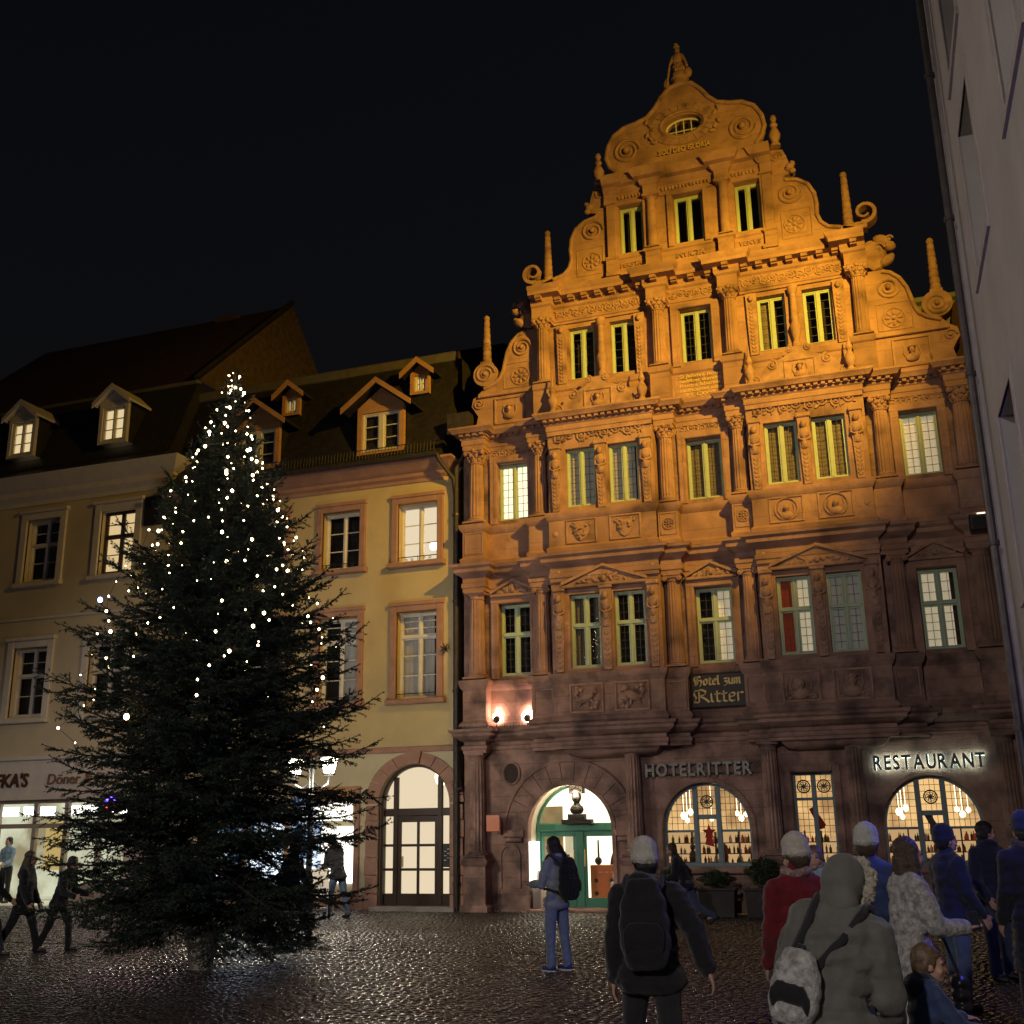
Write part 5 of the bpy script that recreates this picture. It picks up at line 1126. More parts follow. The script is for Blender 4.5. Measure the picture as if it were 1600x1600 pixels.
for z in (12.3, 12.6): q.tube([(a, -.2+.3*(z-12.3), z), (b_, -.2+.3*(z-12.3), z)], .013, 5)
for i in range(110): x = a+i*(b_-a)/110; q.tube([(x, -.24, 12.2), (x, -.1, 12.62)], .009, 4)
q.build('snow_guard', M['iron'], lh, 0)
for x in (-24.55, -21.2): dormer(lh, X(x), 12.72, 1.0, 1.28, .25, .45, M['trim_w'], M['slate'], M['trim_w'], 'dorm', .16, (.78, 1.05), 2, (.33, .67), M['trim_w'], 1.5, .05)
q = MB()
for (u_, z0, z1, w) in ((X(-21.8), 17.6, 19.6, .5), (X(-24.6), 17.4, 19.2, .45)): q.box(u_-w, u_+w, -6.6, -5.8, z0, z1, .02)
q.build('chimney', M['rubble'], lh)
q = MB(); q.box(a, b_, -12, -7, 0, 14.8); q.build('rear_wall', M['plaster_g'], lh, 0)
q = MB(); q.box(X(-20.0), X(-19.35), .0, .06, 10.15, 11.0, .01)
for i in range(8): q.box(X(-19.95)+i*.075, X(-19.92)+i*.075, .06, .09, 10.2, 10.95)
q.build('wall_vent', M['iron'], lh, 0)
# ground-floor shop
q = MB(); wall_holes(q, a, b_, 0, 3.8, 0, [(X(-29.4), X(-19.8), .0, 2.75)], .5); q.build('ground_floor_wall', M['trim_w'], lh, 0)
sf = MB(); d = -.25
for x in (-29, -27.2, -25.6, -24.35, -23.05, -22.0, -20.9, -19.95): sf.box(X(x)-.07, X(x)+.07, d-.1, d+.02, 0, 2.75, .01)
sf.box(X(-29), X(-19.8), d-.1, d+.015, 2.0, 2.12, .01); sf.box(X(-29), X(-19.8), d-.1, d+.012, 2.65, 2.75, .01)
for x0, x1 in ((-28.9, -24.4), (-22.0, -19.9)): sf.box(X(x0), X(x1), d-.1, d+.01, 0, .55, .01)
so = sf.build('shop_front', mat('beige_shop_joinery', (.35, .3, .24), .5, .1, 5), lh)
for x0, x1 in ((-28.9, -27.2), (-27.1, -25.6), (-25.5, -24.4), (-24.3, -23.1), (-23.0, -22.0), (-21.9, -20.95), (-20.85, -20.0)):
    q = MB(); q.box(X(x0)+.05, X(x1)-.03, d-.055, d-.05, .1, 2.65); q.build('pane', M['glass'], so, 0)
room(so, X(-36), X(-19.7), -4.5, -.5, .0, 2.95, glow('lit_snack_bar', (.9, .92, .66), .75, (.7, .6, .35), .8, .6))
for x in (-27.5, -25.2, -23.9, -22.4, -20.9):
    q = MB(); q.box(X(x)-.5, X(x)+.5, -1.4, -1.25, 2.35, 2.6); q.build('ceiling_light', glow('tube_light', (1, .97, .85), 6), so, 0)
q = MB(); q.box(X(-23.0), X(-22.45), -.7, -.65, .9, 2.2); q.build('yellow_poster', glow('lit_yellow_poster', (.95, .7, .25), .55), so, 0)
q = MB(); q.box(X(-29), X(-25), -.9, -.85, .5, 1.2); q.build('counter', M['trim_g'], so, 0)
sgn = empty('shop_lettering', (X(-24.25)+LX, HY-.04, 2.98), 0, "dark italic letters FKA'S and Döner & Pizza on the shop fascia", 'sign')
text_mesh('lettering', "FKA'S", .5, mat('dark_red_letter', (.08, .03, .02), .5), sgn, (-.05, 0, .12), .03, .012, .12, width=1.15)
text_mesh('lettering', 'Döner & Pizza', .4, mat('brown_letter', (.2, .12, .07), .5), sgn, (1.75, 0, .16), .03, .002, .12, width=2.4)
nl = MB(); nl.tube([(0, 0, 0), (.12, 0, .08), (.25, 0, 0), (.38, 0, .08)], .03, 6); o = nl.build('neon_squiggle', glow('neon_red', (1, .04, .12), 10), None); o.location = (-19.3, 23.5, 2.45); tag(o, 'small red neon tube shining beside the shop, seen through fir branches', 'neon sign')
nl = MB(); nl.tube([(0, 0, .1), (.14, 0, .18), (.27, 0, .1)], .03, 6); o = nl.build('neon_arc', glow('neon_blue', (.12, .05, 1), 12), None); o.location = (-19.3, 23.5, 2.5); tag(o, 'small blue neon arc shining above the red neon tube', 'neon sign')
nb = MB(); nb.box(-.05, .45, -.06, -.03, -.1, .35); nb.tube([(.2, .06, .1), (.2, 1.5, .1)], .02, 6); nb = nb.build('neon_bracket', M['iron'], None); nb.location = (-19.3, 23.5, 2.45); tag(nb, 'black bracket arm holding the neon signs out from the shop wall', 'bracket')
lamp('shop_neon_spill', 'POINT', (-18.9, 22.6, 2.2), 14, (.8, .08, .6), shadow_soft_size=.2)
# ------------------------------------------------------------------ grey building on the right, seen along its wall
RB = empty('grey_building', (1.17, 15.0, 0), 0, 'tall grey plaster building with deep sloping sills, seen steeply along its wall', 'building')
ang = atan2(-.037*1.0, 1.0); RB.rotation_euler = (0, 0, radians(2.1)-pi/2)   # local u runs towards the camera, front faces the square
# local: u along the wall from the far corner to the near end, d out of the wall
RH = 18.2; cols = [(1.95, 1.28), (5.3, 1.28), (8.6, 1.28), (11.9, 1.28)]
rows = [(8.1, 10.05), (10.85, 12.9), (13.9, 15.8), (4.2, 6.3)]
hl = [(u-w/2+.3, u+w/2+.3, z0, z1) for u, w in cols for z0, z1 in rows]
q = MB(); wall_holes(q, 0.0, 22, 0, RH, 0, hl, .35); q.build('wall', M['plaster_g'], RB, 0)
for (u0, u1, z0, z1) in hl:
    s = MB(); s.box(u0-.16, u0, -.02, .014, z0-.02, z1+.14, .006); s.box(u1, u1+.16, -.02, .014, z0-.02, z1+.14, .006); s.box(u0, u1, -.02, .013, z1, z1+.14, .006); s.build('window_surround', M['trim_g'], RB)
    s = MB(); s.prism([(u0-.2, z0-.12), (u1+.2, z0-.12), (u1+.2, z0-.02), (u0-.2, z0-.02)], -.05, .035); s.build('sill', M['trim_g'], RB)
    casement(RB, (u0+u1)/2, z0, z1, u1-u0, -.18, 'dark', z0+(z1-z0)*.65, M['trim_g'], False, .3, .06, .06, (.5,))
q = MB(); q.box(.06, .5, -.02, .07, 0, RH, .02); q.build('corner_strip', M['trim_g'], RB)
q = MB(); q.sweep([(0, -.5), (0, 0), (22, 0)], [(-.2, RH-.5), (.05, RH-.5), (.1, RH-.3), (.3, RH-.1), (.35, RH), (-.2, RH+.1)]); q.build('cornice', M['trim_g'], RB)
pipe(RB, [(.75, -.14, RH-.3), (.75, -.14, RH-1), (.75, -.14, 0)], .05)
q = MB(); q.box(0, 22, -9, -.62, 0, RH-.02); q.build('end_wall', M['plaster_g'], RB, 0)
# floodlight fixture that lights the gable, on the end wall
fx = empty('roof_floodlight', (2.4, 15.2, 15.0), 0, 'grey floodlight on a bracket at the top of the grey building, aimed at the gable', 'floodlight')
q = MB(); q.box(-.35, .35, -.02, .12, -.2, .45, .02); q.build('lamp_housing', M['iron'], fx)
# ------------------------------------------------------------------ house behind the hotel, seen over its shoulder
bh = empty('rear_dormer_house', (1.6, 30.5, 0), 0, 'house behind the hotel with cream green framed dormer peeping over the scroll', 'building')
q = MB(); q.box(-2.2, 3.2, -5, 0, 0, 13.6); q.build('wall', M['plaster_g'], bh, 0)
q = MB(); q.box(-1.4, .9, -3, .1, 13.6, 15.6, .02); q.build('dormer', mat('cream_green_wood', (.5, .55, .35), .6, .1, 4), bh); q = MB(); q.box(-1.7, 1.2, -3, .35, 15.6, 15.75, .02); q.box(-1.7, 1.2, -3, .3, 15.3, 15.36, .02); q.build('dormer_roof', mat('cream_green_trim', (.5, .55, .35), .6, .1, 4), bh)
casement(bh, -.3, 13.9, 15.2, 1.4, .16, 'dark', None, M['white_p'], False, .04, .06, .07)
q = MB(); q.prism([(1.2, 13.6), (3.4, 13.6), (3.4, 17.6), (2.6, 17.9), (2.0, 15.6)], -4, .0); q.build('gable_wall', M['plaster_g'], bh, 0)
# ------------------------------------------------------------------ Christmas tree
TX, TY, TH = -9.6, 13.9, 8.75
tree = empty('fir_tree', (TX, TY, 0), 0, 'tall dark fir tree standing in the square hung with fairy lights', 'tree')
M['needle'] = mat('fir_needles', (.028, .05, .03), .6, .4, 12, .0, 40, .3)
M['twig'] = mat('fir_bark', (.06, .045, .035), .9, .3, 10, .4, 40, .2)
M['peeled'] = mat('pale_peeled_trunk', (.42, .38, .32), .85, .3, 6, .6, 30, .2, stretch=(5, 5, .6))
def R_tree(z):
    t = [(0.2, 1.6), (.6, 1.95), (1.5, 2.2), (3.0, 2.22), (4.3, 1.98), (5.2, 1.6), (6.2, 1.12), (7.0, .7), (7.7, .43), (8.3, .23), (8.8, .03)]
    for (a, b), (c, d) in zip(t[:-1], t[1:]):
        if z <= c: return b+(d-b)*max(0, (z-a))/(c-a)
    return .02
def make_tree():
    rr = random.Random(21); shoots = []     # (p0, dir, length, side)
    stems = MB(); tips = []
    z = .72
    while z < 8.55:
        R = R_tree(z); nb = 10 if R > 1.2 else (8 if R > .5 else 6); ph = rr.random()*6.28
        for k in range(nb):
            az = ph+2*pi*k/nb+rr.uniform(-.22, .22); L = R*rr.uniform(.72, 1.16)/max(.5, cos(.2)); zz = z+rr.uniform(-.14, .14)
            if L < .12: L = .12
            el0 = radians(-14+z*7+rr.uniform(-15, 15)); el0 = min(el0, radians(50)); curl = radians(rr.uniform(14, 30))
            n = max(4, int(L/.12)); p = Vector((rr.uniform(-.03, .03), rr.uniform(-.03, .03), zz)); pts = [p.copy()]
            for i in range(n):
                t = i/n; el = el0-radians(10)*sin(pi*t)+curl*t*t
                p = p+Vector((cos(az)*cos(el), sin(az)*cos(el), sin(el)))*(L/n); pts.append(p.copy())
            if pts[-1].z < .3:
                dzz = .3-pts[-1].z
                for q in pts: q.z += dzz*((q-pts[0]).length/max(L, .1))
            stems.tube(pts, [.02*(1-i/n)*min(1.3, L)+.004 for i in range(n+1)], 5, cap=False)
            tips.append((pts[-1], az, z)); 
            # laterals
            s = L*.18; 
            while s < L:
                i = min(n-1, int(s/L*n)); f = s/L*n-i; q = pts[i].lerp(pts[i+1], f); t = s/L; dirn = (pts[i+1]-pts[i]).normalized(); side = dirn.cross(Vector((0, 0, 1))).normalized()
                ll = (.1+.38*(1-t))*min(1, L/1.2)*rr.uniform(.75, 1.2)+.07
                for sg in (-1, 1):
                    dv = (dirn*rr.uniform(.65, .9)+side*sg*rr.uniform(.6, .9)+Vector((0, 0, rr.uniform(-.75, .45)))).normalized()
                    shoots.append((q, dv, ll))
                    if ll > .24:
                        for w in (.42, .75):
                            for s2 in (-1, 1):
                                dv2 = (dv*.75+dv.cross(Vector((0, 0, 1))).normalized()*s2*.65+Vector((0, 0, rr.uniform(-.15, .1)))).normalized(); shoots.append((q+dv*ll*w, dv2, ll*(1.02-w)*.75+.05))
                s += .105*rr.uniform(.85, 1.2)
            for i in range(max(1, n//3), n): shoots.append((pts[i], (pts[i+1]-pts[i]).normalized(), (pts[i+1]-pts[i]).length*1.05))
            shoots.append((pts[-1], (pts[-1]-pts[-2]).normalized(), .12))
        z += .2 if z < 6 else .18
    shoots.append((Vector((0, 0, 8.3)), Vector((0, 0, 1)), .5))
    # needles: narrow triangles around every shoot
    P0 = np.array([s[0][:] for s in shoots]); Dv = np.array([s[1][:] for s in shoots]); Ln = np.array([s[2] for s in shoots])
    cnt = np.maximum(6, (Ln*92)).astype(int); idx = np.repeat(np.arange(len(shoots)), cnt); N = len(idx)
    g = np.random.default_rng(11); t = g.random(N)
    D = Dv[idx]; base = P0[idx]+D*(t*Ln[idx])[:, None]
    rnd = g.normal(size=(N, 3)); perp = rnd-(rnd*D).sum(1)[:, None]*D; perp[:, 2] *= .75; perp /= np.linalg.norm(perp, axis=1)[:, None]+1e-9
    nd = D*.62+perp*.8; nd /= np.linalg.norm(nd, axis=1)[:, None]
    ln = (.026+.022*g.random(N))[:, None]; wd = np.cross(nd, g.normal(size=(N, 3))); wd /= np.linalg.norm(wd, axis=1)[:, None]+1e-9
    w = .0095
    V = np.empty((N*3, 3)); V[0::3] = base+wd*w; V[1::3] = base-wd*w; V[2::3] = base+nd*ln
    F = np.arange(N*3, dtype=np.int32)
    me = bpy.data.meshes.new('crown'); me.vertices.add(N*3); me.vertices.foreach_set('co', V.ravel()); me.loops.add(N*3); me.loops.foreach_set('vertex_index', F); me.polygons.add(N); me.polygons.foreach_set('loop_start', np.arange(0, N*3, 3, dtype=np.int32)); me.update(calc_edges=True); me.materials.append(M['needle'])
    link(bpy.data.objects.new('crown', me), tree)
    for s in shoots: stems.tube([s[0], s[0]+s[1]*s[2]*.9], [.005, .0025], 3, cap=False)
    stems.build('branches', M['twig'], tree, 0)
    tr = MB(); tr.lathe([(.13, .4), (.125, 2), (.1, 4), (.06, 6.5), (.015, 8.7)], 0, 0, 12); tr.build('trunk', M['twig'], tree)
    b = MB(); b.lathe([(.15, -.01), (.17, .1), (.215, .35), (.25, .52), (.2, .56)], 0, 0, 28, 9, .02); b.build('trunk_foot', M['peeled'], tree)
    print('tree needles', N, 'shoots', len(shoots))
    return tips
TIPS = make_tree()
fl = empty('fairy_lights', (TX, TY, 0), 0, 'string of warm white fairy lights wound round the fir tree', 'string lights')
M['bulb'] = glow('fairy_bulb', (1.0, .78, .45), 20.0, small=True)
def fairy():
    rr = random.Random(5); bm = MB(); bm.ell((0, 0, 0), (.017, .017, .02), 8, 5); me = bm.mesh('bulb', M['bulb']); pts = []
    n = 300
    # strands run down from the top over the branch tips towards the viewer's side and round
    z = 8.72; az = 0.0; i = 0
    strands = []
    for s in range(13):
        a0 = -2.75+s*.46+rr.uniform(-.15, .15); zz = 8.7 if s % 3 == 0 else rr.uniform(7.0, 8.2); zend = rr.uniform(2.9, 4.6) if s % 2 else rr.uniform(3.6, 5.6); strand = []
        if s in (2, 9): zend = 2.7
        a = a0
        while zz > zend:
            a += rr.uniform(-.16, .16); R = R_tree(zz)*rr.uniform(.74, .98)+.03; strand.append(Vector((R*cos(a), R*sin(a), zz+rr.uniform(-.05, .05)))); zz -= rr.uniform(.12, .32)
        strands.append(strand)
    loops = []
    for zz in np.arange(8.6, 4.0, -.42):
        R = R_tree(zz); m = max(3, int(R*4.5)); a = rr.random()*6
        loops.append([Vector((R_tree(zz-.03*k)*rr.uniform(.78, .98)*cos(a+k*5.4/m), R_tree(zz)*rr.uniform(.78, .98)*sin(a+k*5.4/m), zz-.05*k+rr.uniform(-.08, .08))) for k in range(m)])
    allp = [p for s in strands+loops for p in s]; rr.shuffle(allp)
    for p in allp[:297]:
        o = bpy.data.objects.new('bulb', me); COL.objects.link(o); o.parent = fl; o.location = p; k = rr.choice((.45, .55, .7, .85, 1.0, 1.3)); o.scale = (k, k, k)
    for q, c in ((Vector((-1.05, -1.4, 4.95)), (.1, .2, 1.0)), (Vector((.2, -2.2, 3.2)), (1, .6, .25))):
        m2 = bm.mesh('bulb', glow('bulb_tinted', c, 30, small=True)); o = link(bpy.data.objects.new('bulb', m2), fl); o.location = q; o.scale = (2, 2, 2)
    w = MB()
    for s in strands+loops:
        if len(s) > 1: w.tube(s, .004, 3, cap=False)
    w.build('light_wire', M['iron'], fl, 0)
fairy()
# ------------------------------------------------------------------ street lantern with two heads
M['lantern_glass'] = glow('lantern_glass', (1.0, .93, .72), 16.0)
def lantern(loc, rz, label, power, group='twin street lanterns'):
    o = empty('street_lantern', loc, rz, label, 'street lamp', group)
    b = MB(); b.lathe([(.16, 0), (.16, .25), (.11, .3), (.09, .9), (.06, 1.0), (.045, 2.9), (.06, 2.95), (.03, 3.05), (.02, 3.2)], 0, 0, 14); b.build('post', M['iron'], o)
    for s in (-1, 1):
        b = MB(); b.tube([(0, 0, 2.75), (s*.2, 0, 2.62), (s*.36, 0, 2.7), (s*.38, 0, 2.86)], .018, 6); b.build('arm', M['iron'], o)
        h = MB(); c = s*.38
        for k in range(4):
            a = pi/4+k*pi/2; h.tube([(c+.11*cos(a), .11*sin(a), 2.88), (c+.19*cos(a), .19*sin(a), 3.2)], .012, 4)
        h.lathe([(.13, 2.86), (.13, 2.89)], c, 0, 4, a0=pi/4, a1=pi/4+2*pi); h.lathe([(.22, 3.2), (.2, 3.23), (.1, 3.34), (.05, 3.37), (.05, 3.42), (.01, 3.46)], c, 0, 4, a0=pi/4, a1=pi/4+2*pi); ho = h.build('lantern_head', M['iron'], o, 20)
        g_ = MB(); g_.lathe([(.1, 2.9), (.175, 3.19)], c, 0, 4, a0=pi/4, a1=pi/4+2*pi); g_.build('lantern_glass', M['lantern_glass'], ho, 0)
    if power:
        for s in (-1, 1):
            lp = lamp('lantern_light', 'POINT', (0, 0, 0), power, (1, .9, .7), shadow_soft_size=.12); lp.location = (loc[0]+cos(rz)*s*.38, loc[1]+sin(rz)*s*.38-.02, 2.62)
    return o
lantern((-11.48, 20.0, 0), 0, 'twin headed black lantern lit white behind the fir tree by house 180', 150)
lantern((-7.5, -6.0, 0), .3, 'twin headed black lantern added behind the viewer as fill light', 60)  # unseen lantern copy, added as a light source for the square
def mast(loc, label, beams):  # unseen masts, added as fill light for lower fronts and people
    o = empty('fill_lamp_mast', loc, 0, label, 'street lamp', 'added fill lamp masts'); b = MB(); b.lathe([(.14, 0), (.12, .5), (.08, 1), (.05, 9.2)], 0, 0, 12); b.tube([(0, 0, 9.2), (0, .3, 9.6), (0, 1.0, 9.7)], .035, 8); b.build('post', M['iron'], o)
    b = MB(); b.box(-.18, .18, -1.5, -.9, 9.62, 9.74, .03); b.build('lamp_housing', M['iron'], o); b = MB(); b.box(-.14, .14, -1.45, -.95, 9.6, 9.618); b.build('lamp_glass', M['lantern_glass'], o, 0)
    for tg, pw, sz, bl in beams: lamp('mast_fill_light', 'SPOT', (loc[0], loc[1]+1.2, 9.4), pw, (1, .9, .85), tg, shadow_soft_size=.25, spot_size=radians(sz), spot_blend=bl)
mast((-3.0, -14.0, 0), 'tall lamp mast added behind the viewer to fill the square with light', [((-4.5, 8.0, 0), 5000, 66, .35)])
mast((-20.0, 3.0, 0), 'tall lamp mast added at the side to light the house fronts and grey wall', [((-17.0, 17.0, 0), 1700, 80, .5), ((3.0, 9.0, 9.5), 3900, 48, .6)])  # second beam added to brighten the grey building's wall
# ------------------------------------------------------------------ planters under the restaurant window
M['leaf'] = mat('box_leaves', (.03, .05, .022), .5, .4, 20, .0, 40, .4)
M['plant_pot'] = mat('dark_planter', (.035, .03, .028), .6, .3, 6, .2, 40, .4)
def planter(loc, h, lab, seed):
    o = empty('planter', loc, 0, lab, 'planter', 'dark planters under the arched window'); b = MB(); b.sweep([(-.34, -.2), (-.34, .2), (.34, .2), (.34, -.2)], [(-.02, 0), (0, .02), (.03, .5), (.06, .52), (.06, .56), (.0, .56)]); b.box(-.34, .34, -.2, .2, 0, .52); b.build('pot', M['plant_pot'], o)
    g = np.random.default_rng(seed); N = 2600
    c = g.normal(size=(N, 3)); c /= np.linalg.norm(c, axis=1)[:, None]; r = g.random(N)**.35; lump = 1+.25*np.sin(c[:, 0]*7+seed)*np.cos(c[:, 2]*6)
    P = c*(r*lump)[:, None]*np.array([.36, .26, h/2])+np.array([0, 0, .56+h/2])
    A = g.normal(size=(N, 3)); A /= np.linalg.norm(A, axis=1)[:, None]; B = np.cross(A, g.normal(size=(N, 3))); B /= np.linalg.norm(B, axis=1)[:, None]
    V = np.stack([P-A*.025, P+B*.013, P+A*.025, P-B*.013], 1).reshape(-1, 3)
    me = bpy.data.meshes.new('shrub'); me.from_pydata([tuple(v) for v in V], [], [(4*i, 4*i+1, 4*i+2, 4*i+3) for i in range(N)]); me.materials.append(M['leaf']); link(bpy.data.objects.new('shrub', me), o)
    b = MB(); b.tube([(0, 0, .5), (.02, 0, .56+h*.4)], .02, 6); b.build('stem', M['twig'], o)
planter((-3.35, 24.2, 0), .62, 'dark planter with round clipped shrub beside the fluted column', 1)
planter((-4.3, 24.2, 0), .34, 'dark planter with low shrub under the middle of the arched window', 2)
planter((-5.15, 24.2, 0), .4, 'dark planter with low shrub between doorway column and arched window', 3)
planter((-2.5, 24.25, 0), .45, 'dark planter with bushy shrub below the square window', 4)
# A-frame board near the lantern
ab = empty('folding_board', (-12.4, 22.0, 0), .5, 'pale folding pavement board with metal legs by the lit shop', 'sign board')
for s in (-1, 1):
    b = MB(); b.tube([(-.22, s*.26, 0), (-.2, s*.02, 1.05)], .014, 6); b.tube([(.22, s*.26, 0), (.2, s*.02, 1.05)], .014, 6); b.tube([(-.215, s*.2, .25), (.215, s*.2, .25)], .01, 6); b.build('leg_frame', M['letter_g'], ab)
    b = MB(); b.add([(-.24, s*.16, .45), (.24, s*.16, .45), (.23, s*.02, 1.02), (-.23, s*.02, 1.02), (-.24, s*.18, .45), (.24, s*.18, .45), (.23, s*.04, 1.02), (-.23, s*.04, 1.02)], [(0, 1, 2, 3), (7, 6, 5, 4), (0, 4, 5, 1), (2, 6, 7, 3), (1, 5, 6, 2), (0, 3, 7, 4)]); b.build('panel', M['trim_w'], ab, 0)
# blue light box on the grey building, out of the picture to the right
bb = MB(); bb.box(-.5, .5, 0, .14, -.25, .25, .01); o = bb.build('blue_light_box', glow('blue_light', (.08, .09, 1.0), 30), None, 0); o.location = (1.32, 10.6, 3.1); o.rotation_euler = (0, 0, radians(2.1)-pi/2); tag(o, 'blue light box sign on the wall of the grey building', 'light box')
# ------------------------------------------------------------------ people
def cloth(name, c, rough=.85, var=.25, vs=14, bump=.35, bs=160): return mat(name, c, rough, var, vs, bump, bs, .25, sheen=.2)
C = {'navy': cloth('navy_cloth', (.016, .02, .04)), 'black': cloth('black_cloth', (.012, .012, .014)), 'blue': cloth('blue_quilted', (.03, .05, .13), .6), 'jeans': cloth('denim', (.07, .1, .17)), 'jeans_d': cloth('dark_denim', (.035, .045, .07)), 'ltjeans': cloth('light_denim', (.17, .22, .33)),
     'red': cloth('red_wool', (.13, .008, .014)), 'olive': cloth('grey_olive_parka', (.13, .13, .115), .8, .2, 9), 'fleece': cloth('grey_plush', (.36, .35, .34), .95, .6, 22, .8, 60), 'white': cloth('off_white_cloth', (.6, .58, .52)), 'beanie': cloth('cream_knit', (.5, .46, .4), .95, .2, 30, .8, 90), 'beanie_g': cloth('pale_grey_knit', (.46, .47, .42), .95, .2, 30, .8, 90), 'beanie_w': cloth('white_knit', (.5, .48, .43), .95, .2, 30, .8, 90),
     'hoodie': cloth('pale_grey_jacket', (.28, .31, .36)), 'hoodblue': cloth('blue_violet_hood', (.07, .07, .19)), 'trouser': cloth('dark_trouser', (.02, .02, .024)), 'brown': cloth('brown_cloth', (.06, .04, .03)), 'fur': cloth('fur_trim', (.4, .36, .28), .95, .4, 40, 1, 60), 'scarf': cloth('pale_scarf', (.3, .2, .19), .9, .8, 26), 'ltblue': cloth('pale_blue_shirt', (.22, .33, .45)),
     'skin': mat('skin', (.45, .27, .19), .55, .1, 12, .1, 60, .4), 'hair_k': mat('dark_hair', (.012, .009, .008), .5, .4, 30, .6, 30, .5, stretch=(6, 6, 1)), 'hair_b': mat('brown_hair', (.06, .035, .02), .5, .4, 30, .6, 30, .5, stretch=(6, 6, 1)), 'hair_l': mat('light_brown_hair', (.13, .08, .045), .5, .4, 30, .6, 30, .5), 'shoe_k': mat('black_shoe', (.015, .014, .014), .5, .2, 9), 'shoe_b': mat('blue_canvas', (.035, .04, .22), .7, .2, 9), 'sole': mat('white_sole', (.65, .63, .6), .6, .1, 9), 'eye': mat('eye_dark', (.02, .015, .012), .2), 'lip': mat('lip', (.35, .13, .11), .5)}
TMPS = bpy.data.collections.new('tmp')
def remesh(mb, name, mat_, parent, voxel, disp=0.0, dfreq=6.0, smooth_it=4, seed=0.0, ridge=0.0, sq=None):
    me = bpy.data.meshes.new(name+'_raw'); me.from_pydata(mb.v, [], mb.f); me.update()
    bm = bmesh.new(); bm.from_mesh(me); bmesh.ops.recalc_face_normals(bm, faces=bm.faces); bm.to_mesh(me); bm.free()
    o = bpy.data.objects.new(name, me); COL.objects.link(o)
    r = o.modifiers.new('r', 'REMESH'); r.mode = 'VOXEL'; r.voxel_size = voxel; r.use_smooth_shade = True
    s = o.modifiers.new('s', 'SMOOTH'); s.iterations = smooth_it; s.factor = .5
    dg = bpy.context.evaluated_depsgraph_get(); m2 = bpy.data.meshes.new_from_object(o.evaluated_get(dg)); bpy.data.objects.remove(o); bpy.data.meshes.remove(me)
    if disp:
        n = len(m2.vertices); co = np.empty(n*3); m2.vertices.foreach_get('co', co); co = co.reshape(-1, 3); nr = np.empty(n*3); m2.vertices.foreach_get('normal', nr); nr = nr.reshape(-1, 3)
        off = np.empty(n)
        for i in range(n):
            x, y, z = co[i]
            v = noise.noise((x*dfreq+seed, y*dfreq, z*dfreq*.8+seed))+.5*noise.noise((x*dfreq*2.3+seed, y*dfreq*2.3, z*dfreq*2.6))
            if ridge: v += ridge*(1-abs(noise.noise((x*dfreq*.9, y*dfreq*.9+seed, z*dfreq*1.7)))*2.2)
            off[i] = v*disp
        m2.vertices.foreach_set('co', (co+nr*off[:, None]).ravel()); m2.update()
    m2.name = name; m2.materials.clear(); m2.materials.append(mat_); m2.polygons.foreach_set('use_smooth', [True]*len(m2.polygons))
    o = bpy.data.objects.new(name, m2); link(o, parent); return o
def rotx(v, a): return Vector((v.x, v.y*cos(a)-v.z*sin(a), v.y*sin(a)+v.z*cos(a)))
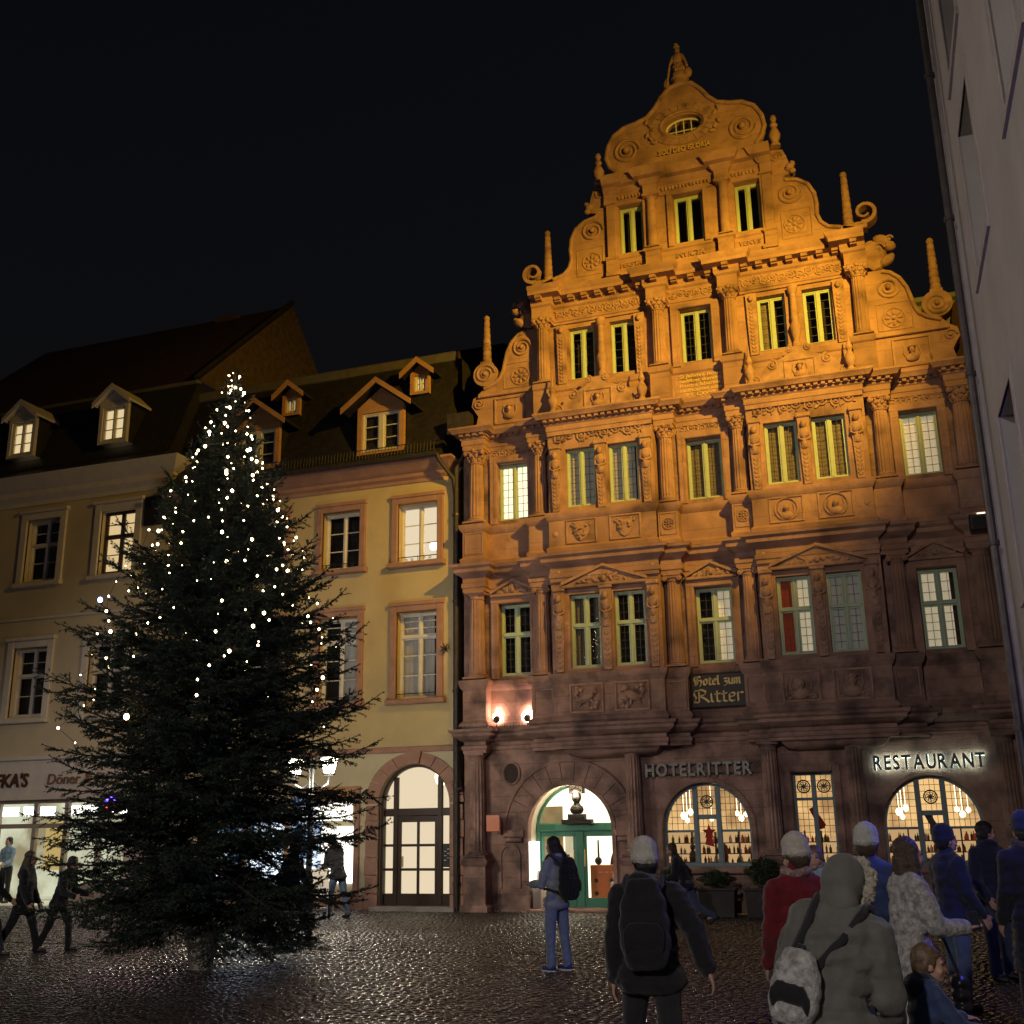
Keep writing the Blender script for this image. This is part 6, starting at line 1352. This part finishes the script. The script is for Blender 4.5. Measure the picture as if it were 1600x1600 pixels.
def person(name, label, loc, face, H, legs=((8, 4), (-8, 6)), arms=((5, 8, 15), (5, 8, 15)), lean=0, side=0, head=(0, 0), top='navy', bottom='jeans', coat=.0, puff=1.0, hair=None, hairlen=0.0, hat=None, hood=None, hoodup=False, shoes='shoe_k', vox=.016, scarf=None, fem=False, hatmat=None, group=None, fine=False, hand_in=(0, 0), build=1.0, hatbrim=False, skirt_w=1.0):
    """face = heading in degrees the person looks along (0 = +Y away from the viewer); x right, y forward in the figure's own frame"""
    o = empty('person', loc, radians(face), label, 'person', group)
    k = H/1.75; V = Vector
    ln = radians(lean); sd = radians(side)
    hipz = .92*k; 
    # legs
    J = {}
    for i, s in ((0, -1), (1, 1)):
        th, kn = radians(legs[i][0]), radians(legs[i][1]); hip = V((s*.095*k, 0, hipz-.02*k)); spread = legs[i][2] if len(legs[i]) > 2 else .02
        knee = hip+V((s*spread, sin(th)*.43*k, -cos(th)*.43*k)); an = th-kn; ank = knee+V((s*spread*.5, sin(an)*.41*k, -cos(an)*.41*k)); J[i] = [hip, knee, ank, an]
    low = min(J[0][2].z, J[1][2].z)-.075*k; dz = -low
    for i in (0, 1): J[i][:3] = [p+V((0, 0, dz)) for p in J[i][:3]]
    hc = V((0, 0, hipz+dz))
    def T(p):   # torso lean about the hips
        q = V(p)-V((0, 0, hipz)); q = rotx(q, -ln); c_, s_ = cos(sd), sin(sd); q = V((q.x*c_+q.z*s_, q.y, -q.x*s_+q.z*c_)); return q+hc
    sh = .172*k*build*(.94 if fem else 1)
    neck = T((0, 0, 1.47*k)); hd0 = T((0, .02*k, 1.6*k))
    A = {}
    for i, s in ((0, -1), (1, 1)):
        fwd, ab, el = [radians(a) for a in arms[i][:3]]; inw = radians(arms[i][3]) if len(arms[i]) > 3 else 0
        S = V((s*sh, -.005, 1.375*k)); up_ = V((s*sin(ab), sin(fwd)*cos(ab), -cos(fwd)*cos(ab))); E = S+up_*.285*k
        f2 = fwd+el; fo_ = V((s*(sin(ab)*.6-sin(inw)), sin(f2), -cos(f2))).normalized(); Wr = E+fo_*.25*k; Hd = Wr+fo_*.085*k
        A[i] = [T(S), T(E), T(Wr), T(Hd), (T(Hd)-T(Wr)).normalized()]
    # ---- body (one continuous figure: head, neck, trunk, limbs, hands)
    B = MB(); yaw, pit = radians(head[0]), radians(head[1])
    Rh = Matrix.Rotation(yaw, 3, 'Z') @ Matrix.Rotation(pit-ln*.35, 3, 'X'); hs = k if H > 1.3 else 1.22*k*(1.18 if H < 1.0 else 1)
    def HP(x, y, z): return hd0+Rh @ V((x*hs, y*hs, z*hs))
    def he(x, y, z, a, b, c): B.ell(HP(x, y, z), (a*hs, b*hs, c*hs), 12, 8, Rh)
    he(0, -.012, .04, .076, .094, .092); he(0, .022, -.03, .06, .072, .082); he(0, .058, -.088, .03, .026, .024); he(0, .088, -.012, .014, .022, .026); he(0, .1, -.03, .017, .015, .012)
    for s in (-1, 1): he(s*.032, .078, .022, .024, .014, .01); he(s*.04, .062, -.035, .024, .02, .024); he(s*.078, -.005, -.01, .012, .024, .034)
    he(0, .084, -.062, .026, .012, .008)
    B.cap(neck-V((0, 0, .06*k)), HP(0, -.02, -.04), .056*k, .052*k)
    B.cap(T((0, 0, 1.0*k)), T((0, 0, 1.3*k)), .085*k, .085*k); B.cap(A[0][0], A[1][0], .036*k, .036*k); B.cap(T((0, 0, 1.25*k)), neck, .06*k, .052*k)
    for i, s in ((0, -1), (1, 1)):
        h, kn_, an_, ang_ = J[i]; B.cap(h, kn_, .075*k, .05*k); B.cap(kn_, an_, .05*k, .035*k); B.cap(an_, an_+V((0, .14*k, -.045*k)), .035*k, .025*k)
        S, E, Wr, Hd, dr_ = A[i]; B.cap(S, E, .036*k, .032*k); B.cap(E, Wr, .032*k, .026*k)
        sx = dr_.cross(V((0, 0, 1))); sx = sx.normalized() if sx.length > .1 else V((0, 1, 0)); ny = sx.cross(dr_)
        fwdv = V((0, 1, 0))-dr_*dr_.y; fwdv = fwdv.normalized() if fwdv.length > .1 else sx; nrm = dr_.cross(fwdv)
        hk = k*1.15
        B.ell(Wr+dr_*.045*hk, (.024*hk, .024*hk, .024*hk)); 
        for q in range(4):
            w = (q-1.5)*.02*hk; b0 = Wr+dr_*.055*hk+fwdv*w; L_ = (.03, .034, .032, .026)[q]*hk; cu = -s*.5
            p1 = b0+dr_*.03*hk; p2 = p1+(dr_*.85+nrm*cu*.5).normalized()*L_; p3 = p2+(dr_*.5+nrm*cu*.9).normalized()*L_*.8
            B.cap(Wr+dr_*.01*hk+fwdv*w*.6, p1, .0125*hk, .011*hk, 7, 2); B.cap(p1, p2, .0105*hk, .0095*hk, 7, 2); B.cap(p2, p3, .0095*hk, .008*hk, 7, 2)
        t0 = Wr+dr_*.025*hk+fwdv*.03*hk; B.cap(t0, t0+(dr_*.6+fwdv*.7).normalized()*.035*hk, .0125*hk, .0105*hk, 7, 2); t1 = t0+(dr_*.6+fwdv*.7).normalized()*.035*hk; B.cap(t1, t1+(dr_*.9+fwdv*.1).normalized()*.026*hk, .0105*hk, .009*hk, 7, 2)
    remesh(B, 'body', C['skin'], o, .0085 if fine else .011, 0, smooth_it=2)
    for s in (-1, 1): f = MB(); f.ell(HP(s*.03, .085, .008), (.013*hs, .008*hs, .007*hs), 8, 6, Rh); f.build('eye', C['eye'], o)
    f = MB(); f.ell(HP(0, .095, -.062), (.02*hs, .006*hs, .006*hs), 8, 6, Rh); f.build('mouth', C['lip'], o)
    for s in (-1, 1): f = MB(); f.ell(HP(s*.032, .09, .03), (.018*hs, .006*hs, .004*hs), 8, 6, Rh); f.build('eyebrow', C['hair_b'] if hair is None else C[hair], o)
    # ---- trousers and shoes
    if bottom:
        P = MB(); P.ell((0, -.01, hc.z), (.165*k*build, .125*k*build, .13*k)); 
        for i, s in ((0, -1), (1, 1)):
            h, kn_, an_, ang_ = J[i]; P.cap(h, kn_, .1*k*build, .074*k); P.cap(kn_, an_+V((0, 0, .0)), .072*k, .062*k)
            for q in range(3): P.ell(an_.lerp(kn_, .05+.1*q), (.07*k, .072*k, .022*k), 10, 5)
        remesh(P, 'trousers', C[bottom], o, vox, .007, 7, 3, loc[0]*3, .35)
    for i in (0, 1):
        h, kn_, an_, ang_ = J[i]; lift = max(0, -ang_)*.25; Rf = Matrix.Rotation(-max(0, -ang_)*.55, 3, 'X') if ang_ < -.15 else Matrix.Identity(3)
        S_ = MB(); z0 = an_+Rf @ V((0, 0, -.03*k)); S_.cap(z0+Rf @ V((0, -.03*k, 0)), z0+Rf @ V((0, .15*k, -.012*k)), .044*k, .034*k); S_.cap(an_, z0, .05*k, .046*k); so_ = remesh(S_, 'shoe', C[shoes], o, .011, 0)
        q = MB(); pts = []
        for t in range(17):
            a = 2*pi*t/16; pts.append(z0+Rf @ V((.05*k*sin(a)*(1+.1*cos(a)), .06*k+.125*k*cos(a), -.038*k)))
        c0 = len(q.v); bot = [p+Rf @ V((0, 0, -.022*k)) for p in pts]; m = 16
        q.add([tuple(p) for p in pts[:16]]+[tuple(p) for p in bot[:16]], [tuple(range(16)), tuple(range(31, 15, -1))]+[(t, 16+t, 16+(t+1) % 16, (t+1) % 16) for t in range(16)]); q.build('sole', C['sole'] if shoes == 'shoe_b' else C['shoe_k'], so_)
    # ---- jacket / coat
    Jk = MB(); pf = puff*build
    for z, w, d in ((.98, .165, .125), (1.1, .165, .125), (1.22, .178, .13), (1.33, .185, .125), (1.41, .15, .1)): Jk.ell(T((0, 0, z*k)), (w*k*pf*(.94 if fem else 1), d*k*pf, .11*k), 16, 8, Matrix.Rotation(-ln, 3, 'X'))
    Jk.cap(A[0][0], A[1][0], .07*k*pf, .07*k*pf)
    for i in (0, 1): Jk.cap(T((0, -.01, 1.45*k)), A[i][0], .075*k, .068*k*pf)
    for i in (0, 1):
        S, E, Wr, Hd, _ = A[i]; Jk.cap(S, E, .078*k*pf, .064*k*pf); Jk.cap(E, Wr, .062*k*pf, .05*k*pf); Jk.ell(E, (.068*k*pf,)*3)
    if coat > 0:
        for t in np.linspace(0, 1, 6):
            z = hc.z-.02*k-coat*k*t; cx = (J[0][1]+J[1][1])/2*min(1, t*.9)*.5; Jk.ell((cx.x, cx.y*.7, z), ((.185+.03*t)*k*pf*skirt_w, (.14+.035*t)*k*pf*skirt_w, .09*k), 16, 6)
    else: Jk.ell(T((0, -.005, .93*k)), (.172*k*pf, .132*k*pf, .06*k), 16, 6)
    if not hoodup: Jk.cap(T((0, -.01, 1.43*k)), T((0, .0, 1.5*k)), .085*k, .075*k)
    if hood and not hoodup: 
        Jk.ell(T((0, -.1*k, 1.43*k)), (.13*k, .075*k, .1*k)); Jk.ell(T((0, -.06*k, 1.48*k)), (.11*k, .07*k, .05*k))
    jo = remesh(Jk, 'coat' if coat > .2 else 'jacket', C[top], o, vox, .013*pf, 7.5, 3, loc[0]*5+1, .55)
    if hoodup:
        Hh = MB(); Hh.ell(HP(0, -.03, .03), (.115*hs, .125*hs, .14*hs), 14, 9, Rh); Hh.ell(HP(0, -.06, -.1), (.12*hs, .1*hs, .1*hs), 14, 9, Rh); remesh(Hh, 'hood', C[hood], o, vox, .008, 9, 4, 3)
        Hf = MB()
        for t in range(40):
            a = 2*pi*t/40; p_ = HP(.1*sin(a), .07+.012*cos(5*a), .02+.12*cos(a)); Hf.ell(p_, ((.026+.012*((t*7) % 5)/5)*hs,)*3, 8, 6)
        remesh(Hf, 'fur_trim', C['fur'], o, .008, .016, 55, 1, 5)
    elif hood and hood != top:
        Hh = MB(); Hh.ell(T((0, -.105*k, 1.42*k)), (.145*k, .085*k, .105*k)); Hh.ell(T((0, -.06*k, 1.49*k)), (.125*k, .08*k, .055*k)); remesh(Hh, 'hood', C[hood], o, vox, .008, 9, 4, 3)
    if scarf:
        Sf = MB()
        for t in range(12):
            a = 2*pi*t/12; Sf.ell(T((.085*k*sin(a), .01+.085*k*cos(a), 1.495*k+.012*sin(3*a))), (.04*k, .04*k, .035*k))
        remesh(Sf, 'scarf', C[scarf], o, .012, .008, 22, 2, 7)
    # ---- hair, hat
    if hair:
        Hr = MB(); Hr.ell(HP(0, -.025, .055), (.087*hs, .1*hs, .092*hs), 14, 9, Rh); Hr.ell(HP(0, -.055, -.01), (.082*hs, .068*hs, .085*hs), 14, 9, Rh)
        for s in (-1, 1): Hr.ell(HP(s*.068, -.015, .02), (.024*hs, .05*hs, .055*hs), 8, 6, Rh)
        if hairlen:
            for t in np.linspace(0, 1, 6):
                Hr.ell(HP(0, -.075-.075*t, -.04-hairlen*t/hs), (.1*hs*(1-.2*t), .055*hs, .08*hs), 12, 7, Rh)
                for s in (-1, 1): Hr.ell(HP(s*(.075+.03*t), -.01-.03*t, -.02-hairlen*.7*t/hs), (.03*hs, .045*hs, .06*hs), 8, 6, Rh)
        ho = remesh(Hr, 'hair', C[hair], o, .011, .006, 28, 2, 2, .5)
    if hat:
        Ht = MB(); Ht.ell(HP(0, -.018, .085), (.097*hs, .112*hs, .105*hs), 16, 10, Rh); Ht.ell(HP(0, -.022, .05), (.1*hs, .115*hs, .055*hs), 16, 8, Rh); Ht.ell(HP(0, -.05, .02), (.092*hs, .085*hs, .05*hs), 16, 8, Rh)
        Ht.ell(HP(0, -.024, .026), (.106*hs, .121*hs, .03*hs), 18, 6, Rh)
        if hatbrim: Ht.ell(HP(0, .11, .06), (.075*hs, .06*hs, .012*hs), 12, 6, Rh)
        remesh(Ht, 'beanie', C[hat], o, .011, .004, 40, 2, 2)
    return o, dict(jk=jo, T=T, A=A, J=J, k=k, HP=HP, hc=hc, R=Rh, hs=hs)
def backpack(name, label, per, info, mat_, w=.3, h=.46, d=.17, z=1.2, dx=0.0, off=.2, tilt=0.0, straps='trouser', pocket=None):
    T, k = info['T'], info['k']; o = empty(name, per.location, per.rotation_euler.z, label, 'backpack'); b = MB()
    c = lambda x, y, zz: T((dx+x, -off+y, z*k+zz))
    R = Matrix.Rotation(tilt, 3, 'Y')
    for zz, ww, dd in ((-.34, .88, 1.0), (-.2, 1.0, 1.08), (0, 1.0, 1.0), (.2, .93, .85), (.36, .72, .6)):
        for sx in (-1, 1): b.ell(c(sx*w*.25*ww, 0, zz*h), (w*.27*ww, d*.5*dd, h*.2), 12, 8)
        b.ell(c(0, 0, zz*h), (w*.4*ww, d*.52*dd, h*.2), 12, 8)
    remesh(b, 'bag', C[mat_], o, .014, .006, 9, 3, 4)
    b = MB()
    for t in range(9): a = (t/8-.5)*2; b.ell(c(a*w*.34, -d*.5, -.16*h+(.02 if abs(a) < .9 else -.01)), (w*.07, .025, h*.16), 8, 6)
    remesh(b, 'pocket', C[pocket or mat_], o, .012, .004, 12, 2, 4)
    b = MB(); b.tube([c(-w*.08, .0, .5*h), c(-w*.05, -.01, .6*h), c(w*.05, -.01, .6*h), c(w*.08, 0, .5*h)], .01, 6); b.build('grab_handle', C[straps], o)
    from mathutils.bvhtree import BVHTree
    jm = info['jk'].data; bvh = BVHTree.FromPolygons([v.co for v in jm.vertices], [p.vertices for p in jm.polygons])
    for s in (-1, 1):
        b = MB(); x = s*.115*k; pts = [c(s*w*.28-0, .06, .38*h), T((x, -.11*k, 1.44*k)), T((x, -.02*k, 1.5*k)), T((x, .1*k, 1.42*k)), T((x*1.1, .155*k, 1.25*k)), T((x*1.3, .1*k, 1.06*k)), c(s*w*.45, .08, -.32*h)]
        pp = []
        for i in range(len(pts)-1):
            for t in (0, .33, .66): pp.append(pts[i].lerp(pts[i+1], t))
        pp.append(pts[-1]); out = []
        for i, p in enumerate(pp):
            if 1 < i < len(pp)-2:
                co, nr, _, _ = bvh.find_nearest(p)
                if co is not None: p = co+nr*.012
            out.append(p)
        b.tube(out, .02, 6); b.build('strap', C[straps], o)
    return o
def gx(px, py):   # ground point under a pixel (for standing people)
    d = fw*F_PX+rt*(px-800)+up*(800-py); t = -CAM_H/d.z; return (d.x*t, d.y*t, 0)

g1, gi = person('girl', 'person in pale grey jacket and light jeans standing with dark backpack and blue sneakers', (-4.77, 14.8, 0), 65, 1.66, ((2, 4), (-3, 3)), ((22, 6, 70, 15), (15, 10, 40, 10)), 2, 0, (15, -14), 'hoodie', 'ltjeans', .06, .98, 'hair_k', .2, None, 'hoodblue', False, 'shoe_b', fem=True)
backpack('backpack', 'black backpack on the person in pale grey jacket', g1, gi, 'black', .3, .5, .2, 1.17, off=.24)
m1, mi = person('man', 'person in white knit beanie and black jacket walking away with dark backpack', (-1.84, 7.7, 0), 8, 1.68, ((16, 10, .05), (-14, 22, .03)), ((-6, 10, 25), (-18, 28, 28)), 6, -2, (18, 0), 'black', 'trouser', .08, 1.08, 'hair_k', 0, 'beanie_w', 'black', False, 'shoe_k', vox=.014, build=1.08)
backpack('backpack', 'dark backpack with small grey tags on the person in white beanie', m1, mi, 'black', .33, .52, .2, 1.18, off=.24)
person('walker', 'person in dark jacket and jeans hurrying past the arched window', (-4.35, 21.3, 0), 95, 1.62, ((38, 40), (-20, 40)), ((30, 10, 60), (-20, 10, 50)), 22, 0, (0, 0), 'trouser', 'jeans', .02, 1.0, 'hair_b', 0, vox=.02)
person('red', 'person in dark red wool coat and cream beanie with patterned scarf', (-.93, 8.4, 0), 22, 1.67, ((4, 2), (-2, 4)), ((8, 8, 20), (8, 8, 25)), 0, 0, (25, -6), 'red', 'trouser', .42, 1.12, 'hair_b', 0, 'beanie', None, scarf='scarf', vox=.015, fem=True, fine=True)
bl_, bi = person('blue', 'person in blue quilted jacket and pale grey beanie holding a small child', (-.5, 9.5, 0), 4, 1.73, ((4, 2), (-2, 4)), ((40, 15, 85, 25), (15, 12, 40)), 0, 0, (-8, -4), 'blue', 'jeans_d', .05, 1.15, 'hair_b', 0, 'beanie_g', None, vox=.015)
ch, ci = person('child', 'small child in pale blue with open coat collar carried against the blue jacket', (-.78, 9.55, .72), 200, .92, ((25, 50), (20, 45)), ((40, 20, 60), (30, 15, 60)), 5, 25, (-20, 10), 'ltblue', 'jeans', .0, 1.15, 'hair_l', 0, vox=.015, scarf='scarf')
gp, gpi = person('parka', 'person in grey olive parka with fur trimmed hood leaning with small pale backpack', (-.58, 5.95, 0), -12, 1.62, ((8, 6, .05), (-6, 4, .05)), ((12, 12, 30, 5), (22, 14, 35, 5)), 13, 11, (-30, -6), 'olive', 'trouser', .44, 1.22, 'hair_b', 0, None, 'olive', True, vox=.014, fem=True, build=1.12, skirt_w=1.12)
backpack('backpack', 'small pale grey backpack with black band slung low on the grey olive parka', gp, gpi, 'fleece', .24, .32, .13, 1.02, dx=-.1, off=.22, tilt=.1, pocket='black')
lw, lwi = person('longhair', 'person with long dark hair in grey plush jacket and white trousers', (-.24, 8.9, 0), -62, 1.68, ((14, 6, .03), (-10, 6, .03)), ((25, 10, 60, 20), (20, 12, 70, 20)), 4, 0, (0, 6), 'fleece', 'white', .14, 1.1, 'hair_b', .34, None, None, vox=.015, fem=True)
def hand_world(per, info, i, j=3): return Matrix.Rotation(per.rotation_euler.z, 3, 'Z') @ info['A'][i][j]+per.location
hw0, hw1 = hand_world(lw, lwi, 0, 2), hand_world(lw, lwi, 1)
hb_ = MB()
for zz, w_ in ((0, .13), (.08, .14), (.16, .12)): hb_.ell((0, 0, zz), (.07, w_, .06), 12, 8)
hbo = empty('handbag', (hw0.x+.06, hw0.y, hw0.z-.53), 0, 'glossy black handbag hanging beside the white trousers', 'handbag'); remesh(hb_, 'bag', mat('black_leather', (.012, .012, .013), .3, .2, 9), hbo, .012, .004, 10); q = MB(); q.tube([(0, -.1, .2), (-.06, -.07, .4), (-.1, 0, .52), (-.06, .07, .4), (0, .1, .2)], .01, 6); q.build('strap', C['black'], hbo)
ph = MB(); ph.box(-.036, .036, 0, .008, -.07, .07, .003); pho = ph.build('phone', C['black'], None); pho.location = (hw1.x+.01, hw1.y, hw1.z+.05); pho.rotation_euler = (radians(-30), 0, radians(20)); tag(pho, 'black phone lit in the hand of the person with long dark hair', 'phone'); ps = MB(); ps.box(-.032, .032, -.0022, -.0004, -.06, .06); ps.build('screen', glow('phone_screen', (.7, .75, 1), 3), pho, 0)
person('cap', 'person in navy jacket and dark knit cap looking up', (.1, 12.6, 0), -55, 1.72, ((4, 2), (-2, 4)), ((8, 8, 25), (8, 8, 25)), 0, 0, (-10, 10), 'navy', 'jeans', .05, 1.08, 'hair_k', 0, 'navy', None, vox=.018)
person('jeans', 'person in dark blue jacket and jeans standing hands in pockets looking aside', (.58, 15.0, 0), -140, 1.78, ((-4, 2, .04), (6, 4, .03)), ((-4, 12, 35, 15), (0, 12, 35, 15)), 0, 0, (70, 4), 'navy', 'jeans_d', .05, 1.06, 'hair_k', 0, None, None, vox=.018, scarf='navy')
person('edge', 'person in long dark coat and flat cap with grey scarf by the grey building', (.78, 11.6, 0), 20, 1.82, ((6, 4), (-6, 4)), ((5, 8, 20), (5, 8, 20)), 0, 0, (0, 0), 'black', 'trouser', .4, 1.08, 'hair_k', 0, 'navy', None, vox=.018, scarf='brown', hatbrim=True)
kd, ki = person('kid', 'child in blue quilted jacket turning aside with one mitten raised', (-.16, 6.75, 0), -62, 1.12, ((6, 4), (-4, 4)), ((40, 10, 60, 10), (35, 18, 55, -10)), 8, 0, (-22, 2), 'blue', 'trouser', .05, 1.12, 'hair_l', 0, None, 'navy', False, vox=.013, fine=True)
person('leftman', 'person in dark clothes walking at the edge of the shop light, head turned', (-14.0, 14.5, 0), -80, 1.56, ((22, 8), (-22, 12)), ((20, 8, 30), (-15, 8, 20)), 0, 0, (-20, 0), 'black', 'jeans_d', .05, 1.05, 'hair_k', 0, vox=.02)
person('leftwoman', 'person with long hair in long dark jacket walking past the shop', (-13.75, 15.0, 0), -70, 1.58, ((20, 6), (-20, 10)), ((10, 8, 20), (10, 8, 20)), 3, 0, (0, 0), 'black', 'trouser', .15, 1.05, 'hair_b', .2, vox=.02, fem=True)
person('leftthird', 'person in black jacket bending forward beside the fir branches', (-13.4, 15.4, 0), -75, 1.5, ((22, 18), (-14, 10)), ((30, 8, 60), (25, 8, 60)), 16, 0, (0, -10), 'black', 'trouser', .08, 1.05, 'hair_k', 0, vox=.02)
person('shopkeeper', 'person in pale blue shirt standing behind the snack bar window', (-24.75, 26.2, 0), 180, 1.78, ((2, 2), (-2, 2)), ((20, 8, 50), (20, 8, 50)), 0, 0, (0, 0), 'ltblue', 'trouser', .0, .95, 'hair_k', 0, vox=.022)
person('hunched', 'person in dark jacket and pale trousers hunched by the lit shop and folding board', (-12.3, 22.7, 0), 70, 1.74, ((14, 8), (-10, 8)), ((25, 8, 50), (25, 8, 50)), 18, 0, (0, -15), 'trouser', 'jeans', .05, 1.08, 'hair_k', 0, vox=.02, hood='black', hoodup=False)
person('treewalk', 'person in dark clothes striding behind the fir tree', (-10.55, 17.8, 0), -95, 1.7, ((28, 10), (-26, 14)), ((20, 8, 30), (-20, 8, 30)), 4, 0, (0, 0), 'black', 'trouser', .05, 1.05, 'hair_k', 0, vox=.02)
person('treewalk2', 'person in dark clothes walking on the far side of the fir trunk', (-12.0, 16.8, 0), -95, 1.68, ((24, 10), (-24, 14)), ((20, 8, 30), (-20, 8, 30)), 2, 0, (0, 0), 'navy', 'trouser', .05, 1.05, 'hair_k', 0, vox=.02)
bpy.data.collections.remove(TMPS)
